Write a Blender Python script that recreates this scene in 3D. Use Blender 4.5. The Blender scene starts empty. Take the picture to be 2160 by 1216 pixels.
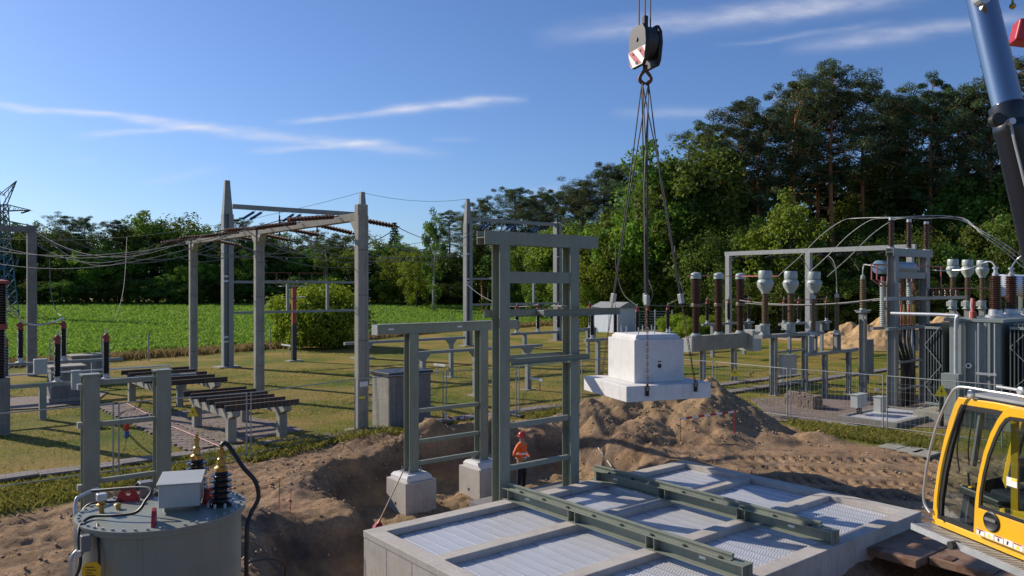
import bpy, bmesh, math, random
import numpy as np
from mathutils import Vector, Matrix
random.seed(7)
R = math.radians
SC = bpy.context.scene
COL = SC.collection

# ------------------------------------------------------------------ axes
# world x runs along the long side of the new foundation, y along its short side; the camera stands
# at the origin and looks along FWD
FPX = 1627.0; CAMH = 5.2; HX, HY = 1080.0, 605.0
SA, CA = 0.7788, 0.6273
RGT = Vector((SA, -CA, 0.0)); FWD = Vector((CA, SA, 0.0))

def C(X, D, z=0.0):                      # metres right / metres ahead / height -> world
    return RGT * X + FWD * D + Vector((0, 0, z))
def P(px, py, D):                        # where a photo point lies at a measured distance
    return C((px - HX) / FPX * D, D, CAMH - (py - HY) / FPX * D)
def G(px, py, z=0.0):                    # where a photo point meets the level z
    D = FPX * (CAMH - z) / (py - HY)
    return C((px - HX) / FPX * D, D, z)
def toXD(p): return p.dot(RGT), p.dot(FWD)

# ------------------------------------------------------------------ camera, sky, sun, exposure
cam_d = bpy.data.cameras.new('camera'); cam = bpy.data.objects.new('camera', cam_d); COL.objects.link(cam)
cam.location = (0, 0, CAMH)
cam.rotation_euler = (R(90), 0, -math.atan2(CA, SA))
cam_d.sensor_width = 36.0; cam_d.lens = 36.0 * FPX / 2160.0
cam_d.shift_y = (HY - 608.0) / 2160.0
cam_d.clip_start = 0.1; cam_d.clip_end = 6000.0
SC.camera = cam

SUN_EL = R(30.0)
SUN_H = (RGT * -0.875 + FWD * 0.484).normalized()
SUN = (SUN_H * math.cos(SUN_EL) + Vector((0, 0, math.sin(SUN_EL)))).normalized()
sd = bpy.data.lights.new('sun', 'SUN'); sd.energy = 5.0; sd.angle = R(0.5); sd.color = (1.0, 0.89, 0.74)
so = bpy.data.objects.new('sun', sd); COL.objects.link(so)
so.rotation_euler = SUN.to_track_quat('Z', 'Y').to_euler(); so.location = (0, 0, 60)

world = bpy.data.worlds.new('World'); SC.world = world; world.use_nodes = True
wn = world.node_tree.nodes; wl = world.node_tree.links; wn.clear()
w_out = wn.new('ShaderNodeOutputWorld'); w_bg = wn.new('ShaderNodeBackground')
w_sky = wn.new('ShaderNodeTexSky'); w_sky.sky_type = 'NISHITA'; w_sky.sun_disc = False
w_sky.sun_elevation = SUN_EL
w_sky.sun_rotation = math.atan2(SUN_H.x, SUN_H.y)
w_sky.altitude = 100; w_sky.air_density = 1.0; w_sky.dust_density = 0.6; w_sky.ozone_density = 2.2
w_bg.inputs['Strength'].default_value = 0.09
SC.view_settings.view_transform = 'Standard'; SC.view_settings.look = 'None'
SC.view_settings.gamma = 1.0; SC.view_settings.use_curve_mapping = False
SC.view_settings.exposure = 0.12
SC.cycles.max_bounces = 6; SC.cycles.diffuse_bounces = 3; SC.cycles.glossy_bounces = 3
SC.cycles.transmission_bounces = 4; SC.cycles.transparent_max_bounces = 8

def wmath(op, a, b=None, clamp=False):
    n = wn.new('ShaderNodeMath'); n.operation = op; n.use_clamp = clamp
    for i, v in enumerate((a, b)):
        if v is None: continue
        if isinstance(v, (int, float)): n.inputs[i].default_value = v
        else: wl.new(v, n.inputs[i])
    return n.outputs[0]
# high cirrus and old vapour trails, given as bearing and elevation tangents on the sky
w_tc = wn.new('ShaderNodeTexCoord')
def wdot(v):
    n = wn.new('ShaderNodeVectorMath'); n.operation = 'DOT_PRODUCT'
    wl.new(w_tc.outputs['Generated'], n.inputs[0]); n.inputs[1].default_value = v
    return n.outputs['Value']
fw = wdot(FWD); fwc = wmath('MAXIMUM', fw, 0.05)
U = wmath('DIVIDE', wdot(RGT), fwc); V = wmath('DIVIDE', wdot((0, 0, 1)), fwc)
w_n1 = wn.new('ShaderNodeTexNoise'); w_n1.inputs['Scale'].default_value = 7.0; w_n1.inputs['Detail'].default_value = 6
w_cmb = wn.new('ShaderNodeCombineXYZ'); wl.new(U, w_cmb.inputs[0])
wl.new(wmath('MULTIPLY', V, 5.0), w_cmb.inputs[1]); wl.new(w_cmb.outputs[0], w_n1.inputs['Vector'])
w_n2 = wn.new('ShaderNodeTexNoise'); w_n2.inputs['Scale'].default_value = 26.0; w_n2.inputs['Detail'].default_value = 5
w_cmb2 = wn.new('ShaderNodeCombineXYZ'); wl.new(U, w_cmb2.inputs[0])
wl.new(wmath('MULTIPLY', V, 3.2), w_cmb2.inputs[1]); wl.new(w_cmb2.outputs[0], w_n2.inputs['Vector'])
warp = wmath('MULTIPLY', wmath('SUBTRACT', w_n1.outputs['Fac'], 0.5), 0.022)
fibre = wmath('ADD', wmath('MULTIPLY', w_n2.outputs['Fac'], 1.25), 0.05, True)
total = None
for (x0, y0, x1, y1, w, s) in [(-80, 212, 520, 275, 8, .80), (330, 262, 960, 328, 10, .55), (140, 288, 470, 262, 7, .5),
        (570, 262, 900, 226, 7, .52), (780, 236, 1120, 212, 9, .75), (510, 318, 850, 300, 7, .45),
        (1110, 84, 1900, -8, 20, .42), (1400, 58, 2000, -20, 16, .3), (1640, 108, 2240, 25, 15, .46), (1280, 240, 1560, 243, 12, .26),
        (280, 392, 480, 352, 10, .16), (1500, 100, 1900, 46, 6, .2), (900, 292, 1010, 288, 6, .15), (1100, 410, 1220, 402, 12, .2), (120, 350, 220, 338, 7, .12)]:
    ux0, uy0 = (x0 - HX) / FPX, (HY - y0) / FPX; ux1, uy1 = (x1 - HX) / FPX, (HY - y1) / FPX
    L = math.hypot(ux1 - ux0, uy1 - uy0); dx, dy = (ux1 - ux0) / L, (uy1 - uy0) / L; w = w / FPX
    du = wmath('SUBTRACT', U, ux0); dv = wmath('SUBTRACT', V, uy0)
    al = wmath('ADD', wmath('MULTIPLY', du, dx / L), wmath('MULTIPLY', dv, dy / L))
    ac = wmath('ADD', wmath('ADD', wmath('MULTIPLY', du, -dy), wmath('MULTIPLY', dv, dx)), warp)
    ends = wmath('MULTIPLY', wmath('MULTIPLY', al, wmath('SUBTRACT', 1.0, al)), 5.0, True)
    q = wmath('DIVIDE', ac, w); band = wmath('POWER', 2.718, wmath('MULTIPLY', wmath('MULTIPLY', q, q), -1.0))
    m = wmath('MULTIPLY', wmath('MULTIPLY', band, ends), s)
    total = m if total is None else wmath('ADD', total, m)
total = wmath('MULTIPLY', wmath('MULTIPLY', wmath('MULTIPLY', total, .82), fibre), wmath('GREATER_THAN', fw, 0.1), True)
w_mix = wn.new('ShaderNodeMix'); w_mix.data_type = 'RGBA'
w_cool = wn.new('ShaderNodeMix'); w_cool.data_type = 'RGBA'; w_cool.blend_type = 'MULTIPLY'
w_cool.inputs[0].default_value = 1.0; w_cool.inputs[7].default_value = (0.71, 0.905, 1.27, 1)
wl.new(w_sky.outputs[0], w_cool.inputs[6])
wl.new(total, w_mix.inputs[0]); wl.new(w_cool.outputs[2], w_mix.inputs[6]); w_mix.inputs[7].default_value = (8.6, 8.6, 9.4, 1)
wl.new(w_mix.outputs[2], w_bg.inputs['Color']); wl.new(w_bg.outputs[0], w_out.inputs['Surface'])

# ------------------------------------------------------------------ materials
def M(name, rgb, rough=.6, metal=0.0, var=.18, scale=3.0, bump=0.0, bscale=60.0, streak=0.0, spec=.5, rust=0.0, pits=0.0, dust=0.0):
    m = bpy.data.materials.new(name); m.use_nodes = True
    nt = m.node_tree; n = nt.nodes; l = nt.links; b = n['Principled BSDF']
    b.inputs['Roughness'].default_value = rough; b.inputs['Metallic'].default_value = metal
    b.inputs['Specular IOR Level'].default_value = spec
    tc = n.new('ShaderNodeTexCoord')
    nz = n.new('ShaderNodeTexNoise'); nz.inputs['Scale'].default_value = scale; nz.inputs['Detail'].default_value = 7
    nz.inputs['Roughness'].default_value = .65
    l.new(tc.outputs['Object'], nz.inputs['Vector'])
    cr = n.new('ShaderNodeValToRGB')
    lo = [c * (1 - var) for c in rgb]; hi = [min(1, c * (1 + var)) for c in rgb]
    cr.color_ramp.elements[0].position = .3; cr.color_ramp.elements[1].position = .7
    cr.color_ramp.elements[0].color = (*lo, 1); cr.color_ramp.elements[1].color = (*hi, 1)
    l.new(nz.outputs['Fac'], cr.inputs['Fac'])
    col = cr.outputs['Color']
    def layer(fac, c):
        nonlocal col
        mx = n.new('ShaderNodeMix'); mx.data_type = 'RGBA'
        l.new(fac, mx.inputs[0]); l.new(col, mx.inputs[6]); mx.inputs[7].default_value = (*c, 1)
        col = mx.outputs[2]
    if streak:
        mp = n.new('ShaderNodeMapping'); mp.inputs['Scale'].default_value = (9, 9, .7); l.new(tc.outputs['Object'], mp.inputs[0])
        n2 = n.new('ShaderNodeTexNoise'); n2.inputs['Scale'].default_value = 1.6; n2.inputs['Detail'].default_value = 6
        l.new(mp.outputs[0], n2.inputs['Vector'])
        mr = n.new('ShaderNodeMapRange'); mr.inputs[1].default_value = .5; mr.inputs[2].default_value = .75
        mr.inputs[3].default_value = 0; mr.inputs[4].default_value = streak; l.new(n2.outputs['Fac'], mr.inputs[0])
        layer(mr.outputs[0], [c * .45 for c in rgb])
    if rust:
        n3 = n.new('ShaderNodeTexNoise'); n3.inputs['Scale'].default_value = 4.5; n3.inputs['Detail'].default_value = 8
        l.new(tc.outputs['Object'], n3.inputs['Vector'])
        mr = n.new('ShaderNodeMapRange'); mr.inputs[1].default_value = .52; mr.inputs[2].default_value = .62
        mr.inputs[3].default_value = 0; mr.inputs[4].default_value = rust; l.new(n3.outputs['Fac'], mr.inputs[0])
        layer(mr.outputs[0], (.16, .06, .025))
    for amt, sc_, lo_, hi_, cc in ((pits, 26.0, .66, .72, [c * .35 for c in rgb]), (pits * .6, 2.6, .56, .66, [c * .62 for c in rgb]), (dust, 1.4, .5, .72, (.34, .26, .18))):
        if amt:
            n5 = n.new('ShaderNodeTexNoise'); n5.inputs['Scale'].default_value = sc_; n5.inputs['Detail'].default_value = 4
            l.new(tc.outputs['Object'], n5.inputs['Vector'])
            mr = n.new('ShaderNodeMapRange'); mr.inputs[1].default_value = lo_; mr.inputs[2].default_value = hi_
            mr.inputs[3].default_value = 0; mr.inputs[4].default_value = amt; l.new(n5.outputs['Fac'], mr.inputs[0])
            layer(mr.outputs[0], cc)
    l.new(col, b.inputs['Base Color'])
    if bump:
        n4 = n.new('ShaderNodeTexNoise'); n4.inputs['Scale'].default_value = bscale; n4.inputs['Detail'].default_value = 5
        l.new(tc.outputs['Object'], n4.inputs['Vector'])
        bp = n.new('ShaderNodeBump'); bp.inputs['Strength'].default_value = bump; bp.inputs['Distance'].default_value = .02
        l.new(n4.outputs['Fac'], bp.inputs['Height']); l.new(bp.outputs[0], b.inputs['Normal'])
    return m

STEEL = M('green_grey_paint', (.20, .225, .18), .5, 0, .12, 2.0, .05, 90, streak=.3, dust=.12)
STEEL2 = M('older_grey_paint', (.25, .265, .255), .6, 0, .12, 2.0, .05, 60, streak=.25)
GALV = M('galvanised', (.50, .52, .54), .42, .55, .14, 6.0, .05, 40)
GALVD = M('dull_galvanised', (.34, .35, .35), .6, .3, .16, 4.0, .05, 40)
CONC = M('fresh_concrete', (.46, .43, .39), .85, 0, .12, 1.7, .25, 45, streak=.3, pits=.6, dust=.3)
CONCW = M('pale_concrete', (.66, .65, .635), .85, 0, .08, 1.6, .2, 45, streak=.2, pits=.45, dust=.12)
CONCO = M('old_concrete', (.30, .29, .245), .9, 0, .16, 2.2, .35, 35, streak=.5)
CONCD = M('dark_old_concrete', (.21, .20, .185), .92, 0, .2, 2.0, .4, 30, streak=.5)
SLAB = M('weathered_slab', (.19, .165, .155), .92, 0, .22, 1.3, .3, 30)
BROWN = M('brown_porcelain', (.075, .03, .02), .22, 0, .15, 3.0)
STRB = M('string_porcelain', (.085, .035, .025), .65, 0, .15, 3.0, spec=.15)
OLIVE = M('olive_brown_porcelain', (.14, .095, .05), .35, 0, .15, 3.0)
DARKP = M('dark_porcelain', (.02, .017, .018), .18, 0, .15, 3.0)
GREYPORC = M('grey_sheds', (.36, .41, .39), .35, 0, .08, 3.0)
REDOX = M('faded_red_clamp', (.30, .055, .04), .6, 0, .2, 8.0)
REDP = M('red_paint', (.42, .025, .03), .4, 0, .12, 6.0)
PINK = M('faded_pink_busbar', (.42, .12, .12), .55, 0, .15, 6.0)
BLUEI = M('blue_insulator', (.015, .07, .22), .3, 0, .1, 3.0)
ALU = M('aluminium_conductor', (.62, .62, .60), .4, .6, .08, 3.0)
WIRED = M('dull_conductor', (.22, .21, .20), .6, .2, .1, 3.0)
ROPE = M('steel_rope', (.055, .05, .048), .5, .3, .15, 20.0)
CHAIN = M('rusty_chain', (.12, .07, .045), .6, .4, .3, 20.0)
BLACK = M('black_rubber', (.014, .014, .015), .5, 0, .15, 8.0)
BRASS = M('brass', (.42, .28, .09), .35, .85, .15, 10.0)
BOXG = M('grey_cabinet', (.42, .44, .42), .45, 0, .07, 2.5, streak=.15)
TANKG = M('tank_paint', (.21, .235, .20), .42, 0, .08, 1.2, .03, 20, streak=.2, dust=.15)
TRAFO = M('transformer_paint', (.22, .26, .25), .45, 0, .08, 1.2, streak=.12)
RADI = M('radiator_paint', (.10, .115, .115), .5, 0, .1, 2.0)
YEL = M('crane_yellow', (.80, .43, .010), .36, 0, .07, 1.5, spec=.5, streak=.12, dust=.2)
SIGNY = M('sign_yellow', (.95, .72, .02), .45, 0, .04, 3.0)
TAGY = M('tag_yellow', (.75, .42, .01), .45, 0, .04, 3.0)
DKSAND = None
SIGNB = M('sign_black', (.012, .012, .012), .5)
WHITE = M('white_paint', (.78, .77, .75), .5, 0, .06, 4.0)
WHITEB = M('container_white', (.70, .74, .80), .5, 0, .05, 2.0, streak=.1)
ORANGE = M('hi_vis_orange', (.85, .13, .015), .7, 0, .08, 8.0)
REFL = M('reflective_tape', (.72, .72, .68), .4)
NAVY = M('navy_cloth', (.012, .016, .03), .85, 0, .25, 9.0)
SKIN = M('skin', (.42, .23, .16), .55, 0, .08, 6.0)
HELM = M('red_helmet', (.45, .04, .03), .35, 0, .05)
WOOD = M('ash_handle', (.36, .24, .12), .6, 0, .2, 12.0)
RUSTY = M('rusted_steel', (.13, .07, .045), .8, .2, .35, 4.0, .2, 40)
RBEAM = M('weathered_steel_beam', (.07, .06, .05), .8, .2, .3, 3.0, .2, 40, rust=.8)
MATST = M('steel_road_plate', (.25, .155, .10), .7, .1, .25, 1.6, .25, 25, rust=.5)
CHROME = M('chromed_rod', (.36, .37, .39), .15, 1.0, .01)
BARREL = M('blue_black_paint', (.010, .014, .024), .3, 0, .1, 2.0, spec=.6)
HOOKB = M('hook_block_black', (.011, .012, .016), .5, .1, .2, 5.0)
DKGREY = M('dark_grey_plastic', (.03, .032, .034), .5, 0, .1, 5.0)
MIDGREY = M('mid_grey_plastic', (.16, .165, .17), .5, 0, .1, 5.0)
BRICKM = M('stacked_pavers', (.25, .19, .15), .9, 0, .3, 6.0, .3, 30)
PYL = M('pylon_steel', (.11, .15, .16), .6, .2, .12, 1.0)
PYLB = M('blue_pylon_paint', (.035, .11, .20), .55, 0, .12, 1.0)
BARK = M('pine_bark', (.36, .15, .065), .9, 0, .35, 1.4, .6, 10)
BARKD = M('dark_bark', (.075, .058, .045), .95, 0, .3, 1.4, .6, 10)
BARKW = M('birch_bark', (.42, .39, .35), .8, 0, .35, 2.5, .3, 10)

def glass_mat():
    m = bpy.data.materials.new('cab_glass'); m.use_nodes = True
    nt = m.node_tree; n = nt.nodes; l = nt.links; n.clear()
    o = n.new('ShaderNodeOutputMaterial'); g = n.new('ShaderNodeBsdfGlossy'); g.inputs['Roughness'].default_value = .02
    t = n.new('ShaderNodeBsdfTransparent'); t.inputs['Color'].default_value = (.91, .955, .94, 1)
    f = n.new('ShaderNodeLayerWeight'); pw = n.new('ShaderNodeMath'); pw.operation = 'POWER'; pw.inputs[1].default_value = 4.0; l.new(f.outputs['Facing'], pw.inputs[0])
    ad = n.new('ShaderNodeMath'); ad.inputs[1].default_value = .035; l.new(pw.outputs[0], ad.inputs[0])
    mx = n.new('ShaderNodeMixShader'); l.new(ad.outputs[0], mx.inputs[0]); l.new(t.outputs[0], mx.inputs[1]); l.new(g.outputs[0], mx.inputs[2])
    l.new(mx.outputs[0], o.inputs['Surface'])
    return m
GLASS = glass_mat()

def grating_mat():
    m = M('galvanised_grating', (.78, .79, .82), .38, .35, .05, 3.0)
    nt = m.node_tree; n = nt.nodes; l = nt.links; b = n['Principled BSDF']
    src = b.inputs['Base Color'].links[0].from_socket
    tc = n.new('ShaderNodeTexCoord')
    sep = n.new('ShaderNodeSeparateXYZ'); l.new(tc.outputs['Object'], sep.inputs[0])
    def mt(op, a, c=None):
        k = n.new('ShaderNodeMath'); k.operation = op
        for i, v in enumerate((a, c)):
            if v is None: continue
            if isinstance(v, (int, float)): k.inputs[i].default_value = v
            else: l.new(v, k.inputs[i])
        return k.outputs[0]
    rowf = mt('DIVIDE', sep.outputs[0], .062); row = mt('FLOOR', rowf)
    sh = mt('MULTIPLY', mt('MODULO', mt('ABSOLUTE', row), 2.0), .5)
    fy = mt('FRACT', mt('ADD', mt('DIVIDE', sep.outputs[1], .060), sh)); fx = mt('FRACT', rowf)
    inx = mt('LESS_THAN', mt('ABSOLUTE', mt('SUBTRACT', fx, .5)), .30)
    iny = mt('LESS_THAN', mt('ABSOLUTE', mt('SUBTRACT', fy, .5)), .15)
    hole = mt('MULTIPLY', inx, iny)
    tr = n.new('ShaderNodeBsdfTransparent'); mx = n.new('ShaderNodeMixShader')
    out = n['Material Output']; l.new(hole, mx.inputs[0]); l.new(b.outputs[0], mx.inputs[1]); l.new(tr.outputs[0], mx.inputs[2])
    l.new(mx.outputs[0], out.inputs['Surface'])
    return m
GRATE = grating_mat()

def leaf_mat(name, lo, hi, trans=.3, rough=.55):
    m = bpy.data.materials.new(name); m.use_nodes = True
    nt = m.node_tree; n = nt.nodes; l = nt.links; n.clear()
    o = n.new('ShaderNodeOutputMaterial')
    at = n.new('ShaderNodeAttribute'); at.attribute_name = 'tone'
    oi = n.new('ShaderNodeObjectInfo')
    cr = n.new('ShaderNodeValToRGB'); cr.color_ramp.elements[0].color = (*lo, 1); cr.color_ramp.elements[1].color = (*hi, 1)
    l.new(at.outputs['Fac'], cr.inputs['Fac'])
    hs = n.new('ShaderNodeHueSaturation'); l.new(cr.outputs[0], hs.inputs['Color'])
    mr = n.new('ShaderNodeMapRange'); mr.inputs[3].default_value = .47; mr.inputs[4].default_value = .525; l.new(oi.outputs['Random'], mr.inputs[0])
    l.new(mr.outputs[0], hs.inputs['Hue'])
    mr2 = n.new('ShaderNodeMapRange'); mr2.inputs[3].default_value = .75; mr2.inputs[4].default_value = 1.3; l.new(oi.outputs['Random'], mr2.inputs[0])
    l.new(mr2.outputs[0], hs.inputs['Value'])
    d = n.new('ShaderNodeBsdfDiffuse'); t = n.new('ShaderNodeBsdfTranslucent'); g = n.new('ShaderNodeBsdfGlossy')
    g.inputs['Roughness'].default_value = rough; g.inputs['Color'].default_value = (.35, .35, .35, 1)
    l.new(hs.outputs[0], d.inputs['Color']); l.new(hs.outputs[0], t.inputs['Color'])
    m1 = n.new('ShaderNodeMixShader'); m1.inputs[0].default_value = trans
    l.new(d.outputs[0], m1.inputs[1]); l.new(t.outputs[0], m1.inputs[2])
    m2 = n.new('ShaderNodeMixShader'); m2.inputs[0].default_value = .05
    l.new(m1.outputs[0], m2.inputs[1]); l.new(g.outputs[0], m2.inputs[2])
    l.new(m2.outputs[0], o.inputs['Surface'])
    return m
LEAF = leaf_mat('broad_leaves', (.07, .125, .017), (.18, .27, .038), .45)
LEAFL = leaf_mat('light_leaves', (.12, .20, .016), (.26, .37, .04), .5)
BUSHL = leaf_mat('bright_bush_leaves', (.14, .27, .013), (.38, .52, .045), .45)
NEEDLE = leaf_mat('pine_needles', (.050, .090, .042), (.15, .20, .08), .28)
SPRUCE = leaf_mat('dark_needles', (.035, .06, .024), (.085, .115, .04), .22)
CROP = leaf_mat('crop_leaves', (.11, .17, .016), (.27, .35, .05), .45)
GRASSB = leaf_mat('grass_blades', (.10, .14, .018), (.36, .31, .075), .4)
DRYG = leaf_mat('dry_grass', (.26, .20, .07), (.45, .36, .15), .3)

# ------------------------------------------------------------------ mesh builder
class MB:
    def __init__(s): s.v = []; s.f = []
    def add(s, vs, fs):
        k = len(s.v); s.v.extend([tuple(p) for p in vs]); s.f.extend([tuple(i + k for i in f) for f in fs]); return s
    def box(s, x0, y0, z0, x1, y1, z1):
        return s.add([(x0, y0, z0), (x1, y0, z0), (x1, y1, z0), (x0, y1, z0), (x0, y0, z1), (x1, y0, z1), (x1, y1, z1), (x0, y1, z1)],
                     [(3, 2, 1, 0), (4, 5, 6, 7), (0, 1, 5, 4), (1, 2, 6, 5), (2, 3, 7, 6), (3, 0, 4, 7)])
    def cbox(s, c, dx, dy, dz):              # centre of the base, sizes
        return s.box(c[0] - dx / 2, c[1] - dy / 2, c[2], c[0] + dx / 2, c[1] + dy / 2, c[2] + dz)
    def bar(s, p0, p1, w, h, up=(0, 0, 1)):  # rectangular bar from p0 to p1
        p0 = Vector(p0); p1 = Vector(p1); d = (p1 - p0).normalized(); up = Vector(up)
        if abs(d.dot(up)) > .98: up = Vector((0, 1, 0))
        sx = d.cross(up).normalized() * (w / 2); u = sx.cross(d).normalized() * (h / 2)
        vs = []
        for p in (p0, p1): vs += [p - sx - u, p + sx - u, p + sx + u, p - sx + u]
        return s.add(vs, [(0, 1, 2, 3), (7, 6, 5, 4), (1, 0, 4, 5), (2, 1, 5, 6), (3, 2, 6, 7), (0, 3, 7, 4)])
    def ibeam(s, p0, p1, h, w, up=(0, 0, 1), tw=.012, tf=.02):   # I section, flanges square to up
        p0 = Vector(p0); p1 = Vector(p1); d = (p1 - p0).normalized(); up = Vector(up)
        u = (up - d * up.dot(d)).normalized()
        for k in (-1, 1):
            o = u * (k * (h - tf) / 2); s.bar(p0 + o, p1 + o, w, tf, u)
        return s.bar(p0, p1, tw, h - 2 * tf, u)
    def tube(s, pts, r, n=8, cap=True):
        pts = [Vector(p) for p in pts]; k = len(s.v); m = len(pts)
        prev = None
        for i, p in enumerate(pts):
            d = (pts[min(i + 1, m - 1)] - pts[max(i - 1, 0)]).normalized()
            if prev is None:
                ref = Vector((0, 0, 1)) if abs(d.z) < .9 else Vector((1, 0, 0))
                a = d.cross(ref).normalized()
            else: a = (prev - d * prev.dot(d)).normalized()
            prev = a; b = d.cross(a)
            rr = r[i] if isinstance(r, (list, tuple)) else r
            for j in range(n):
                t = 2 * math.pi * j / n; s.v.append(tuple(p + a * (rr * math.cos(t)) + b * (rr * math.sin(t))))
        for i in range(m - 1):
            for j in range(n):
                a = k + i * n + j; b = k + i * n + (j + 1) % n
                s.f.append((a, b, b + n, a + n))
        if cap:
            s.f.append(tuple(k + j for j in reversed(range(n)))); s.f.append(tuple(k + (m - 1) * n + j for j in range(n)))
        return s
    def lathe(s, c, prof, n=12, axis=(0, 0, 1)):   # prof: (radius, along)
        c = Vector(c); ax = Vector(axis).normalized()
        ref = Vector((1, 0, 0)) if abs(ax.x) < .9 else Vector((0, 1, 0))
        a = (ref - ax * ref.dot(ax)).normalized(); b = ax.cross(a); k = len(s.v); m = len(prof)
        for r, t in prof:
            for j in range(n):
                q = 2 * math.pi * j / n; s.v.append(tuple(c + ax * t + a * (r * math.cos(q)) + b * (r * math.sin(q))))
        for i in range(m - 1):
            for j in range(n):
                p = k + i * n + j; q = k + i * n + (j + 1) % n; s.f.append((p, q, q + n, p + n))
        s.f.append(tuple(k + j for j in reversed(range(n)))); s.f.append(tuple(k + (m - 1) * n + j for j in range(n)))
        return s
    def cyl(s, c, r, h, n=12, axis=(0, 0, 1)): return s.lathe(c, [(r, 0), (r, h)], n, axis)
    def prism(s, poly, z0, z1):
        n = len(poly); vs = [(p[0], p[1], z0) for p in poly] + [(p[0], p[1], z1) for p in poly]
        return s.add(vs, [tuple(reversed(range(n))), tuple(range(n, 2 * n))] + [(i, (i + 1) % n, n + (i + 1) % n, n + i) for i in range(n)])
    def extrude(s, poly, off):                     # any planar polygon of points, thickened by a vector
        n = len(poly); off = Vector(off); vs = [Vector(p) for p in poly] + [Vector(p) + off for p in poly]
        return s.add(vs, [tuple(reversed(range(n))), tuple(range(n, 2 * n))] + [(i, (i + 1) % n, n + (i + 1) % n, n + i) for i in range(n)])
    def ring(s, outer, inner, off, closed=True):   # frame between two outlines of equal length, thickened
        n = len(outer); off = Vector(off)
        vs = [Vector(p) for p in outer] + [Vector(p) for p in inner]; vs += [p + off for p in vs]
        fs = []
        for i in range(n if closed else n - 1):
            j = (i + 1) % n
            fs += [(i, j, n + j, n + i), (2 * n + j, 2 * n + i, 3 * n + i, 3 * n + j), (j, i, 2 * n + i, 2 * n + j), (n + i, n + j, 3 * n + j, 3 * n + i)]
        if not closed: fs += [(0, n, 3 * n, 2 * n), (n - 1, 3 * n - 1, 4 * n - 1, 2 * n - 1)]
        return s.add(vs, fs)
    def build(s, name, mat, parent=None, smooth=False, bevel=0.0, flip=True):
        me = bpy.data.meshes.new(name)
        if parent is not None:
            q = parent; o = Vector((0, 0, 0))
            while q is not None: o += q.location; q = q.parent
        else:
            xs = np.array(s.v); o = Vector(((xs[:, 0].min() + xs[:, 0].max()) / 2, (xs[:, 1].min() + xs[:, 1].max()) / 2, xs[:, 2].min()))
        me.from_pydata([(p[0] - o.x, p[1] - o.y, p[2] - o.z) for p in s.v], [], s.f)
        if flip:
            bm = bmesh.new(); bm.from_mesh(me); bmesh.ops.recalc_face_normals(bm, faces=bm.faces); bm.to_mesh(me); bm.free()
        me.materials.append(mat)
        if smooth: me.shade_smooth()
        ob = bpy.data.objects.new(name, me); COL.objects.link(ob)
        if parent is not None: ob.parent = parent
        else: ob.location = o
        if smooth:
            es = ob.modifiers.new('edge', 'EDGE_SPLIT'); es.split_angle = R(38)
        if bevel:
            bv = ob.modifiers.new('bevel', 'BEVEL'); bv.width = bevel; bv.segments = 2; bv.limit_method = 'ANGLE'
        return ob

def tag(o, label=None, cat=None, group=None, kind=None):
    if label: o['label'] = label
    if cat: o['category'] = cat
    if group: o['group'] = group
    if kind: o['kind'] = kind
    return o
def thing(name, label, cat, loc=(0, 0, 0), group=None):
    o = bpy.data.objects.new(name, None); COL.objects.link(o); o.location = loc; o.empty_display_size = .2
    return tag(o, label, cat, group)
KIDS = {}
def copy_tree(o, loc, label=None, rot=None, scale=None, group=None):
    def cp(x, par):
        c = x.copy(); COL.objects.link(c)
        if par is not None: c.parent = par
        for ch in (KIDS.get(x.name) or list(x.children)): cp(ch, c)
        return c
    KIDS[o.name] = list(o.children)
    c = cp(o, None); c.location = loc
    if rot is not None: c.rotation_euler = (0, 0, rot)
    if scale is not None: c.scale = scale
    if label: c['label'] = label
    if group: c['group'] = group
    return c
def sheds(h, r0, r1, n):                     # ribbed insulator profile
    pr = [(r0 * 1.05, 0)]
    for i in range(n):
        z = h * (i + .12) / n; d = h / n
        pr += [(r0, z), (r1, z + d * .35), (r1 * .97, z + d * .45), (r0, z + d * .62)]
    return pr + [(r0 * 1.05, h)]
def sag(p0, p1, s, n=14):
    p0 = Vector(p0); p1 = Vector(p1)
    return [p0.lerp(p1, i / n) - Vector((0, 0, 4 * s * (i / n) * (1 - i / n))) for i in range(n + 1)]
def smooth_path(pts, n=6):                   # Catmull-Rom through points
    pts = [Vector(p) for p in pts]; q = [pts[0]] + pts + [pts[-1]]; out = []
    for i in range(len(pts) - 1):
        a, b, c, d = q[i:i + 4]
        for k in range(n):
            t = k / n
            out.append(.5 * ((2 * b) + (c - a) * t + (2 * a - 5 * b + 4 * c - d) * t * t + (3 * b - a - 3 * c + d) * t ** 3))
    return out + [pts[-1]]
def wire(pts, r, label, cat='cable', mat=None, name='conductor', group=None, n=5):
    return tag(MB().tube(pts, r, n).build(name, mat or WIRED, None, True, flip=False), label, cat, group)

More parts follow.
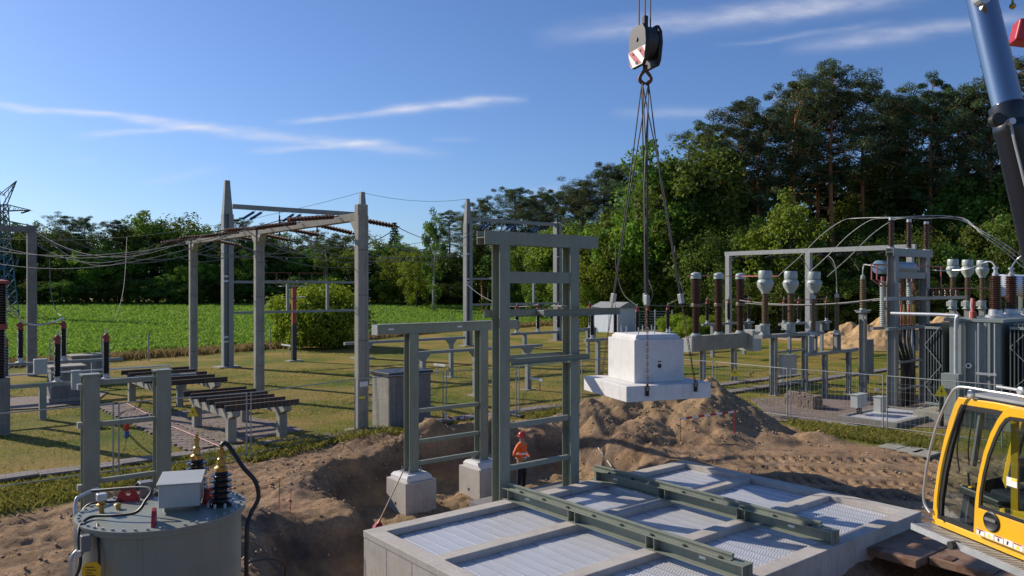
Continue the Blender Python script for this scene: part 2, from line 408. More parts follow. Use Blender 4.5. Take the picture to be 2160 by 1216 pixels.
# ------------------------------------------------------------------ ground
rng = np.random.default_rng(5)
TAB = rng.random((256, 256))
def vn(x, y):
    xi = np.floor(x).astype(int); yi = np.floor(y).astype(int); fx = x - xi; fy = y - yi
    fx = fx * fx * (3 - 2 * fx); fy = fy * fy * (3 - 2 * fy)
    a = TAB[xi & 255, yi & 255]; b = TAB[(xi + 1) & 255, yi & 255]; c = TAB[xi & 255, (yi + 1) & 255]; d = TAB[(xi + 1) & 255, (yi + 1) & 255]
    return (a * (1 - fx) + b * fx) * (1 - fy) + (c * (1 - fx) + d * fx) * fy
def fbm(x, y, o=4):
    s = 0; a = .5
    for i in range(o): s = s + a * (vn(x + 17.3 * i, y - 9.1 * i) - .5); x = x * 2.03; y = y * 2.03; a *= .5
    return s
def sdf(poly, x, y):                         # signed distance, negative inside
    d = np.full(x.shape, 1e9); ins = np.zeros(x.shape, bool); n = len(poly)
    for i in range(n):
        x0, y0 = poly[i]; x1, y1 = poly[(i + 1) % n]; ex, ey = x1 - x0, y1 - y0
        t = np.clip(((x - x0) * ex + (y - y0) * ey) / (ex * ex + ey * ey + 1e-12), 0, 1)
        d = np.minimum(d, np.hypot(x - x0 - t * ex, y - y0 - t * ey))
        c = ((y0 > y) != (y1 > y)) & (x < (x1 - x0) * (y - y0) / (y1 - y0 + 1e-12) + x0)
        ins ^= c
    return np.where(ins, -d, d)
def sst(a, b, x): t = np.clip((x - a) / (b - a), 0, 1); return t * t * (3 - 2 * t)

BL = G(766, 1119, .2); BA, BB = 10.3, 6.6     # left corner of the foundation rim, its two side lengths
bx0, by1 = BL.x, BL.y; bx1, by0 = bx0 + BA, by1 - BB
PIT = [(p.x, p.y) for p in (C(-2.2, 8), C(-3.4, 11), G(545, 1216), G(548, 1150), G(600, 1118), G(690, 1108), G(752, 1092), G(728, 1066), G(655, 1040), G(690, 1005), G(745, 985), G(800, 965), G(930, 942), G(1060, 922), G(1228, 916), G(1300, 955), G(1395, 978),
                            Vector((bx1 - 1.2, by1 - .4, 0)), Vector((bx0 + 1, by1 - 2, 0)), Vector((bx0 + 1, by0 - 3, 0)))]
DIRT = [(p.x, p.y) for p in (C(-30, 8), C(-30, 17.5), G(0, 1085), G(130, 1062), G(300, 1015), G(470, 972), G(560, 950), G(700, 935), G(800, 925), G(905, 915), G(1010, 900), G(1120, 885),
                             G(1235, 855), C(3.2, 32), C(6.2, 32.6), C(9.5, 30.5), G(1660, 900), G(1760, 925), G(1850, 942), G(1960, 955), G(2200, 965), C(40, 22), C(40, -6), C(-30, -6))]
SOUTH = [(bx0 - .2, by0 - 5), (bx1 + .3, by0 - 5), (bx1 + .3, by0 + .1), (bx0, by0 + .1)]
def ground_z(x, y):
    x = np.asarray(x, float); y = np.asarray(y, float)
    X = x * SA - y * CA; D = x * CA + y * SA
    dd = sdf(DIRT, x, y) + fbm(x * .9, y * .9) * .9
    dirt = 1 - sst(-.5, .35, dd)
    z = .03 * fbm(x * .35, y * .35, 3) * 2
    flat_ = 1 - .62 * sst(5.5, 8.0, X) * sst(27, 25, D)
    z = z + dirt * flat_ * (.18 * fbm(x * .8, y * .8, 5) + .14 * fbm(x * 3.1 + 5, y * 3.1, 4) + .10 * fbm(x * 7.3, y * 7.3, 4))
    # spoil thrown up along the edge of the dig
    sp = sdf(PIT, x, y) + fbm(x * .9, y * .9, 5) * .9
    z = z + dirt * .22 * np.exp(-((sp - .5) / .6) ** 2) * (.3 + 1.4 * vn(x * .8, y * .8))
    wall = sst(.15, -1.05, sp) * (1 + .35 * fbm(x * 2.3, y * 2.3, 5))
    z = z * (1 - wall * .55) - 1.0 * wall
    so_ = sst(.5, -1.0, sdf(SOUTH, x, y) + fbm(x * .8, y * .8) * .4); z = z - .9 * so_ * (1 - wall)
    def cone(cx, cd, h, r, k=1.0, ex=1.0, ang=0.0):
        p = C(cx, cd); dx, dy = X - cx, D - cd; c, s = math.cos(ang), math.sin(ang)
        u, v = (dx * c + dy * s) / ex, -dx * s + dy * c
        rr = np.hypot(u, v) * (1 + .28 * fbm(x * .9 + 3, y * .9, 4)) / r
        return h * np.clip(1 - rr, 0, 1) ** k
    hp = np.maximum.reduce([cone(7.35, 28.6, 1.85, 2.55, 1.0), cone(6.9, 27.6, 1.6, 2.4, 1.0), cone(7.8, 28.0, 1.35, 2.3, 1.0), cone(5.6, 28.9, 1.75, 2.8, 1.05), cone(4.2, 28.8, 1.55, 2.4, 1.05), cone(2.9, 28.4, 1.1, 1.9, 1.1), cone(6.3, 26.6, .75, 1.7), cone(4.6, 26.4, .8, 1.5),
                            cone(3.3, 26.9, .7, 1.3), cone(7.0, 25.6, .5, 1.2), cone(8.6, 26.4, .35, 1.4), cone(-1.5, 26.0, .62, 1.25), cone(-2.7, 25.6, .55, 1.2), cone(-.5, 26.9, .45, 1.0), cone(-4.6, 25.9, .3, .9, 1, 1.8, .5),
                            cone(-5.6, 14.6, .55, 1.0), cone(-6.3, 16.4, .4, 1.3), cone(1.7, 28.2, .5, 1.2), cone(10.3, 26.2, .28, 1.0)])
    z = z + hp * (1 + .28 * fbm(x * 2.7, y * 2.7, 5)) + (hp > .05) * .08 * fbm(x * 3.3, y * 3.3, 4)
    # tyre tracks with lug prints on the trodden sand to the right
    for (c0, c1, c2) in ((23.6, -.10, .9), (22.2, -.14, .2), (20.9, -.16, .5), (19.7, -.16, .7)):
        dt = D - (c0 + c1 * (X - 8) + .25 * np.sin(X * .4 + c2)); on = dirt * sst(6.3, 7.5, X) * sst(16, 14, X) * (1 - sst(.3, -.3, sp))
        lug = (np.abs(((X * 3.1 + np.sign(dt) * .5) % 1) - .5) < .22) & (np.abs(np.abs(dt) - .2) < .16)
        z = z - on * (np.exp(-(dt / .45) ** 2) * .05 + lug * .085)
    for (c0, c1) in ((15.2, .45), (16.6, .45), (18.6, .45), (20.0, .45)):      # older wheel ruts on the left
        dt = D - (c0 + c1 * (X + 8) + .2 * np.sin(X * .6)); on = dirt * sst(-5.2, -6.2, X)
        z = z - on * np.exp(-(dt / .22) ** 2) * .07
    # make room for the foundation itself
    ins = np.minimum(np.minimum(x - bx0, bx1 - x), np.minimum(y - by0, by1 - y))
    z = np.where(ins > .16, np.minimum(z, -.75), z)
    return z, dirt, wall, hp, dd
def gz(p):
    z, *_ = ground_z(np.array([p[0]]), np.array([p[1]])); return float(z[0])

def axis_lines(lo, hi, step, far):
    m = list(np.arange(lo, hi + 1e-6, step)); g = 1.13
    s = step; v = hi
    while v < far: s = min(s * g, far / 3); v += s; m.append(v)
    s = step; v = lo; pre = []
    while v > -far: s = min(s * g, far / 3); v -= s; pre.append(v)
    return np.array(pre[::-1] + m)
gx = axis_lines(-1.0, 29.0, .075, 2600); gy = axis_lines(1.5, 25.0, .075, 2600)
XX, YY = np.meshgrid(gx, gy, indexing='ij'); zz, dirt_m, wall_m, heap_m, _ = ground_z(XX.ravel(), YY.ravel())
far = np.hypot(XX.ravel(), YY.ravel()); zz = np.where(far > 300, zz - .5, zz)
nx, ny = len(gx), len(gy)
idx = np.arange(nx * ny).reshape(nx, ny)
quads = np.stack([idx[:-1, :-1], idx[1:, :-1], idx[1:, 1:], idx[:-1, 1:]], -1).reshape(-1, 4)
def np_mesh(name, verts, quads, attrs=None, mat=None, smooth=True, k=4):
    me = bpy.data.meshes.new(name); nv, nf = len(verts), len(quads)
    me.vertices.add(nv); me.vertices.foreach_set('co', np.ascontiguousarray(verts, np.float32).ravel())
    me.loops.add(nf * k); me.loops.foreach_set('vertex_index', np.ascontiguousarray(quads, np.int32).ravel())
    me.polygons.add(nf); me.polygons.foreach_set('loop_start', np.arange(0, nf * k, k, dtype=np.int32))
    me.update(calc_edges=True)
    for an, av in (attrs or {}).items():
        a = me.attributes.new(an, 'FLOAT', 'POINT'); a.data.foreach_set('value', np.ascontiguousarray(av, np.float32))
    if smooth: me.polygons.foreach_set('use_smooth', np.ones(nf, bool))
    if mat: me.materials.append(mat)
    me.validate()
    return me

def ground_mat():
    m = bpy.data.materials.new('grass_and_sand'); m.use_nodes = True
    nt = m.node_tree; n = nt.nodes; l = nt.links; b = n['Principled BSDF']; b.inputs['Roughness'].default_value = .95; b.inputs['Specular IOR Level'].default_value = .15
    tc = n.new('ShaderNodeTexCoord')
    def noise(sc, det=6, ro=.6):
        k = n.new('ShaderNodeTexNoise'); k.inputs['Scale'].default_value = sc; k.inputs['Detail'].default_value = det; k.inputs['Roughness'].default_value = ro
        l.new(tc.outputs['Object'], k.inputs['Vector']); return k.outputs['Fac']
    def ramp(f, stops):
        r = n.new('ShaderNodeValToRGB')
        while len(r.color_ramp.elements) < len(stops): r.color_ramp.elements.new(.5)
        for e, (p, c) in zip(r.color_ramp.elements, stops): e.position = p; e.color = (*c, 1)
        l.new(f, r.inputs['Fac']); return r.outputs['Color']
    def mix(f, a, c, mode='MIX'):
        k = n.new('ShaderNodeMix'); k.data_type = 'RGBA'; k.blend_type = mode
        if isinstance(f, (int, float)): k.inputs[0].default_value = f
        else: l.new(f, k.inputs[0])
        for i, v in ((6, a), (7, c)):
            if isinstance(v, tuple): k.inputs[i].default_value = (*v, 1)
            else: l.new(v, k.inputs[i])
        return k.outputs[2]
    def rng_(f, a, c, lo=0., hi=1.):
        k = n.new('ShaderNodeMapRange'); k.inputs[1].default_value = a; k.inputs[2].default_value = c; k.inputs[3].default_value = lo; k.inputs[4].default_value = hi
        l.new(f, k.inputs[0]); return k.outputs[0]
    def attr(a):
        k = n.new('ShaderNodeAttribute'); k.attribute_name = a; return k.outputs['Fac']
    lawn = ramp(noise(.22, 5), [(.30, (.075, .13, .012)), (.43, (.155, .165, .022)), (.56, (.27, .205, .05)), (.72, (.34, .23, .075))])
    fine = ramp(noise(7, 8, .75), [(.3, (.5, .52, .48)), (.7, (1.42, 1.36, 1.3))])
    lawn = mix(1.0, lawn, fine, 'MULTIPLY')
    sand = ramp(noise(.7, 8, .68), [(.3, (.18, .115, .068)), (.45, (.33, .22, .13)), (.62, (.45, .305, .19)), (.8, (.52, .37, .24))])
    speck = ramp(noise(11, 8, .8), [(.3, (.55, .53, .5)), (.62, (1.15, 1.13, 1.1))])
    sand = mix(1.0, sand, speck, 'MULTIPLY')
    topsoil = ramp(noise(3, 6), [(.35, (.07, .055, .047)), (.65, (.17, .13, .105))])
    gold = ramp(noise(4, 7, .7), [(.3, (.25, .165, .09)), (.7, (.44, .31, .17))])
    sand = mix(rng_(noise(.9, 6), .5, .64, 0, .8), sand, topsoil)
    sand = mix(rng_(attr('heap'), .1, .8, 0, .75), sand, gold)
    band = attr('soil'); sand = mix(rng_(band, .1, .35, 0, .6), sand, topsoil); sand = mix(rng_(band, .55, .8, 0, .8), sand, gold)
    col = mix(attr('dirt'), lawn, sand)
    l.new(col, b.inputs['Base Color'])
    bp = n.new('ShaderNodeBump'); bp.inputs['Strength'].default_value = .85; bp.inputs['Distance'].default_value = .075
    l.new(noise(16, 9, .8), bp.inputs['Height']); l.new(bp.outputs[0], b.inputs['Normal'])
    return m
gme = np_mesh('ground', np.stack([XX.ravel(), YY.ravel(), zz], 1), quads, {'dirt': dirt_m, 'soil': wall_m, 'heap': heap_m}, ground_mat())
ground = bpy.data.objects.new('ground', gme); COL.objects.link(ground); tag(ground, kind='structure')

# ------------------------------------------------------------------ new transformer foundation with gratings and rails
fnd = thing('transformer_foundation', 'large new concrete basin with galvanised gratings and two green rail girders on it', 'foundation', (bx0 + BA / 2, (by0 + by1) / 2, -1.0))
RW = .35
def rect(x0, y0, x1, y1, z): return [(x0, y0, z), (x1, y0, z), (x1, y1, z), (x0, y1, z)]
MB().ring(rect(bx0, by0, bx1, by1, .06), rect(bx0 + RW, by0 + RW, bx1 - RW, by1 - RW, .06), (0, 0, .14)).build('rim', CONC, fnd, bevel=.012)
nw = 7
for i in range(nw):
    y0 = by0 + BB * i / nw + .004; y1 = by0 + BB * (i + 1) / nw - .004
    MB().box(bx0 + .012, y0, -1.25, bx0 + .3, y1, .06).build('wall_panel', CONC, fnd, bevel=.008)
    MB().box(bx1 - .3, y0, -1.25, bx1 - .012, y1, .06).build('wall_panel', CONC, fnd, bevel=.008)
for i in range(11):
    x0 = bx0 + .3 + (BA - .6) * i / 11 + .004; x1 = bx0 + .3 + (BA - .6) * (i + 1) / 11 - .004
    MB().box(x0, by0 + .012, -1.25, x1, by0 + .3, .06).build('wall_panel', CONC, fnd, bevel=.008)
    MB().box(x0, by1 - .3, -1.25, x1, by1 - .012, .06).build('wall_panel', CONC, fnd, bevel=.008)
beams_y = [(by1 - 2.47, by1 - 2.15), (by1 - 4.64, by1 - 4.32)]
for (y0, y1) in beams_y:
    MB().box(bx0 + RW + .003, y0, -.55, bx1 - RW - .003, y1, .197).build('cross_beam', CONC, fnd, bevel=.012)
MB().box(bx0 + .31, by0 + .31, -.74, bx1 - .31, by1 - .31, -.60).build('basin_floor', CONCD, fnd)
rows = [(beams_y[0][1] + .01, by1 - RW - .01), (beams_y[1][1] + .01, beams_y[0][0] - .01), (by0 + RW + .01, beams_y[1][0] - .01)]
PLZ = .055; PW = .30; npl = int((BA - 2 * RW) / PW)
for (y0, y1) in rows:
    ln = y1 - y0
    mb = MB().box(-PW / 2 + .018, -ln / 2, -.004, PW / 2 - .018, ln / 2, 0)
    proto = None
    lip = MB()
    for s in (-1, 1): lip.box(s * (PW / 2 - .010) - .007, -ln / 2, -.05, s * (PW / 2 - .010) + .007, ln / 2, .012)
    for i in range(npl):
        x = bx0 + RW + (BA - 2 * RW - npl * PW) / 2 + PW * (i + .5); loc = Vector((x, (y0 + y1) / 2, PLZ + random.uniform(-.004, .004))) - fnd.location
        if proto is None:
            h = bpy.data.objects.new('h', None)
            proto = mb.build('grating_plank', GRATE); lipo = lip.build('plank_lip', GALV)
            pm, lm = proto.data, lipo.data
            for q in (proto, lipo): COL.objects.unlink(q); bpy.data.objects.remove(q)
            bpy.data.objects.remove(h)
        a = bpy.data.objects.new('grating_plank', pm); COL.objects.link(a); a.parent = fnd; a.location = loc; a.rotation_euler = (R(random.uniform(-.4, .4)), R(random.uniform(-.7, .7)), 0)
        b = bpy.data.objects.new('plank_lip', lm); COL.objects.link(b); b.parent = a; b.location = (0, 0, -.055)
    for s in (.22, .78):
        MB().box(bx0 + RW, y0 + ln * s - .04, PLZ - .18, bx1 - RW, y0 + ln * s + .04, PLZ - .065).build('grating_support', GALVD, fnd)
for gi, gxx in enumerate((bx0 + 3.82, bx0 + 6.72)):
    gr = thing('rail_girder', ['green grey rail girder on the concrete basin, the one nearer the white plinths', 'green grey rail girder across the basin gratings, the one farther right'][gi], 'girder', (gxx, (by0 + by1) / 2, .2), 'rail girders on the foundation')
    ya, yb = by0 + .06, by1 + .05; zc = .203 + .13
    MB().ibeam((gxx, ya, zc), (gxx, yb, zc), .26, .30, (0, 0, 1), .012, .018).build('i_beam', STEEL, gr)
    rl = MB(); zt = .203 + .26
    rl.box(gxx - .075, ya + .3, zt, gxx + .075, yb - .02, zt + .016); rl.box(gxx - .016, ya + .3, zt + .016, gxx + .016, yb - .02, zt + .07); rl.box(gxx - .034, ya + .3, zt + .07, gxx + .034, yb - .02, zt + .11)
    rl.build('rail', STEEL, gr, bevel=.006)
    for y in (ya + .02, beams_y[1][0] + .06, beams_y[1][1] - .06, beams_y[0][0] + .06, beams_y[0][1] - .06, yb - .2):
        m = MB()
        for s in (-1, 1): m.box(min(gxx + s * .008, gxx + s * .148), y - .008, .222, max(gxx + s * .008, gxx + s * .148), y + .008, .444)
        m.build('stiffener', STEEL, gr)
    y = ya + .5
    while y < yb:
        m = MB()
        for s in (-1, 1): m.box(gxx + s * .10 - .02, y - .03, zt, gxx + s * .10 + .02, y + .03, zt + .035)
        m.build('rail_clip', DKGREY, gr); y += .78
    for y in (ya + .95, yb - .75):
        MB().box(gxx - .0085, y - .07, zc - .03, gxx - .0062, y + .07, zc + .02).build('type_label', WHITE, gr)
# pad behind the rim carrying the tall portal
pad = tag(MB().box(bx0 + 3.62, by1 + .012, -1.1, bx0 + 7.3, by1 + 1.35, -.12).build('concrete_pad', CONCD, None, bevel=.01), 'low grey concrete pad behind the basin under the tall portal', 'pad')

# ------------------------------------------------------------------ plinths and the new green grey portals
def plinth(c, sx, sy, h, label, group, hole=True):
    t = thing('concrete_plinth', label, 'plinth', c, group); x, y, z = c
    MB().box(x - sx / 2, y - sy / 2, z, x + sx / 2, y + sy / 2, z + h).build('block', CONC, t, bevel=.012)
    m = MB(); k = .09
    a = [(x - sx / 2 + k, y - sy / 2 + k), (x + sx / 2 - k, y - sy / 2 + k), (x + sx / 2 - k, y + sy / 2 - k), (x - sx / 2 + k, y + sy / 2 - k)]
    b_ = [(x + (p - x) * .86, y + (q - y) * .86) for p, q in a]
    m.prism(a, z + h + .001, z + h + .09)
    m.add([(p, q, z + h + .09) for p, q in a] + [(p, q, z + h + .16) for p, q in b_], [(0, 1, 5, 4), (1, 2, 6, 5), (2, 3, 7, 6), (3, 0, 4, 7), (4, 5, 6, 7)])
    m.build('stepped_top', CONCW, t)
    if hole: MB().cyl((x - sx / 2 - .003, y + sy * .02, z + .26), .045, .02, 14, (1, 0, 0)).build('cable_hole', SIGNB, t)
    return t, z + h + .16
k1 = G(856, 1090, -1.0); k2 = G(1012, 1058, -1.0)
_, ZP = plinth((k1.x + .49, k1.y + .52, -1.02), .98, 1.05, .89, 'pale concrete plinth with a shovel leaning on it beside the basin', 'plinths under the low portal')
pl2, _ = plinth((k2.x + .49, k2.y + .52, -1.02), .98, 1.05, .89, 'pale concrete plinth with small yellow tag behind the tall portal column', 'plinths under the low portal')
MB().box(k2.x + .15, k2.y - .004, -.52, k2.x + .25, k2.y - .001, -.40).build('tag', BRASS, pl2)

def column(par, x, y, z0, z1, w=.30, mat=STEEL):
    c = MB().ibeam((x, y, z0 + .025), (x, y, z1), w, w, (0, 1, 0), .014, .02).build('column', mat, par)
    b_ = MB().box(x - w * .8, y - w * .8, z0, x + w * .8, y + w * .8, z0 + .025).build('base_plate', GALV, c)
    m = MB()
    for sx in (-1, 1):
        for sy in (-1, 1):
            m.cyl((x + sx * w * .62, y + sy * w * .62, z0 + .025), .028, .05, 6); m.cyl((x + sx * w * .62, y + sy * w * .62, z0 + .07), .014, .09, 6)
    m.build('anchor_bolts', GALV, c)
    return c
def rung(par, x0, x1, y, z, h=.11, name='cross_bar', d=.11, mat=STEEL): return MB().box(x0, y - d / 2, z - h / 2, x1, y + d / 2, z + h / 2).build(name, mat, par, bevel=.006)

# low portal with long head beam
xa, ya = k1.x + .49, k1.y + .52; xb = k2.x + .49
pt = thing('steel_portal', 'low green grey steel portal with wide head beam standing on two white plinths', 'portal', ((xa + xb) / 2, ya, ZP), 'new steel portals')
column(pt, xa, ya, ZP, 3.90); column(pt, xb, ya, ZP, 3.90)
m = MB(); m.ibeam((xa - 1.14, ya, 4.03), (xb + 1.35, ya, 4.03), .26, .26, (0, 1, 0), .014, .018); m.build('head_beam', STEEL, pt)
for x in (xa - 1.146, xb + 1.352): MB().box(x - .006, ya - .16, 3.895, x + .006, ya + .16, 4.165).build('end_plate', GALVD, pt)
MB().box(xa - 1.1, ya - .17, 4.163, xb + 1.3, ya + .17, 4.176).build('top_flange', STEEL, pt)
for x in (xa - .72, xa + 1.55): MB().box(x - .08, ya - .1342, 4.02, x + .08, ya - .1305, 4.06).build('paint_label', WHITE, pt)
for z in (1.72, .86, .26): rung(pt, xa + .152, xb - .152, ya - .05, z)

# tall portal between the two rail girders
xa2, xb2, y2 = bx0 + 3.80, bx0 + 6.08, by1 + .27; z0 = -.12
p2 = thing('steel_portal', 'tallest green grey steel portal with double bars behind the basin next to hanging block', 'portal', ((xa2 + xb2) / 2, y2, z0), 'new steel portals')
column(p2, xa2, y2, z0, 6.19, .31); column(p2, xb2, y2, z0, 6.19, .31)
MB().ibeam((xa2 - .60, y2, 6.35), (xb2 + .84, y2, 6.35), .32, .32, (0, 1, 0), .02, .022).build('head_beam', STEEL, p2)
MB().ibeam((xa2 + .16, y2, 5.42), (xb2 - .16, y2, 5.42), .28, .28, (0, 1, 0), .014, .02).build('upper_cross_beam', STEEL, p2)
def channel(par, x0, x1, y, z, h, d, s, name, mat=STEEL):     # C section, open side towards s
    m = MB(); m.box(x0, y, z - h / 2, x1, y + .01, z + h / 2)
    for k in (-1, 1):
        zc = z + k * (h / 2 - .006); m.box(x0, min(y, y + s * d), zc - .006, x1, max(y, y + s * d), zc + .006)
    return m.build(name, mat, par)
channel(p2, xa2 - .36, xa2 + 1.7, y2 + .17, 4.55, .18, .09, 1, 'bracket_channel')
channel(p2, xa2 + 1.2, xb2 + 1.65, y2 - .18, 4.55, .18, .09, -1, 'bracket_channel')
rung(p2, xa2 + 1.25, xa2 + 1.6, y2, 4.55, .12, 'spacer', .32)
for s in (-1, 1): channel(p2, xa2 - .1 if s > 0 else xa2 + .16, xb2 + .5, y2 + s * .19 - .005, 3.42 + .02 * s, .15, .07, s, 'double_channel')
rung(p2, xa2 + .157, xb2 - .157, y2 - .06, 1.86, .13); rung(p2, xa2 + .157, xb2 - .157, y2 - .06, .85, .12)
rung(p2, xb2 - .5, xb2 - .3, y2, 4.70, .05, 'cap_plate', .4); rung(p2, xb2 + .05 - .3, xb2 + .05, y2, 3.28, .05, 'cap_plate', .4)

# low portal on the left behind the tank
pL = C(-8.86, 16.2); xa3, y3 = pL.x, pL.y; xb3 = xa3 + 1.42
p3 = thing('steel_portal', 'short green grey H shaped steel portal on the left behind the round tank', 'portal', ((xa3 + xb3) / 2, y3, 0), 'new steel portals')
for x in (xa3, xb3):
    column(p3, x, y3, -.05, 3.34, .31); MB().box(x - .18, y3 - .18, 3.34, x + .18, y3 + .18, 3.37).build('cap_plate', STEEL, p3)
for z, h in ((3.18, .11), (2.30, .10), (1.1, .10)): rung(p3, xa3 + .155, xb3 - .155, y3 - .03, z, h)
for z in (3.05, 2.25, .95): MB().box(xa3 - .24, y3 - .06, z, xa3 - .157, y3 + .06, z + .12).build('bracket', GALVD, p3)
# ------------------------------------------------------------------ block hanging from the crane
HD = 22.0
hb = P(1361, 838, HD); HANG = Vector((hb.x, hb.y, 0))
ang = R(-2.0)
zt_s = P(1361, 800, HD).z; zb_s = zt_s - .42
hang = thing('hanging_block', 'white concrete foundation block on wide base slab hanging from crane slings', 'block', (HANG.x, HANG.y, zb_s))
def rot(x, y):
    a = R(-18.8); return (HANG.x + x * math.cos(a) - y * math.sin(a), HANG.y + x * math.sin(a) + y * math.cos(a))
def rbox(m, sx, sy, z0, z1, k=1.0):
    q = [(-sx / 2, -sy / 2), (sx / 2, -sy / 2), (sx / 2, sy / 2), (-sx / 2, sy / 2)]
    n = len(m.v); m.v += [(*rot(x, y), z0) for x, y in q] + [(*rot(x * k, y * k), z1) for x, y in q]
    m.f += [tuple(i + n for i in f) for f in ((3, 2, 1, 0), (4, 5, 6, 7), (0, 1, 5, 4), (1, 2, 6, 5), (2, 3, 7, 6), (3, 0, 4, 7))]
    return m
SLW = 2.62; BLW = 1.56
rbox(MB(), SLW, SLW, zb_s, zt_s).build('base_slab', CONCW, hang, bevel=.02)
zb2 = zt_s + 1.18
rbox(MB(), BLW, BLW, zt_s + .002, zb2).build('block', CONCW, hang, bevel=.015)
m = rbox(MB(), BLW - .16, BLW - .16, zb2 + .001, zb2 + .05); rbox(m, BLW - .16, BLW - .16, zb2 + .05, zb2 + .13, .9); m.build('stepped_top', CONCW, hang)
for (x, y) in ((-.5, -.5), (-.2, -.5), (.5, -.5), (.5, .5), (-.5, .5), (-.5, .2), (.1, -.35), (.2, .5)):
    q = rot(x, y); MB().cyl((q[0], q[1], zb2 + .125), .016, .2, 8).build('anchor_rod', GALV, hang)
nB = Vector((*rot(0, -1), 0)) - Vector((HANG.x, HANG.y, 0))
q = Vector((*rot(.0, -BLW / 2), zt_s + .45)) - nB * .004
MB().cyl(q + nB * .006, .065, .02, 18, -nB).build('cable_hole', SIGNB, hang)
q2 = q + Vector((0, 0, .12)); tx = Vector((*rot(1, 0), 0)) - Vector((HANG.x, HANG.y, 0))
MB().bar(q2 - tx * .05 + nB * .004, q2 + tx * .05 + nB * .004, .006, .03).build('stencil_mark', SIGNB, hang)

# hook block and ropes
hk = P(1361, 150, HD); hz = lambda py: P(1361, py, HD).z
hook = thing('hook_block', 'black crane hook block with red and white striped cheek plates hanging in the sky', 'hook block', (HANG.x, HANG.y, hz(180)))
ex = (RGT * .80 + FWD * .6).normalized(); nrm = Vector((0, 0, 1)).cross(ex)      # cheek plane directions
ex = (RGT * .36 - FWD * .93).normalized(); wy = (RGT * .93 + FWD * .36).normalized()
def cheek(s, th):
    o = Vector((HANG.x, HANG.y, 0)) + wy * s
    pr = [(-.34, 58), (.34, 58), (.52, 74), (.56, 98), (.46, 132), (.34, 143), (-.34, 143), (-.46, 132), (-.56, 98), (-.52, 74)]
    pr = [(a * .86, b) for a, b in pr]
    return [o + ex * a + Vector((0, 0, hz(b))) for a, b in pr]
for s in (-.27, .18):
    MB().extrude(cheek(s, .1), wy * .11).build('cheek_plate', HOOKB, hook, bevel=.012)
o = Vector((HANG.x, HANG.y, 0)) + wy * -.272
def cp(a, b): return o + ex * a + Vector((0, 0, hz(b)))
MB().extrude([cp(-.47, 106), cp(.47, 106), cp(.40, 133), cp(.29, 142), cp(-.29, 142), cp(-.40, 133)], wy * -.006).build('warning_panel', WHITE, hook)
o = Vector((HANG.x, HANG.y, 0)) + wy * -.280
for (a, b, c, d) in ((-.46, -.22, .02, .26), (.02, .26, .40, .40), (-.42, -.42, -.30, -.12)):
    if c < .3 and a > -.45 or a == -.46: poly = [cp(a, 107), cp(b, 107), cp(d, 140), cp(c, 140)]
    if a == .02: poly = [cp(.04, 107), cp(.30, 107), cp(.44, 120), cp(.38, 132)]
    if a == -.42: poly = [cp(-.45, 117), cp(-.24, 141), cp(-.28, 141), cp(-.40, 132)]
    MB().extrude(poly, wy * -.004).build('red_stripe', REDP, hook)
for (a, b, r_) in ((0, 86, .06), (-.2, 114, .03), (.22, 114, .03), (0, 135, .05)): MB().cyl(cp(a, b) + wy * -.002, r_, .02, 12, -wy).build('pin', SIGNB, hook)
MB().cyl(Vector((HANG.x, HANG.y, hz(92))) - wy * .15, .46, .32, 24, wy).build('sheave', DKGREY, hook)
MB().bar(Vector((HANG.x, HANG.y, hz(64))), Vector((HANG.x, HANG.y, hz(34))), .12, .14).build('anti_two_block_weight', HOOKB, hook, bevel=.02)
m = MB(); m.tube([Vector((HANG.x, HANG.y, hz(138))), Vector((HANG.x, HANG.y, hz(152)))], .07, 10)
for s in (-1, 1):
    c0 = Vector((HANG.x, HANG.y, 0))
    m.tube(smooth_path([c0 + ex * 0 + Vector((0, 0, hz(148))), c0 + RGT * s * .13 + Vector((0, 0, hz(160))), c0 + RGT * s * .15 + Vector((0, 0, hz(170))), c0 + RGT * s * .02 + Vector((0, 0, hz(179)))]), [.05] * 9 + [.06] * 9 + [.035], 8)
m.build('ramshorn_hook', CHAIN, hook, True)
TOP = Vector((HANG.x, HANG.y, 31.0))
hr = tag(None, None) if False else None
rp = thing('hoist_rope', 'three parallel hoist ropes running up from the hook block', 'rope', (HANG.x, HANG.y, hz(64)))
for x in (1348, 1360.5, 1372):
    q = P(x, 62, HD); MB().tube([q, (q.x, q.y, 30.6)], .021, 6).build('rope_fall', ROPE, rp)
corners = [(-SLW * .40, -SLW / 2 + .35), (SLW / 2 - .32, -SLW * .46), (SLW * .36, SLW / 2 - .4), (-SLW / 2 + .3, SLW * .42)]
corn_px = [(1357, 815), (1456, 818), None, (1270, 782)]
names = ['rope and chain sling to the near corner of the hanging block', 'rope and chain sling to the right corner of the hanging block', 'rope and chain sling to the hidden far corner of the hanging block', 'rope and chain sling to the left corner of the hanging block']
slab_edge = [(*rot(-SLW / 2 + .60, -SLW / 2 - .04), zt_s - .15), (*rot(SLW / 2 - .52, -SLW / 2 - .04), zt_s - .10), (*rot(SLW / 2 - .52, SLW / 2 + .04), zt_s - .1), (*rot(-SLW / 2 + .60, SLW / 2 + .04), zt_s - .10)]
hkc = Vector((HANG.x, HANG.y, hz(177)))
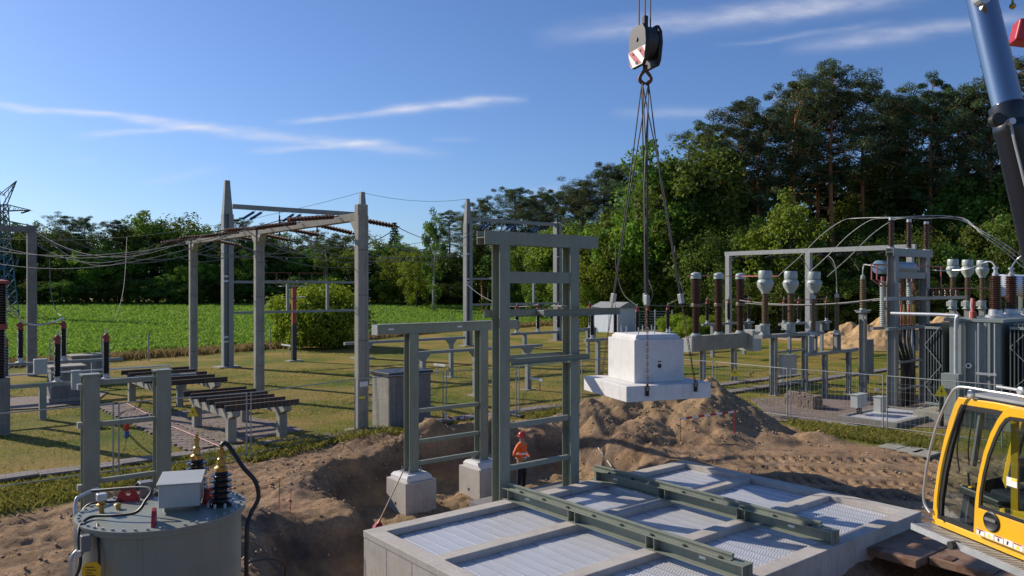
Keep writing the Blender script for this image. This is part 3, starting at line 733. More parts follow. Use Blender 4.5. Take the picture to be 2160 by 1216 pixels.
for i, e in enumerate(slab_edge):
    e = Vector(e); s = thing('chain_sling', names[i], 'sling', e, 'slings under the hook')
    mid = hkc.lerp(e, .70)
    for k in (-1, 1):
        side = (e - hkc).cross(Vector((0, 0, 1))).normalized() * .03 * k
        MB().tube([hkc + RGT * .09 * k + FWD * .04 * (i - 1.5), hkc.lerp(mid, .5) + side * 1.6, mid + side], .019, 6).build('wire_rope', ROPE, s)
    ms = mid + Vector((0, 0, -.35)); dn = (e - mid).normalized()
    MB().bar(mid + dn * .02, mid + dn * .30, .13, .13).build('coupling_sleeve', GALVD, s, bevel=.02)
    m = MB(); L = (e - mid).length - .3; n = int(L / .09)
    a = dn.cross(Vector((0, 0, 1))).normalized(); b = dn.cross(a)
    for j in range(n):
        c = mid + dn * (.3 + .09 * (j + .5)); u = a if j % 2 else b
        m.bar(c - dn * .055 + u * .022, c + dn * .055 + u * .022, .014, .014, a + b); m.bar(c - dn * .055 - u * .022, c + dn * .055 - u * .022, .014, .014, a + b)
    m.build('chain', CHAIN, s)
    m = MB(); m.tube(smooth_path([e + Vector((0, 0, .2)), e + RGT * .045 + Vector((0, 0, .1)), e + RGT * .03, e - RGT * .03, e - RGT * .045 + Vector((0, 0, .1)), e + Vector((0, 0, .2))], 3), .016, 6); m.build('sling_hook', CHAIN, s)
    MB().cyl(e - Vector((0, 0, .12)), .05, .13, 10).build('lifting_anchor', HOOKB, s)

# ------------------------------------------------------------------ round coil tank at the front left
tc_ = C(-4.07, 9.0); TZ = 2.62; TR = .90
tk = thing('oil_tank', 'round grey green coil tank with black bushings and grey terminal box on its lid', 'tank', (tc_.x, tc_.y, 0))
def tp(px, py, z=TZ): return G(px, py, z)
m = MB().lathe((tc_.x, tc_.y, -.2), [(TR - .04, 0), (TR - .04, TZ + .2 - .07)], 64)
m.build('shell', TANKG, tk, True)
MB().lathe((tc_.x, tc_.y, TZ - .068), [(TR + .005, 0), (TR + .005, .035)], 64).build('rim_flange', TANKG, tk, True)
MB().lathe((tc_.x, tc_.y, TZ - .030), [(TR + .01, 0), (TR + .01, .030)], 64).build('lid', TANKG, tk, True)
bm0 = MB().cyl((0, 0, 0), .016, .022, 6).build('lid_bolt', GALVD); bme = bm0.data; COL.objects.unlink(bm0); bpy.data.objects.remove(bm0)
for i in range(44):
    t = 2 * math.pi * i / 44; o = bpy.data.objects.new('lid_bolt', bme); COL.objects.link(o); o.parent = tk; o.location = Vector((tc_.x + (TR - .04) * math.cos(t), tc_.y + (TR - .04) * math.sin(t), TZ)) - tk.location
d = (RGT * .17 - FWD).normalized(); q = Vector((tc_.x, tc_.y, 0)) + d * (TR - .045)
MB().bar(q + Vector((0, 0, -.1)), q + Vector((0, 0, TZ - .08)), .04, .02, d).build('weld_strip', TANKG, tk)
def bushing(px, py, s=1.0):
    c = tp(px, py)
    b = MB().lathe(c, [(.13, 0), (.13, .03), (.10, .04)] + [(r * s, .05 + z) for r, z in sheds(.34, .075, .125, 5)] + [(.06, .42)], 24).build('bushing', DARKP, tk, True)
    MB().lathe(c + Vector((0, 0, .40)), [(.07, 0), (.075, .05), (.045, .07), (.04, .15), (.028, .16), (.028, .23), (.036, .235), (.036, .27), (.02, .275), (.02, .32)], 16).build('brass_terminal', BRASS, b, True)
    m = MB()
    for i in range(8):
        t = i * math.pi / 4; m.cyl((c.x + .145 * math.cos(t), c.y + .145 * math.sin(t), c.z), .016, .05, 6)
    m.build('flange_bolts', GALV, b)
    return c
b1 = bushing(466, 1066); b2 = bushing(415, 1036)
# terminal box with sloped lid
c = tp(378, 1082); ux = (RGT * .96 + FWD * .28).normalized(); uy = Vector((-ux.y, ux.x, 0))
def bx(a, b, z): return c + ux * a + uy * b + Vector((0, 0, z))
W_, D_, H_ = .40, .44, .32
pts = [bx(-.22, 0, .06), bx(.22, 0, .06), bx(.22, D_, .06), bx(-.22, D_, .06), bx(-.22, 0, .32), bx(.22, 0, .32), bx(.22, D_, .36), bx(-.22, D_, .36)]
MB().add(pts, [(3, 2, 1, 0), (4, 5, 6, 7), (0, 1, 5, 4), (1, 2, 6, 5), (2, 3, 7, 6), (3, 0, 4, 7)]).build('terminal_box', BOXG, tk, bevel=.012)
pts = [bx(-.24, -.02, .322), bx(.24, -.02, .322), bx(.24, D_ + .02, .365), bx(-.24, D_ + .02, .365)]
MB().extrude(pts, (0, 0, .014)).build('box_cover', BOXG, tk, bevel=.004)
MB().bar(bx(-.15, .1, 0), bx(-.15, .1, .065), .06, .06).build('box_foot', TANKG, tk); MB().bar(bx(.15, .35, 0), bx(.15, .35, .065), .06, .06).build('box_foot', TANKG, tk)
MB().cyl(bx(-.225, .12, .2), .03, .05, 10, -ux).build('cable_gland', DKGREY, tk)
# buchholz style box behind, and lugs
c3 = tp(307, 1046); MB().cbox(c3, .16, .16, .18).build('small_box', MIDGREY, tk, bevel=.01); MB().cyl(c3 + Vector((-.12, .02, .12)), .05, .07, 12, (1, 0, 0)).build('gauge', DKGREY, tk)
def lug(px, py, dirv, s=1.0):
    c = tp(px, py); dv = dirv.normalized(); n_ = Vector((-dv.y, dv.x, 0)) * .018
    out = [(-.13, 0), (.13, 0), (.13, .03)] + [(.09 * math.cos(t), .10 + .08 * math.sin(t)) for t in (0.2, .8, 1.57, 2.3, 2.94)] + [(-.13, .03)]
    inn = [(.032 * math.cos(t), .10 + .032 * math.sin(t)) for t in (-2.2, -.9, -.3, .2, .8, 1.57, 2.3, 2.94, 3.4)]
    MB().ring([c + dv * (a * s) + Vector((0, 0, b * s)) - n_ for a, b in out], [c + dv * (a * s) + Vector((0, 0, b * s)) - n_ for a, b in inn], n_ * 2).build('lifting_lug', REDP, tk)
lug(270, 1058, RGT + FWD * .25); lug(325, 1106, RGT * .35 - FWD); lug(444, 1058, RGT * .3 + FWD)
c = tp(214, 1082); MB().lathe(c, [(.03, 0), (.03, .08), (.055, .085), (.055, .10), (.035, .11), (.035, .14)], 12).build('valve_stem', BRASS, tk, True)
MB().cbox(c + Vector((0, 0, .14)), .10, .10, .08).build('valve_cap', GALV, tk, bevel=.008)
c = tp(249, 1074); MB().lathe(c, [(.03, 0), (.03, .05), (.045, .055), (.02, .07)], 10).build('bleed_plug', BRASS, tk, True)
L = lambda pts, r, mat, name, n=6: MB().tube(smooth_path(pts, n), r, 8).build(name, mat, tk, True)
lf = lambda px, py, D: P(px, py, D)
L([lf(160, 1216, 8.8), lf(161, 1165, 8.8), lf(160, 1120, 8.8), lf(160, 1060, 8.9), lf(172, 1046, 9.0), lf(200, 1034, 9.2), lf(212, 1036, 9.25), lf(214, 1050, 9.3)], .022, GALV, 'conduit')
L([lf(150, 1230, 8.7), lf(150, 1180, 8.7), lf(163, 1162, 8.75)], .022, GALV, 'conduit')
L([bx(-.3, .12, .2), lf(312, 1030, 8.75), lf(305, 1060, 8.6), lf(285, 1082, 8.5) , lf(240, 1088, 8.5), lf(195, 1090, 8.55), lf(170, 1108, 8.35), lf(166, 1140, 8.2), lf(170, 1185, 8.15), lf(160, 1216, 8.15), lf(140, 1235, 8.1)], .017, BLACK, 'control_cable')
L([c3 + Vector((-.08, 0, .02)), lf(250, 1058, 9.2), lf(195, 1062, 9.1), lf(172, 1080, 9.0), lf(164, 1100, 8.7)], .014, BLACK, 'control_cable')
L([lf(205, 1105, 8.35), lf(206, 1130, 8.2), lf(209, 1170, 8.15), lf(209, 1240, 8.15)], .014, BLACK, 'control_cable')
L([b1 + Vector((0, 0, .70)), b1 + Vector((.06, -.03, .72)), lf(512, 985, 9.0), lf(538, 1015, 9.0), lf(545, 1050, 9.0), lf(530, 1082, 8.95), lf(522, 1110, 8.85), lf(520, 1170, 8.8), lf(520, 1260, 8.8)], .026, BLACK, 'earthing_cable', 8)
L([lf(516, 1190, 8.9), lf(545, 1182, 9.2), lf(580, 1180, 9.5), lf(600, 1190, 9.8), lf(600, 1216, 9.9)], .013, BLACK, 'earth_lead')
c = P(180, 1147, 8.15); MB().cbox(c - Vector((0, 0, .08)), .09, .09, .17).build('junction_box', MIDGREY, tk, bevel=.008); MB().cyl(c + RGT * -.05 - Vector((0, 0, .1)), .035, .05, 12, -FWD).build('dial', GALV, tk)
c = P(193, 1203, 8.05); tag_pts = [c + RGT * (.10 * a) + Vector((0, 0, .085 * b)) for a, b in ((-1, -1), (.9, -1), (1, .4), (.55, 1), (-.55, .9), (-1, .3))]
MB().extrude(tag_pts, FWD * .004).build('hang_tag', TAGY, tk)
for i, (a0, a1, b) in enumerate(((-.06, .03, .03), (-.06, .05, 0.0), (-.06, .01, -.03), (-.06, .04, -.055))): MB().bar(c + RGT * a0 + Vector((0, 0, b)) - FWD * .002, c + RGT * a1 + Vector((0, 0, b)) - FWD * .002, .003, .008, (0, 0, 1)).build('tag_line', SIGNB, tk)

# ------------------------------------------------------------------ worker in the pit
def person(loc, yaw):
    t = thing("person", "worker in orange vest and red helmet standing in the dug pit behind the tall portal", "person")
    pass
    V = [(0, 0, .98), (0, .01, 1.12), (0, .01, 1.30), (0, 0, 1.44), (0, .005, 1.52), (0, -.015, 1.60), (0, -.02, 1.68), (0, -.005, 1.75),
         (.10, 0, .94), (.12, -.02, .50), (.13, .02, .09), (.13, -.12, .04),
         (-.10, 0, .94), (-.12, .0, .50), (-.14, .03, .09), (-.15, -.11, .04),
         (.19, 0, 1.42), (.34, .07, 1.18), (.22, -.15, 1.05), (.17, -.19, 1.03),
         (-.19, 0, 1.42), (-.33, .08, 1.17), (-.21, -.14, 1.06), (-.16, -.18, 1.04)]
    E = [(0, 1), (1, 2), (2, 3), (3, 4), (4, 5), (5, 6), (6, 7), (0, 8), (8, 9), (9, 10), (10, 11), (0, 12), (12, 13), (13, 14), (14, 15),
         (3, 16), (16, 17), (17, 18), (18, 19), (3, 20), (20, 21), (21, 22), (22, 23)]
    RR = [.15, .14, .16, .10, .055, .07, .085, .05, .10, .07, .045, .04, .10, .07, .045, .04, .075, .05, .036, .03, .075, .05, .036, .03]
    def skinned(name, vs, es, rs, mat, fl=1.0):
        me = bpy.data.meshes.new(name); me.from_pydata(vs, es, []); me.materials.append(mat)
        ob = bpy.data.objects.new(name, me); COL.objects.link(ob)
        sk = ob.modifiers.new('skin', 'SKIN'); sk.use_smooth_shade = True
        for v, r_ in zip(me.skin_vertices[0].data, rs): v.radius = (r_, r_ * fl)
        me.skin_vertices[0].data[0].use_root = True
        ss = ob.modifiers.new('sub', 'SUBSURF'); ss.levels = 1; ss.render_levels = 2
        ob.parent = t; return ob
    body = skinned('body', V, E, RR, SKIN)
    skinned('trousers', [V[i] for i in (0, 8, 9, 10, 12, 13, 14)] + [(0, .01, 1.06)], [(0, 1), (1, 2), (2, 3), (0, 4), (4, 5), (5, 6), (0, 7)], [.165, .115, .085, .07, .115, .085, .07, .15], NAVY)
    skinned('shirt', [(0, .01, 1.06), (0, .01, 1.30), (0, 0, 1.44), V[16], V[17], V[18], V[20], V[21], V[22]], [(0, 1), (1, 2), (2, 3), (3, 4), (4, 5), (2, 6), (6, 7), (7, 8)], [.15, .17, .10, .085, .06, .045, .085, .06, .045], ORANGE)
    skinned('vest', [(0, .01, .98), (0, .01, 1.12), (0, .01, 1.30), (0, 0, 1.45)], [(0, 1), (1, 2), (2, 3)], [.18, .175, .19, .13], ORANGE, .85)
    for z, r_ in ((1.03, .178), (1.16, .18)): MB().lathe((0, .01, z), [(r_ * 1.02, 0), (r_ * 1.02, .05)], 20).build('reflective_band', REFL, body, True)
    for o in (ob for ob in t.children if ob.name.startswith('body')): pass
    for s in (1, -1): MB().cbox((.13 * s if s > 0 else -.145, -.05, -.01), .10, .28, .10).build('boot', BLACK, t, bevel=.03)
    MB().lathe((0, -.015, 1.69), [(.165, 0), (.165, .012), (.118, .02), (.118, .06), (.095, .11), (.05, .14), (.01, .148)], 20).build('helmet', HELM, t, True)
    MB().lathe((0, -.105, 1.645), [(.016, 0), (.012, .05)], 8, (0, -.4, 1)).build('nose', SKIN, body, True)
    for s in (-1, 1):
        MB().lathe((.032 * s, -.098, 1.66), [(.006, 0), (.009, .008), (.004, .012)], 8, (0, -1, 0)).build('eye', SIGNB, body)
        MB().lathe((.088 * s, -.015, 1.63), [(.012, 0), (.02, .025), (.012, .06)], 8).build('ear', SKIN, body)
        for f in range(4):
            a = Vector((.165 * s, -.19 - .004 * f, 1.045 - .016 * f)); MB().tube([a, a + Vector((-.04 * s, -.02, -.005)), a + Vector((-.055 * s, .012, -.012))], [.0095, .0085, .007], 6).build('finger', SKIN, body, True)
        a = Vector((.17 * s, -.185, 1.06)); MB().tube([a, a + Vector((-.02 * s, -.03, .02)), a + Vector((-.04 * s, -.045, .015))], [.011, .010, .008], 6).build('thumb', SKIN, body, True)
    MB().bar((-.03, -.101, 1.596), (.03, -.101, 1.596), .006, .008).build('mouth', REDOX, body)
    t.location = loc; t.rotation_euler = (0, 0, yaw)
    return t
pc = P(1100, 960, 23.4)
person((pc.x, pc.y, gz(pc) - .02), math.atan2(-RGT.x, RGT.y) + R(150))

# shovel leaning on the near plinth
s0 = P(788, 1088, 19.4); s0.z = gz(s0) + .05; s1 = P(851, 993, 20.9)
sh = thing('shovel', 'red bladed shovel with wooden handle leaning on the nearer white plinth', 'shovel', s0)
dv = (s1 - s0).normalized(); sd_ = RGT.copy(); sd_ = (sd_ - dv * sd_.dot(dv)).normalized(); nn = dv.cross(sd_)
MB().tube([s0 + dv * .30, s1], .018, 8).build('handle', WOOD, sh, True)
bl = [(-.02, .38), (-.10, .33), (-.125, .2), (-.12, .08), (-.06, 0), (0, -.03), (.06, 0), (.12, .08), (.125, .2), (.10, .33), (.02, .38)]
m = MB(); n = len(bl); vs = [s0 + sd_ * a + dv * b + nn * (abs(a) * .35) for a, b in bl]
m.extrude(vs, nn * .006).build('blade', REDP, sh)
MB().lathe(s0 + dv * .28, [(.03, 0), (.022, .14)], 8, dv).build('socket', REDP, sh, True)

# ------------------------------------------------------------------ site fence panels
def fence_panel(a, b, label):
    a = Vector(a); b = Vector(b); za, zb = gz(a) + .10, gz(b) + .10; H = 1.92
    t = thing('construction_fence', label, 'fence', ((a.x + b.x) / 2, (a.y + b.y) / 2, min(za, zb) - .1), 'temporary fence panels round the site')
    u = (b - a); u.z = 0; L = u.length; u.normalize(); a = a + u * .07; b = b - u * .07
    A0, A1, B0, B1 = Vector((a.x, a.y, za)), Vector((a.x, a.y, za + H)), Vector((b.x, b.y, zb)), Vector((b.x, b.y, zb + H))
    for q in ((A0 - Vector((0, 0, .12)), A1), (B0 - Vector((0, 0, .12)), B1)): MB().tube(q, .022, 8).build('post', GALVD, t, True)
    for q in ((A1 - Vector((0, 0, .02)), B1 - Vector((0, 0, .02))), (A0 + Vector((0, 0, .06)), B0 + Vector((0, 0, .06)))): MB().tube(q, .017, 8).build('rail', GALVD, t, True)
    m = MB(); n = int(L / .16)
    for i in range(1, n):
        p = A0.lerp(B0, i / n); m.tube([p, p + Vector((0, 0, H - .03))], .0024, 3, False)
    for k in range(1, 7):
        z = Vector((0, 0, H * k / 7)); m.tube([A0 + z, B0 + z], .0024, 3, False)
    tag(m.build('wire_mesh', GALVD, t, flip=False), kind='stuff')
def fence_foot(p, label):
    z = gz(p); t = MB(); v = Vector(p)
    t.cbox((v.x, v.y, z - .02), .24, .66, .13)
    return tag(t.build('ballast_block', DKGREY, None, bevel=.02), label, 'fence foot', 'rubber feet under the fence panels')
F = [C(-16.4, 16.6), C(-13.6, 18.9), G(245, 1005), G(525, 966), G(752, 921), G(938, 897), G(1092, 880), C(2.95, 33.1), C(5.9, 35.4)]
FL = ['site fence panel at the far left edge of the lawn', 'site fence panel left of the short H shaped portal', 'site fence panel behind the short portal and in front of the paver path', 'site fence panel in front of the concrete beam trestles', 'site fence panel between the big concrete post and the grey hut', 'site fence panel behind the low portal on plinths', 'site fence panel seen through the tall portal', 'site fence panel behind the hanging block']
for i in range(len(F) - 1): fence_panel(F[i], F[i + 1], FL[i])
F2 = [C(5.9, 35.4), C(8.6, 32.8), G(1664, 886), G(1867, 911), C(15.9, 24.9)]
FL2 = ['site fence panel behind the sand heap under the brown columns', 'site fence panel right of the sand heap peak', 'site fence panel in front of the stacked pavers', 'site fence panel in front of the tall grey green cable portal']
for i in range(len(F2) - 1): fence_panel(F2[i], F2[i + 1], FL2[i])
for p, s in ((F[2], 'by the short H shaped portal'), (F[3], 'in front of the beam trestles'), (F[4], 'at the big concrete post'), (F[5], 'behind the low portal'), (F[6], 'seen through the tall portal'), (F2[2], 'right of the sand heap'), (F2[3], 'at the right near the cable portal')):
    fence_foot(p, 'dark rubber fence foot on the ground ' + s)

# ------------------------------------------------------------------ cable trench with slabs, paver path, string line
tr = thing('cable_trench', 'long row of dark weathered cover slabs across the lawn', 'cable trench', G(540, 935))
p0 = G(-60, 1023); x = p0.x; y0t = p0.y; x1 = G(1235, 846).x
proto = None; n = 0
while x < x1 + 18:
    z = .05 + .02 * math.sin(n * 1.7)
    if proto is None:
        ob = MB().box(-.48, -.30, 0, .48, .30, .07).build('cover_slab', SLAB, None, bevel=.012); proto = ob.data
        COL.objects.unlink(ob); bpy.data.objects.remove(ob)
    if not (sdf(DIRT, np.array([x]), np.array([y0t]))[0] < -.3):
        ob = bpy.data.objects.new('cover_slab', proto); COL.objects.link(ob); ob.parent = tr
        ob.location = Vector((x, y0t + random.uniform(-.02, .02), z - .02)) - tr.location; ob.rotation_euler = (R(random.uniform(-1, 1)), R(random.uniform(-1, 1)), R(random.uniform(-1.2, 1.2)))
        bv = ob.modifiers.new('bevel', 'BEVEL'); bv.width = .012; bv.segments = 1
    x += 1.0; n += 1
tr2 = thing('cable_trench', 'second row of dark cover slabs beyond the sand heap toward the transformer', 'cable trench', G(1700, 800))
q = G(1500, 835); x = q.x; yy = q.y
for i in range(24):
    ob = bpy.data.objects.new('cover_slab', proto); COL.objects.link(ob); ob.parent = tr2
    ob.location = Vector((x + i * 1.0, yy + random.uniform(-.03, .03), .03)) - tr2.location
    ob.rotation_euler = (0, 0, R(random.uniform(-1.2, 1.2)))
def paver_mat():
    m = M('paver_path', (.21, .165, .145), .92, 0, .2, 1.5, .3, 30)
    nt = m.node_tree; n = nt.nodes; l = nt.links; b = n['Principled BSDF']; src = b.inputs['Base Color'].links[0].from_socket
    br = n.new('ShaderNodeTexBrick'); br.inputs['Scale'].default_value = 4.0; br.inputs['Mortar Size'].default_value = .018
    br.inputs['Color1'].default_value = (1.1, 1.05, 1, 1); br.inputs['Color2'].default_value = (.8, .8, .85, 1); br.inputs['Mortar'].default_value = (.45, .42, .4, 1)
    tc = n.new('ShaderNodeTexCoord'); l.new(tc.outputs['Object'], br.inputs['Vector'])
    mx = n.new('ShaderNodeMix'); mx.data_type = 'RGBA'; mx.blend_type = 'MULTIPLY'; mx.inputs[0].default_value = 1
    l.new(src, mx.inputs[6]); l.new(br.outputs['Color'], mx.inputs[7]); l.new(mx.outputs[2], b.inputs['Base Color'])
    return m
PAVER = paver_mat()
pp = [G(215, 850), G(268, 853), G(478, 942), G(402, 958)]
def sheet(name, pts, mat, z, kind='structure'):
    n = len(pts); o = MB().add([(p.x, p.y, z) for p in pts] + [(p.x, p.y, z - .12) for p in pts], [tuple(range(n))] + [(i, (i + 1) % n, n + (i + 1) % n, n + i) for i in range(n)]).build(name, mat)
    return tag(o, kind=kind)
pth = sheet('path', pp, PAVER, .02)
e0 = (pp[2] - pp[1]).normalized(); e1 = (pp[3] - pp[2]).normalized(); Lp, Wp = (pp[2] - pp[1]).length, (pp[3] - pp[2]).length; nr, nc = int(Lp / .26), int(Wp / .42); pv = None
for i in range(nr):
    for j in range(nc):
        if pv is None:
            ob = MB().box(-.124, -.204, 0, .124, .204, .07).build('paver', PAVER); pv = ob.data; COL.objects.unlink(ob); bpy.data.objects.remove(ob)
        c = pp[1] + e0 * (.26 * (i + .5)) + e1 * (.42 * (j + .5) + .1 * (i % 2)); ob = bpy.data.objects.new('paver', pv); COL.objects.link(ob); ob.parent = pth
        ob.location = Vector((c.x, c.y, .0 + random.uniform(-.006, .006))) - pth.location; ob.rotation_euler = (R(random.uniform(-1, 1)), R(random.uniform(-1, 1)), math.atan2(e0.y, e0.x))
sheet('path', [G(-80, 872), G(100, 862), G(200, 850), G(228, 828), G(100, 838), G(-80, 842)], PAVER, .05)
sheet('path', [G(300, 880), G(478, 940), G(640, 908), G(590, 893), G(430, 862)], PAVER, .035)
sheet('path', [G(1580, 842), G(1640, 890), G(1990, 905), G(2160, 880), G(2160, 845), G(1800, 836)], PAVER, .03)
pts = [G(265, 850, .1), G(300, 868, .1), G(345, 892, .1), G(400, 915, .1), G(468, 944, .1)]
wire(smooth_path(pts, 5), .018, 'orange pink string line along the edge of the paver path', 'string', PINK, 'string_line')

# big concrete supports of the two steel beam trestles
def trestle(l0, l1, r0, h, label, nb, bl, sleg):
    # l0,l1: near and far legs of the nearer frame; r0: direction to the other frame
    t = thing('beam_trestle', label, 'trestle', ((l0.x + r0.x) / 2, (l0.y + l1.y) / 2, 0), 'concrete trestles with steel beams')
    xs = (l0.x, r0.x)
    for x in xs:
        f = MB()
        for y in (l0.y, l1.y): MB().box(x - .14, y - .16, -.1, x + .14, y + .16, h - .30).build('leg', CONCO, t, bevel=.015)
        ya_, yb_ = min(l0.y, l1.y) - .55, max(l0.y, l1.y) + .55
        prof = [(ya_, h - .16), (ya_, h), (yb_, h), (yb_, h - .16), (yb_ - .45, h - .30), (ya_ + .45, h - .30)]
        MB().extrude([(x - .13, a, b) for a, b in prof], (.26, 0, 0)).build('cap_beam', CONCO, t, bevel=.012)
        f = None
    for i in range(nb):
        y = ya_ + .12 + (yb_ - ya_ - .24) * i / (nb - 1)
        MB().ibeam((xs[0] - .35, y, h + .10), (xs[1] + .35 + random.uniform(-.1, .1), y, h + .10), .20, .11, (0, 0, 1), .012, .016).build('steel_beam', RBEAM, t)
    return t
n0 = G(487, 935); n1 = G(407, 903); n2 = G(585, 922)
trestle(n0, Vector((n0.x, n1.y, 0)), Vector((n0.x + 1.75, n0.y, 0)), 1.12, 'nearer concrete trestle with rusty steel beams and a yellow warning triangle', 6, 2.4, 0)
m0 = G(335, 874); m1 = G(276, 847)
trestle(m0, Vector((m0.x, m1.y, 0)), Vector((m0.x + 2.2, m0.y, 0)), 1.18, 'farther concrete trestle with grey steel beams at the head of the path', 5, 2.4, 0)
def warn_sign(c, nrm, s, label):
    u = Vector((0, 0, 1)).cross(nrm).normalized(); z = Vector((0, 0, 1)); t = thing('warning_sign', label, 'sign', c, 'yellow high voltage triangles')
    MB().extrude([c + u * -s + z * -s * .8, c + u * s + z * -s * .8, c + u * s * .12 + z * s * .95, c + u * -s * .12 + z * s * .95], -nrm * .006).build('plate', SIGNY, t)
    q = c + nrm * .003; b = [(.0, .42), (-.2, -.08), (.02, -.02), (-.08, -.42), (.2, .08), (-.02, .04)]
    MB().extrude([q + u * a * s + z * d_ * s for a, d_ in b], nrm * .002).build('bolt_symbol', SIGNB, t)
    return t
toc = lambda p: (Vector((0, 0, 0)) - Vector((p.x, p.y, 0))).normalized()
c = Vector((n0.x - .14 - .02, n1.y, .62)); c = P(407, 870, (Vector((n0.x, n1.y, 0))).dot(FWD) - .25); warn_sign(c, toc(c), .20, 'yellow high voltage triangle on the leg of the beam trestle')

# dark roofed concrete hut
hp = G(822, 910); t = thing('concrete_hut', 'small grey concrete hut with dark flat roof behind the low portal', 'hut', (hp.x + .85, hp.y + .7, 0))
MB().box(hp.x, hp.y, -.1, hp.x + 1.75, hp.y + 1.3, 1.95).build('wall', CONCD, t, bevel=.015)
MB().box(hp.x - .06, hp.y - .06, 1.95, hp.x + 1.82, hp.y + 1.38, 2.08).build('roof', DKGREY, t, bevel=.02)
MB().box(hp.x + .30, hp.y - .02, .15, hp.x + 1.45, hp.y - .001, 1.80).build('door', CONCD, t, bevel=.008)
MB().box(hp.x - .012, hp.y + .06, 0, hp.x - .001, hp.y + 1.24, 1.92).build('side_panel', CONCO, t)

# lantern hanging on the fence
c = P(267, 893, 22.2); t = thing('site_lantern', 'small red and blue lantern hanging at the fence behind the short portal', 'lantern', c)
MB().lathe(c - Vector((0, 0, .22)), [(.05, 0), (.07, .03), (.07, .2), (.04, .22)], 12).build('red_lens', REDP, t, True); MB().lathe(c - Vector((0, 0, .44)), [(.03, 0), (.065, .03), (.065, .2), (.05, .219)], 12).build('blue_case', BLUEI, t, True)
MB().tube([c - Vector((0, 0, .44)), c - Vector((.05, .02, .7)), G(240, 985)], .008, 5).build('cable', BLACK, t); MB().tube([c, c + Vector((0, 0, .25))], .006, 5).build('hook', BLACK, t)
# ------------------------------------------------------------------ tape, stakes
tp_ = [P(1435, 884, 25.4), P(1470, 880, 25.4), P(1510, 875, 25.4), P(1549, 869, 25.4)]
b = thing('barrier_tape', 'red and white barrier tape stretched on a red stake in front of the sand heap', 'tape', (tp_[0].x, tp_[0].y, gz(tp_[0])))
for i in range(9):
    q0 = tp_[0].lerp(tp_[3], i / 9); q1 = tp_[0].lerp(tp_[3], (i + 1) / 9); MB().bar(q0, q1, .004, .07).build('stripe', REDP if i % 2 else WHITE, b)
s_ = tp_[3]; MB().tube([(s_.x, s_.y, gz(s_) - .1), s_ + Vector((0, 0, .05))], .014, 6).build('stake', REDP, b); s_ = tp_[0]
MB().tube([(s_.x, s_.y, gz(s_) - .1), s_ + Vector((0, 0, .03))], .012, 6).build('stake', RUSTY, b)
tp_ = [P(937, 875, 28), P(980, 880, 27.6)]
b = thing('barrier_tape', 'sagging red and white barrier tape on the lawn edge behind the low portal', 'tape', (tp_[0].x, tp_[0].y, gz(tp_[0])))
for i in range(5):
    f = lambda k: tp_[0].lerp(tp_[1], k / 5) - Vector((0, 0, .12 * math.sin(math.pi * k / 5)))
    MB().bar(f(i), f(i + 1), .004, .07).build('stripe', REDP if i % 2 else WHITE, b)
for s_ in tp_: MB().tube([(s_.x, s_.y, gz(s_) - .1), s_ + Vector((0, 0, .05))], .014, 6).build('stake', REDP, b)
for (px, py, h, lab) in ((588, 1105, .75, 'thin red marker rod in the sand right of the tank'), (612, 1105, .55, 'short leaning red marker rod in the sand beside the taller rod')):
    p = G(px, py); p.z = gz(p); tag(MB().tube([p - Vector((0, 0, .1)), p + Vector((.03, .02, h))], .008, 6).build('marker_rod', REDP), lab, 'marker rod', 'red marker rods')
p = P(1266 - 0, 960, 23.6); 
wire([P(1262, 945, 25.2), P(1290, 985, 23.6)], .02, 'grey pole lying on the pit bank right of the tall portal', 'pole', GALVD, 'lying_pole')
for (x0, y0, x1, y1, lab) in ((1733, 889, 1810, 900, 'pale timber plank lying in the grass left of the small grating pit'), (1905, 912, 1965, 921, 'timber plank with red end in the grass before the crane cab')):
    a, b2 = G(x0, y0, .1), G(x1, y1, .1); tag(MB().bar(a, b2, .16, .07).build('timber_plank', WOOD if x0 > 1800 else CONCO, None, bevel=.008), lab, 'plank')
for i, (x0, y0) in enumerate(((1885, 940), (1925, 948), (1950, 955))):
    a = G(x0, y0, .08); tag(MB().box(a.x - .45, a.y - .3, a.z - .06, a.x + .45, a.y + .3, a.z).build('loose_slab', CONCO, None, bevel=.01), ['cracked loose concrete slab left of the crane cab', 'middle loose slab between grass and tyre tracks', 'loose slab nearest the crane cab handrail'][i], 'slab')

A_ = Vector((1, 0, 0)); B_ = Vector((0, 1, 0)); Z_ = Vector((0, 0, 1))
# ------------------------------------------------------------------ concrete line gantry at the left centre
g0 = G(762, 910); HG = 7.9
gan = thing('concrete_gantry', 'old concrete gantry of three big posts carrying brown insulator strings left of centre', 'gantry', (g0.x, g0.y, 0))
for k in range(3):
    x, y = g0.x, g0.y + 9.9 * k
    h = HG + (.25 if k == 0 else 0)
    p = MB().box(x - .20, y - .14, -.1, x + .20, y + .14, h); p = p.build('post', CONCO, gan, bevel=.02)
    MB().box(x - .20, y - .165, -.1, x - .06, y - .142, h - .4).build('rib', CONCO, p); MB().box(x + .12, y - .165, -.1, x + .20, y - .142, h - .4).build('rib', CONCO, p)
    for j in range(1, 5): MB().box(x - .202, y - .168, h * j / 5 - .02, x + .202, y - .143, h * j / 5 + .02).build('cast_band', CONCD, p)
    MB().prism([(x - .45, y - .4), (x + .45, y - .4), (x + .45, y + .4), (x - .45, y + .4)], -.2, .08).build('footing', CONCO, p)
    if k == 0:
        for j in range(22): MB().bar((x + .2, y - .1, .9 + .3 * j), (x + .33, y - .1, .9 + .3 * j), .02, .02).build('step_iron', GALVD, p)
        MB().box(x - .16, y - .20, 1.62, x + .16, y - .175, 1.80).build('notice', WHITE, p); MB().box(x - .2, y - .20, 1.2, x + .05, y - .175, 1.27).build('tag', SIGNY, p)
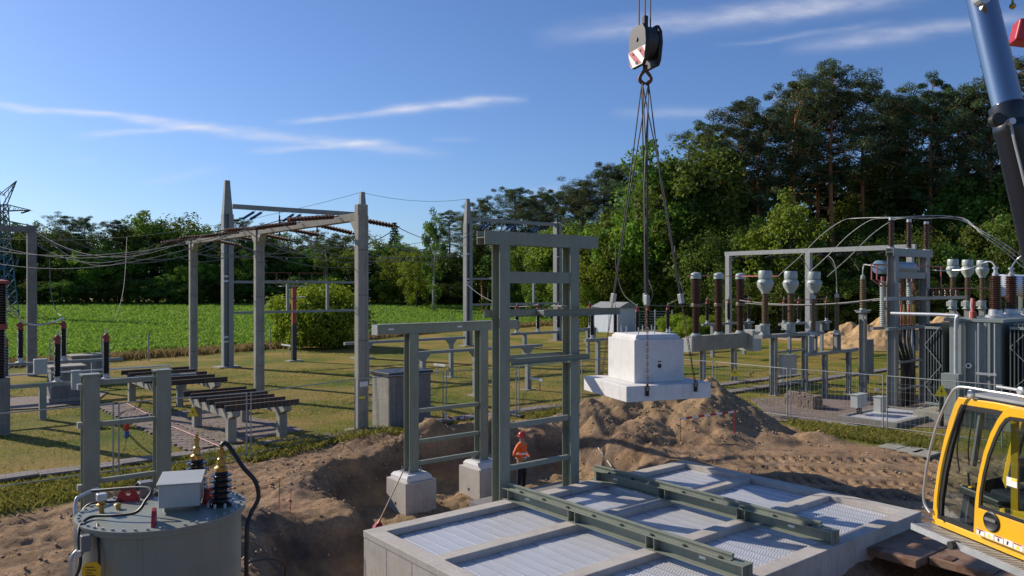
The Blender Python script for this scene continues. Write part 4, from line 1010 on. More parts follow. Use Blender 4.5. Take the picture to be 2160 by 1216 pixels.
MB().box(g0.x - .14, g0.y + .15, HG - .32, g0.x + .14, g0.y + 19.8 + .9, HG - .04).build('head_beam', CONCD, gan, bevel=.015)
for k in range(3):
    for s in (-1, 1):
        if k == 0 and s < 0: continue
        y = g0.y + 9.9 * k
        if k == 2 and s > 0: continue
        MB().extrude([(g0.x - .15, y + s * .15, HG - .8), (g0.x - .15, y + s * .6, HG - .325), (g0.x - .15, y + s * .15, HG - .325)], (.30, 0, 0)).build('corbel', CONCO, gan)
def tension_string(p, d, mat, L=1.5, r=.085, droop=.12, name='insulator_string', par=None, label=None, group=None):
    d = (Vector(d) - Z_ * droop).normalized(); p = Vector(p); m = MB()
    m.tube([p, p + d * .2], .02, 6); n = int(L / .13)
    pr = []
    for i in range(n): q = .2 + L * i / n; pr += [(.03, q), (r, q + .03), (r * .9, q + .06), (.03, q + .075)]
    m.lathe(p, pr, 9, d); m.tube([p + d * (.2 + L), p + d * (.45 + L)], .022, 6)
    return m.build(name, mat, par, True) if par else tag(m.build(name, mat, None, True), label, 'insulator', group), p + d * (.45 + L)
ends_m, ends_p = [], []
for i, s in enumerate((1.5, 4.9, 8.2, 11.5, 14.8, 18.2)):
    for sgn in (-1, 1):
        for dz in (-.08, .08):
            p = Vector((g0.x + sgn * .18, g0.y + s + dz, HG - .08)); _, e = tension_string(p, A_ * sgn, STRB, 1.8, .095, .12 + .05 * (i % 2), par=gan)
        (ends_p if sgn > 0 else ends_m).append(e)
    MB().tube(sag(ends_m[-1], ends_p[-1], .9), .018, 5).build('jumper', WIRED, gan, True)
# conductors
for i, e in enumerate(ends_m):
    tgt = [P(-60, 520, 36), P(-60, 545, 38), P(-60, 500, 41), P(60, 478, 45), P(40, 490, 45), P(80, 482, 46)][i]
    wire(sag(e, tgt, .8 + .17 * i), .016, 'sagging conductor from the %s brown strings of the concrete gantry to the left' % ('first second third fourth fifth last'.split()[i]), group='conductors to the left gantry')
G2 = C(-3.9, 67.7)
for i, e in enumerate(ends_p):
    tgt = [P(1000, 486, 66), P(990, 512, 66), P(960, 540, 64), P(900, 536, 62), P(830, 540, 60), P(800, 552, 60)][i]
    wire(sag(e, tgt, .8), .017, 'conductor running right from the %s string pair of the concrete gantry' % ('first second third fourth fifth last'.split()[i]), group='conductors to the far gantry')
# left far gantry
t = thing('concrete_gantry', 'grey concrete gantry post with cross beam at the left edge before the wood', 'gantry', C(-28.0, 45))
p = P(67, 790, 45); p.z = 0
MB().box(p.x - .24, p.y - .2, -.1, p.x + .24, p.y + .2, 8.75).build('post', CONCD, t, bevel=.02)
q = p - A_ * 9; MB().box(q.x, p.y - .18, 8.35, p.x - .245, p.y + .18, 8.7).build('cross_beam', CONCD, t)
MB().box(q.x - .24, p.y - .2, -.1, q.x + .24, p.y + .2, 8.75).build('post', CONCD, t, bevel=.02)

# ------------------------------------------------------------------ the two taller steel gantries behind
def tower(par, base, h, beam_z, spike=True, mat=STEEL2):
    x, y = base.x, base.y; hb_ = h - 2.2 if spike else h
    c = MB()
    c.box(x - .30, y - .26, -.1, x - .22, y + .26, hb_); c.box(x - .219, y - .06, -.1, x + .029, y + .06, hb_); c.box(x + .03, y - .28, -.1, x + .34, y + .28, hb_)
    c = c.build('mast', mat, par)
    MB().box(x - .7, y - .6, -.2, x + .7, y + .6, .07).build('footing', CONCO, c)
    for z in (1.6, 1.9, 5.5, 5.8, 8): 
        if z < hb_: MB().box(x - .305, y - .265, z, x - .0, y - .255, z + .12).build('batten', GALV, c)
    if spike:
        m = MB(); a = [(x - .28, y - .24), (x + .30, y - .24), (x + .30, y + .24), (x - .28, y + .24)]; b = [(x - .15, y - .12), (x + .15, y - .12), (x + .15, y + .12), (x - .15, y + .12)]
        m.add([(*q, hb_ + .002) for q in a] + [(*q, h) for q in b], [(3, 2, 1, 0), (4, 5, 6, 7), (0, 1, 5, 4), (1, 2, 6, 5), (2, 3, 7, 6), (3, 0, 4, 7)]); m.build('tapered_top', DKGREY if mat is None else STEEL2, par)
    return c
def far_gantry(base, L, h, bz, label, second_spike, low1, low2, h2=None):
    t = thing('steel_gantry', label, 'gantry', (base.x + L / 2, base.y, 0))
    tower(t, base, h, bz); tower(t, base + A_ * L, h2 or h, bz, second_spike)
    MB().bar(base + A_ * .36 + Z_ * bz, base + A_ * (L - .32) + Z_ * bz, .26, .30).build('head_beam', STEEL2, t)
    for z in (low1, low2): MB().bar(base + A_ * .36 + Z_ * z, base + A_ * (L - .32) + Z_ * z, .16, .16).build('lower_beam', STEEL2, t)
    for f in (.22, .5, .78):
        for o in (-.25, .25):
            p = base + A_ * (L * f + o) + Z_ * (bz - .2); tension_string(p, (-A_ * .75 - B_ * .3 - Z_ * .25), BLUEI, 1.1, .10, .2, 'blue_insulator', t)
    for f in (.36, .64):
        MB().lathe(base + A_ * (L * f) + Z_ * (bz - 1.9), sheds(1.5, .05, .085, 8), 8).build('post_insulator', DARKP, t, True)
        MB().bar(base + A_ * (L * f) + Z_ * (bz - .4), base + A_ * (L * f) + Z_ * (bz - .1), .04, .04).build('hanger', GALVD, t)
    # disconnectors on the lower beams
    for f in (.42, .72):
        p = base + A_ * (L * f) + Z_ * (low2 + .08)
        MB().bar(p, p + Z_ * (low1 - low2 - .2), .18, .18).build('short_post', STEEL2, t)
    for f in (.34, .60):
        p = base + A_ * (L * f) + Z_ * (low1 + .082)
        MB().bar(p - A_ * 1.1, p + A_ * 1.1, .3, .05).build('disconnector_base', GALVD, t)
        for o in (-.9, 0, .9): MB().lathe(p + A_ * o + Z_ * .03, sheds(.5, .03, .06, 4), 8).build('disconnector_insulator', BROWN, t, True)
        MB().bar(p - A_ * 1.0 + Z_ * .56, p + A_ * 1.0 + Z_ * .56, .03, .03).build('switch_blade', REDOX, t)
    return t
T1 = C(-18.4, 49.8)
far_gantry(T1, 9.7, 12.05, 10.4, 'tall grey steel gantry behind the concrete posts with blue insulators', True, 5.5, 3.5)
far_gantry(G2, 10.6, 12.9, 11.15, 'tall grey steel gantry seen behind the tall portal with blue insulators', False, 5.9, 3.6, 11.4)
T2 = T1 + A_ * 9.7
wire(sag(T2 + Z_ * 12.05, P(-40, 500, 75), 1.5), .015, 'thin earth wire from the mast top behind the big post to the left', name='earth_wire')
wire(sag(T2 + Z_ * 12.0, G2 + Z_ * 12.9, .4), .015, 'thin earth wire between the tops of the two steel gantries', name='earth_wire')
for i, (a, b, s) in enumerate((((75, 496, 45), (470, 505, 50), 1.6), ((88, 475, 45), (460, 520, 50), 1.4), ((400, 537, 48), (980, 540, 66), .2), ((470, 500, 50), (985, 492, 66), 1.0), ((820, 520, 58), (985, 500, 67), .6))):
    wire(sag(P(*a), P(*b), s), .02, ['lower sagging line from the left gantry to the tall mast', 'upper sagging line from the left gantry to the tall mast', 'nearly level line crossing behind the concrete posts', 'line between the two tall steel gantries', 'short line right of the big concrete post'][i])
# dark and red cable pole
b = G(620, 762); t = thing('cable_pole', 'dark pole with faded red cable sheath standing in front of the bright bush', 'pole', b)
MB().bar(b - Z_ * .1, b + Z_ * 2.6, .30, .34).build('lower_shaft', DKGREY, t, bevel=.03); MB().bar(b + Z_ * 2.602, b + Z_ * 5.2, .28, .3).build('upper_shaft', REDOX, t, bevel=.03)
for o in (-.7, .7): MB().bar(b + Z_ * 4.4, b + A_ * o * 1.2 + Z_ * 4.5, .3, .05).build('side_plate', GALVD, t)
MB().bar(b - A_ * 1.0 + Z_ * 5.23, b + A_ * 1.0 + Z_ * 5.23, .4, .06).build('top_plate', GALVD, t)
for o in (-.7, 0, .7): MB().lathe(b + A_ * o + Z_ * 5.27, sheds(.5, .035, .07, 4), 8).build('cable_end', BROWN, t, True)
MB().prism([(b.x - .5, b.y - .4), (b.x + .5, b.y - .4), (b.x + .5, b.y + .4), (b.x - .5, b.y + .4)], -.1, .06).build('footing', CONCO, t)
# small pipe covers in the lawn
for (x0, y0, x1, y1, lab) in ((916, 769, 940, 772, 'short white marker rail on the lawn between the low support frames'), (1114, 797, 1145, 803, 'short white marker rail on the lawn seen through the tall portal'), (594, 727, 613, 730, 'short white marker rail by the bright bush')):
    D0 = FPX * 4.9 / (y0 + 13 - HY); a, c = P(x0, y0, D0), P(x1, y1, D0 * .985)
    t = thing('marker_rail', lab, 'marker rail', ((a.x + c.x) / 2, (a.y + c.y) / 2, 0), 'white marker rails')
    MB().bar(a, c, .10, .10).build('rail', WHITE, t)
    for f in (.2, .8): q = a.lerp(c, f); MB().bar((q.x, q.y, -.05), q - Z_ * .052, .04, .04).build('leg', GALVD, t)

# ------------------------------------------------------------------ low T shaped bus supports on the lawn
def t_frame(base, offs, x0, x1, h, label, mat=STEEL2):
    t = thing('bus_support', label, 'support', base, 'low T shaped support frames')
    MB().box(base.x + x0, base.y - .11, h - .14, base.x + x1, base.y + .11, h).build('head_beam', mat, t)
    for o in offs:
        x = base.x + o; c = MB().box(x - .1, base.y - .11, -.1, x + .1, base.y + .11, h - .142).build('post', mat, t)
        for s in (-1, 1): MB().extrude([(x + s * .1, base.y - .1, h - .145), (x + s * .34, base.y - .1, h - .145), (x + s * .1, base.y - .1, h - .42)], (0, .2, 0)).build('gusset', mat, t)
        MB().box(x - .3, base.y - .3, -.1, x + .3, base.y + .3, .04).build('footing', CONCO, t)
t_frame(C(-3.5, 44.3), (0, -5.4), -6.7, .95, 2.3, 'longer low T shaped support frame on the far lawn behind the hut')
t_frame(C(-4.04, 34.96), (0, 2.95, 6.2), -.35, 7.1, 2.27, 'nearer low T shaped support frame on three posts behind the portals')

# ------------------------------------------------------------------ post insulator prototypes
ins_proto = thing('post_insulator', 'x', 'insulator')
MB().lathe((0, 0, 0), [(.20, 0), (.20, .03), (.11, .06), (.10, .16), (.14, .19), (.14, .22)], 12).build('base', GALV, ins_proto, True)
MB().lathe((0, 0, .221), sheds(1.25, .10, .155, 16), 14).build('shed_column', DARKP, ins_proto, True)
MB().lathe((0, 0, 1.475), [(.12, 0), (.12, .08), (.09, .12), (.085, .3), (.05, .34)], 10).build('red_clamp', REDOX, ins_proto, True)
MB().bar((-.16, 0, 1.68), (.10, 0, 1.68), .12, .12).build('contact_arm', REDOX, ins_proto); MB().tube([(0, 0, 1.8), (0, 0, 1.98)], .03, 6).build('terminal', GALV, ins_proto)
used = [False]
def post_ins(loc, label, group, sc=1.0, rot=0):
    if not used[0]:
        used[0] = True; ins_proto.location = loc; ins_proto['label'] = label; ins_proto['group'] = group; ins_proto.scale = (sc,) * 3; ins_proto.rotation_euler = (0, 0, rot); return ins_proto
    return copy_tree(ins_proto, loc, label, rot, (sc,) * 3, group)
gl = 'black post insulators with red clamps on the left'
Lb = G(90, 885); bz = 1.42
t = thing('switch_stand', 'nearer grey switch frame with insulators and control boxes at the left edge', 'frame', Lb, 'switch frames on the left')
MB().box(Lb.x - .12, Lb.y - .12, -.1, Lb.x + .12, Lb.y + .12, bz - .142).build('post', STEEL2, t); MB().box(Lb.x + 5.0, Lb.y - .12, -.1, Lb.x + 5.24, Lb.y + .12, bz - .142).build('post', STEEL2, t)
MB().box(Lb.x - 3.2, Lb.y - .1, bz - .14, Lb.x + 5.8, Lb.y + .1, bz).build('head_beam', STEEL2, t)
MB().box(Lb.x - 3.2, Lb.y + .5, bz + .30, Lb.x + 4.9, Lb.y + .58, bz + .36).build('drive_rod', GALV, t)
c = P(85, 790, 30.0); MB().cbox(c, .44, .3, .60).build('control_box', BOXG, t, bevel=.015)
c = P(161, 822, 30.6); MB().cbox(c, .34, .3, .76).build('control_box', BOXG, t, bevel=.015)
q0 = P(10, 812, 29.4)
for i, (px, lab) in enumerate(((10, 'black post insulator with red clamp at the very left edge, nearer row'), (121, 'black post insulator with side arm in front of the concrete cabinets'), (224, 'black post insulator with red clamp alone right of the concrete cabinets'))):
    k = (px - HX) / FPX; D0 = Lb.dot(FWD); X0 = Lb.dot(RGT); s = (k * D0 - X0) / (SA - k * CA)
    post_ins(Lb + A_ * s + Z_ * (bz + .002), lab, gl, 1.02, .3)
Lf = C(-24.2, 38.0); bz2 = 1.45
t = thing('switch_stand', 'farther grey switch frame behind the control box at the left edge', 'frame', Lf, 'switch frames on the left')
MB().box(Lf.x - 2.5, Lf.y - .1, bz2 - .14, Lf.x + 4.6, Lf.y + .1, bz2).build('head_beam', STEEL2, t)
for o in (-1.5, 3.2): MB().box(Lf.x + o - .1, Lf.y - .1, -.1, Lf.x + o + .1, Lf.y + .1, bz2 - .142).build('post', STEEL2, t)
tops = []
for px, lab in ((43, 'black post insulator with red clamp in front of the green field at left, farther row'), (134, 'black post insulator with red clamp just behind the one with side arm')):
    k = (px - HX) / FPX; D0 = Lf.dot(FWD); X0 = Lf.dot(RGT); s = (k * D0 - X0) / (SA - k * CA)
    o = post_ins(Lf + A_ * s + Z_ * (bz2 + .002), lab, gl, 1.1, .3); tops.append(o.location + Z_ * 2.15)
wire(smooth_path([P(4, 590, 27), P(16, 640, 28), P(38, 670, 31), P(60, 684, 33), P(85, 686, 34.5), P(110, 680, 35.5), tops[1]]), .035, 'thick pale conductor looping from the left edge to the insulators', mat=ALU)
wire(smooth_path([P(104, 545, 40), P(108, 620, 40), P(120, 658, 40), tops[1]]), .02, 'thin dropper above the farther row of insulators')
wire(smooth_path([P(268, 500, 36), P(262, 600, 34), P(248, 660, 32.5), P(236, 675, 32), P(225, 674, 31.8)]), .011, 'thin dropper rising from the insulator right of the concrete cabinets')
wire([tops[0] - Z_ * .28, tops[1] - Z_ * .28], .03, 'red switch bar joining the two farther insulators', 'switch bar', REDOX, 'switch_bar')
t = thing('circuit_breaker_pole', 'tall dark brown insulator column with red cap cut by the left edge', 'insulator column', P(-2, 800, 27))
c = P(-2, 800, 27); c.z = 0
MB().box(c.x - .3, c.y - .3, -.1, c.x + .3, c.y + .3, 2.0).build('pedestal', CONCD, t)
MB().lathe((c.x, c.y, 2.0), sheds(1.7, .16, .24, 18), 16).build('lower_column', DARKP, t, True); MB().lathe((c.x, c.y, 3.7), [(.25, 0), (.25, .2)], 14).build('middle_flange', REDOX, t, True)
MB().lathe((c.x, c.y, 3.9), sheds(1.4, .2, .27, 16), 16).build('upper_column', DARKP, t, True); MB().lathe((c.x, c.y, 5.3), [(.3, 0), (.3, .1), (.1, .15)], 14).build('red_cap', REDOX, t, True)
for (px, py, w, d, h, lab) in ((108, 852, 1.35, 1.2, 1.55, 'nearer square concrete cabinet under the left switch frame'), (152, 812, 1.5, 1.3, 1.45, 'farther square concrete cabinet with flat lid behind the left switch frame')):
    p = G(px, py); t = thing('concrete_cabinet', lab, 'cabinet', (p.x + w / 2, p.y + d / 2, 0), 'concrete cabinets on the left')
    MB().box(p.x, p.y, .22, p.x + w, p.y + d, h).build('body', CONCD, t, bevel=.02); MB().box(p.x - .08, p.y - .08, -.1, p.x + w + .08, p.y + d + .08, .218).build('base', CONCO, t, bevel=.02); MB().box(p.x - .05, p.y - .05, h + .002, p.x + w + .05, p.y + d + .05, h + .08).build('lid', CONCO, t, bevel=.015)

# ------------------------------------------------------------------ switch rows right of the portal
def ins_row(base, n, sp, label, labels, group, h=2.15, sc=1.0, ext=.6, beamn=True, mat=STEEL2):
    t = thing('switch_stand', label, 'stand', base, 'switch frames behind the portal')
    L = sp * (n - 1); MB().box(base.x - ext, base.y - .1, h - .16, base.x + L + ext, base.y + .1, h).build('head_beam', mat, t)
    for f in (.12, .88):
        x = base.x + L * f; MB().box(x - .11, base.y - .11, -.1, x + .11, base.y + .11, h - .162).build('post', mat, t)
    MB().box(base.x + L * .88 + .02, base.y - .42, h - .7, base.x + L * .88 + .42, base.y - .115, h - .1).build('drive_box', MIDGREY, t, bevel=.01)
    tp_ = []
    for i in range(n):
        post_ins(base + A_ * sp * i + Z_ * (h + .002), labels[i], group, sc, .3); tp_.append(base + A_ * sp * i + Z_ * (h + 1.85 * sc))
    return tp_
gr_ = 'dark post insulators with red clamps behind the portal'
o3 = ('left', 'middle', 'right')
r1 = ins_row(C(.32, 51.0), 4, 1.85, 'grey switch frame seen between the columns of the tall portal', ['dark post insulator with red clamp seen through the tall portal, %s of four' % s for s in ('first', 'second', 'third', 'last')], gr_)
r2 = ins_row(C(4.7, 45.2), 3, 1.95, 'grey switch frame in front of the white container', ['dark post insulator with red clamp in front of the container, %s one' % s for s in o3], gr_)
r3 = ins_row(C(4.3, 56.0), 2, 1.9, 'grey switch frame left of the white container', ['dark post insulator far behind, left of the container, %s one' % s for s in ('left', 'right')], gr_)
r4 = ins_row(C(8.9, 50.5), 2, 2.0, 'grey switch frame in front of the wire gate', ['dark post insulator with red clamp in front of the gate, %s one' % s for s in ('left', 'right')], gr_)
gp = 'slim pale post insulators with pink tops'
r5 = ins_row(C(14.3, 56.5), 3, 2.6, 'grey switch frame behind the brown breaker columns', ['slim post insulator with pink top behind the breaker columns, %s one' % s for s in o3], gp, 2.5, .98)
r6 = ins_row(C(20.1, 57.0), 4, 2.0, 'grey switch frame behind the current transformers', ['slim post insulator with pink top behind the current transformers, %s of four' % s for s in ('first', 'second', 'third', 'last')], gp, 2.5, .98)
for i, (a, b, lab) in enumerate(((r1[0], r1[3], 'bus wire on the insulators seen through the portal'), (r2[0], r2[2], 'bus wire on the insulators before the container'), (r2[2], r4[0], 'bus wire from the container insulators to the gate insulators'), (r4[0], r4[1] + A_ * 4, 'bus wire from the gate insulators toward the breaker columns'), (r5[0], r5[2], 'bus wire behind the breaker columns'), (r6[0], r6[3], 'pink bus wire behind the current transformers'), (r1[1], P(985, 600, 66), 'drooping wire from the portal insulators to the far mast'), (r1[3], r3[0], 'bus wire joining the portal insulators to those by the container'))):
    wire(sag(a, b, .12 if i != 6 else .8), .028, lab, mat=PINK if i in (5,) else WIRED)
for i, px in enumerate((1330, 1392, 1455)):
    a = (r2[2], r4[0], r4[1])[i]; wire(smooth_path([a, P(px - 15, 620, 50), P(px - 30, 570, 51), P(px - 32, 520, 52)]), .016, ['first', 'second', 'third'][i] + ' thin dropper rising toward the wood from the bus wires')

# white container shed and gate
cc = G(1303, 703); t = thing('container_shed', 'white and pale blue shed with low gable roof at the forest edge', 'shed', (cc.x + 2, cc.y + 2.5, 0))
w, d, h = 3.3, 4.2, 2.75
MB().box(cc.x, cc.y, -.1, cc.x + w, cc.y + d, h).build('wall', WHITEB, t)
MB().extrude([(cc.x - .2, cc.y - .15, h + .002), (cc.x + w + .2, cc.y - .15, h + .002), (cc.x + w / 2, cc.y - .15, h + .7)], (0, d + .3, 0)).build('roof', GALVD, t)
for i in range(9): MB().box(cc.x + .1 + i * .36, cc.y - .02, .05, cc.x + .16 + i * .36, cc.y - .001, h - .05).build('cladding_rib', WHITEB, t)
MB().box(cc.x - .02, cc.y + 1.4, .05, cc.x - .002, cc.y + 2.5, 2.2).build('door', WHITEB, t, bevel=.008)
ga = C(14.8, 90); t = thing('wire_gate', 'grey metal gate with horizontal bars between shed and bushes', 'gate', ga)
for o in (0, 1.9, 3.9):
    q = ga + RGT * o; MB().bar((q.x, q.y, -.1), (q.x, q.y, 2.5), .12, .12).build('gate_post', GALV, t)
for i in range(8): MB().bar(ga + RGT * .07 + Z_ * (.2 + .3 * i), ga + RGT * 3.84 + Z_ * (.2 + .3 * i), .05, .05).build('gate_bar', GALV, t)

# ------------------------------------------------------------------ three brown breaker columns on a concrete beam
L2 = C(12.05, 41.9); zb = 2.66
t = thing('breaker_stand', 'concrete beam on two steel legs carrying three thick brown breaker columns', 'stand', L2)
for o in (-2.7, 0): column(t, L2.x + o, L2.y, 0, zb - .802, .24, STEEL2)
MB().box(L2.x - 3.85, L2.y - .22, zb - .8, L2.x + 1.0, L2.y + .22, zb).build('concrete_beam', CONCO, t, bevel=.015)
MB().box(L2.x - 4.0, L2.y - .3, zb - .82, L2.x - 3.852, L2.y + .3, zb - .1).build('end_box', BOXG, t, bevel=.01); MB().box(L2.x + 1.02, L2.y - .5, zb - 1.0, L2.x + 1.85, L2.y + .35, zb + .15).build('drive_cabinet', BOXG, t, bevel=.015)
br_tops = []
lab3 = ['thick brown breaker column with grey cap, leftmost of three on the concrete beam', 'thick brown breaker column with grey cap in the middle of the concrete beam', 'thick brown breaker column with grey cap next to the light gantry post']
brk = None
for i, o in enumerate((-3.27, -1.34, .6)):
    loc = L2 + A_ * o + Z_ * (zb + .002)
    if brk is None:
        brk = thing('breaker_column', lab3[0], 'insulator column', (0, 0, 0), 'brown breaker columns')
        MB().lathe((0, 0, 0), [(.28, 0), (.28, .05), (.22, .08), (.22, .14)], 14).build('base_flange', GREYPORC, brk, True)
        MB().lathe((0, 0, .141), sheds(1.34, .155, .21, 20), 16).build('lower_sheds', BROWN, brk, True); MB().lathe((0, 0, 1.482), [(.25, 0), (.25, .16), (.24, .18)], 14).build('middle_head', OLIVE, brk, True)
        MB().lathe((0, 0, 1.663), sheds(1.28, .19, .25, 18), 16).build('upper_sheds', BROWN, brk, True); MB().lathe((0, 0, 2.944), [(.27, 0), (.27, .18), (.24, .28), (.1, .34)], 16).build('grey_cap', GREYPORC, brk, True)
        brk.location = loc
    else: copy_tree(brk, loc, lab3[i])
    br_tops.append(loc + Z_ * 3.1)
wire([br_tops[0] - A_ * .6, br_tops[0], br_tops[1], br_tops[2], P(1600, 583, 38)], .03, 'pink tinged conductor across the caps of the brown breaker columns', mat=PINK)
c = P(1550, 786, 41.3); warn_sign(c, toc(c), .26, 'yellow high voltage triangle on the leg of the breaker stand')

# ------------------------------------------------------------------ current transformers on their frame
K0 = C(12.5, 36.8); zk = 2.93
t = thing('transformer_stand', 'steel frame carrying the three grey headed current transformers', 'frame', K0)
for o in (0, 2.7): column(t, K0.x + o, K0.y, 0, zk - .162, .24, STEEL2); 
for o in (1.4,): MB().box(K0.x + o - .09, K0.y + .9, -.1, K0.x + o + .09, K0.y + 1.1, zk - .162).build('rear_post', STEEL2, t)
MB().box(K0.x - 1.3, K0.y - .22, zk - .16, K0.x + 4.2, K0.y + .22, zk).build('head_beam', STEEL2, t)
MB().box(K0.x + .122, K0.y - .06, .5, K0.x + 2.578, K0.y + .06, .6).build('brace', STEEL2, t); MB().box(K0.x + .122, K0.y - .06, 2.0, K0.x + 2.578, K0.y + .06, 2.1).build('brace', STEEL2, t)
MB().box(K0.x + .16, K0.y - .45, .98, K0.x + 1.25, K0.y - .125, 1.95).build('marshalling_box', BOXG, t, bevel=.015)
ct = None; ct_tops = []
def make_ct(name, sc):
    r = thing('current_transformer', name, 'transformer', (0, 0, 0), 'grey headed current transformers')
    MB().lathe((0, 0, 0), [(.30, 0), (.30, .04), (.22, .06), (.20, .42), (.24, .46), (.24, .52)], 16).build('pedestal', GREYPORC, r, True)
    MB().cbox((-.42, 0, .16), .34, .3, .30).build('secondary_box', BOXG, r, bevel=.015)
    MB().lathe((0, 0, .521), sheds(1.42, .13, .175, 22), 14).build('shed_column', OLIVE, r, True)
    MB().lathe((0, 0, 1.942), [(.18, 0), (.18, .06), (.34, .30), (.38, .50), (.34, .62), (.24, .70)], 18).build('head', GREYPORC, r, True)
    MB().lathe((0, 0, 2.643), [(.30, 0), (.31, .05), (.31, .34), (.28, .38)], 18).build('expansion_dome', GREYPORC, r, True)
    for s in (-1, 1): MB().cyl((s * .33, 0, 2.42), .06, .16, 10, (s, 0, 0)).build('primary_terminal', GALV, r, True)
    return r
for i, o in enumerate((-.73, 1.45, 3.6)):
    lab = ['grey headed current transformer nearest the brown breaker columns', 'grey headed current transformer in the middle of the three', 'grey headed current transformer right, in front of the gantry post'][i]
    loc = K0 + A_ * o + Z_ * (zk + .002)
    if ct is None: ct = make_ct(lab, 1); ct.location = loc
    else: copy_tree(ct, loc, lab)
    ct_tops.append(loc + Z_ * 2.45)
for i, px in enumerate((2010, 2041, 2072)):
    p = P(px, 652, 47 + i * .5); copy_tree(ct, p, ['grey current transformer behind the big transformer, left of three', 'grey current transformer behind the big transformer, middle of three', 'grey current transformer behind the big transformer, beside the conservator'][i], group='current transformers behind the big transformer')
    m = thing('support_post', 'steel post hidden behind the transformer under its %s current transformer' % o3[i], 'post', (p.x, p.y, 0)); MB().box(p.x - .15, p.y - .15, -.1, p.x + .15, p.y + .15, p.z - .003).build('shaft', STEEL2, m)
wire(sag(P(1640, 583, 37.2), P(1600, 583, 38), 0), .03, 'short pink conductor left of the middle current transformer', mat=PINK)

# ------------------------------------------------------------------ low frame with cable terminations
Q0 = C(14.6, 36.0); zq = 2.18
t = thing('termination_stand', 'low steel frame with two slim brown terminations left of the cable portal', 'frame', Q0)
for o in (0, 2.2): column(t, Q0.x + o, Q0.y, 0, zq - .142, .2, STEEL2)
MB().box(Q0.x - 1.45, Q0.y - .12, zq - .14, Q0.x + 3.3, Q0.y + .12, zq).build('head_beam', STEEL2, t)
def termination(p, zb, h0, h1, label, r=.11, arm=False):
    t = thing('cable_termination', label, 'insulator', p, 'slim brown cable terminations')
    for s in (-1, 1): MB().box(p.x + s * .16 - .035, p.y - .1, zb, p.x + s * .16 + .035, p.y + .1, zb + h0).build('leg_channel', STEEL2, t)
    MB().box(p.x - .26, p.y - .2, zb + h0 + .001, p.x + .26, p.y + .2, zb + h0 + .05).build('top_plate', GALVD, t)
    MB().lathe((p.x, p.y, zb + h0 + .051), [(.16, 0), (.13, .15)], 12).build('base', GREYPORC, t, True)
    MB().lathe((p.x, p.y, zb + h0 + .202), sheds(h1, r * .75, r, int(h1 / .08)), 12).build('shed_column', OLIVE, t, True)
    MB().lathe((p.x, p.y, zb + h0 + .202 + h1), [(.1, 0), (.1, .15), (.03, .2), (.03, .4)], 10).build('terminal', GREYPORC, t, True)
    if arm: MB().bar((p.x - .7, p.y, zb + h0 + .1), (p.x + .7, p.y, zb + h0 + .1), .08, .05).build('arm', GALV, t)
    return Vector((p.x, p.y, zb + h0 + h1 + .55))
x1_ = termination(Q0 - A_ * 1.0 + Z_ * zq, zq + .002, .75, 1.5, 'slim brown termination close in front of the right current transformer')
x2_ = termination(Q0 + A_ * 1.1 + Z_ * zq, zq + .002, .75, 1.55, 'slim brown termination in the middle of the low frame')
b = C(16.15, 35.5); t = thing('support_post', 'grey steel post carrying the tallest brown termination', 'post', b); column(t, b.x, b.y, 0, 3.7, .26, STEEL2)
x3_ = termination(b + Z_ * 3.7, 3.702, .30, 1.35, 'tallest brown termination on its own post left of the cable portal', .15, True)
wire(smooth_path([x3_, x3_ + Z_ * .3 + A_ * .1, P(1835, 560, 34), P(1852, 559, 33.5), P(1890, 561, 33)]), .03, 'pale tube bend from the tallest termination to the portal', mat=ALU)
wire(smooth_path([x2_, P(1763, 570, 37), P(1757, 550, 37.5), P(1748, 540, 38)]), .02, 'thin dropper rising from the middle termination')
wire(sag(P(1560, 634, 40), P(1860, 630, 33), .25), .028, 'long bus wire passing behind the current transformers to the portal beam')
wire(sag(P(1570, 640, 44), P(1870, 632, 37), .2), .028, 'second bus wire behind the current transformers')
def cabinet(px, py, D0, w, h, label, post=True, mat=BOXG):
    p = P(px, py, D0); t = thing('control_cabinet', label, 'cabinet', (p.x, p.y, 0), 'small control cabinets')
    MB().box(p.x - w / 2, p.y - .15, p.z, p.x + w / 2, p.y + .15, p.z + h).build('body', mat, t, bevel=.015); MB().box(p.x - w / 2 - .03, p.y - .18, p.z + h + .001, p.x + w / 2 + .03, p.y + .18, p.z + h + .03).build('lid', mat, t)
    if post: MB().box(p.x - .08, p.y - .08, -.1, p.x + .08, p.y + .08, p.z - .001).build('pedestal', DKGREY, t)
cabinet(1812, 859, 30.6, .78, .50, 'grey control cabinet on dark pedestal in front of the low frame')
cabinet(1856, 872, 31.2, .45, .66, 'narrow grey green cabinet left of the portal foot')
cabinet(1829, 792, 41.5, .9, 1.9, 'grey concrete cable cabinet standing behind the low frame', True, CONCD)
for i, (px, py, D0, lab) in enumerate(((1650, 803, 30.3, 'small pale notice board at the fence behind the sand heap'), (1849, 823, 28.0, 'small pale notice board on the fence beside the cable portal'))):
    p = P(px, py, D0); tag(MB().bar(p - A_ * .13, p + A_ * .13, .012, .10).build('notice_board', WHITE), lab, 'notice board')
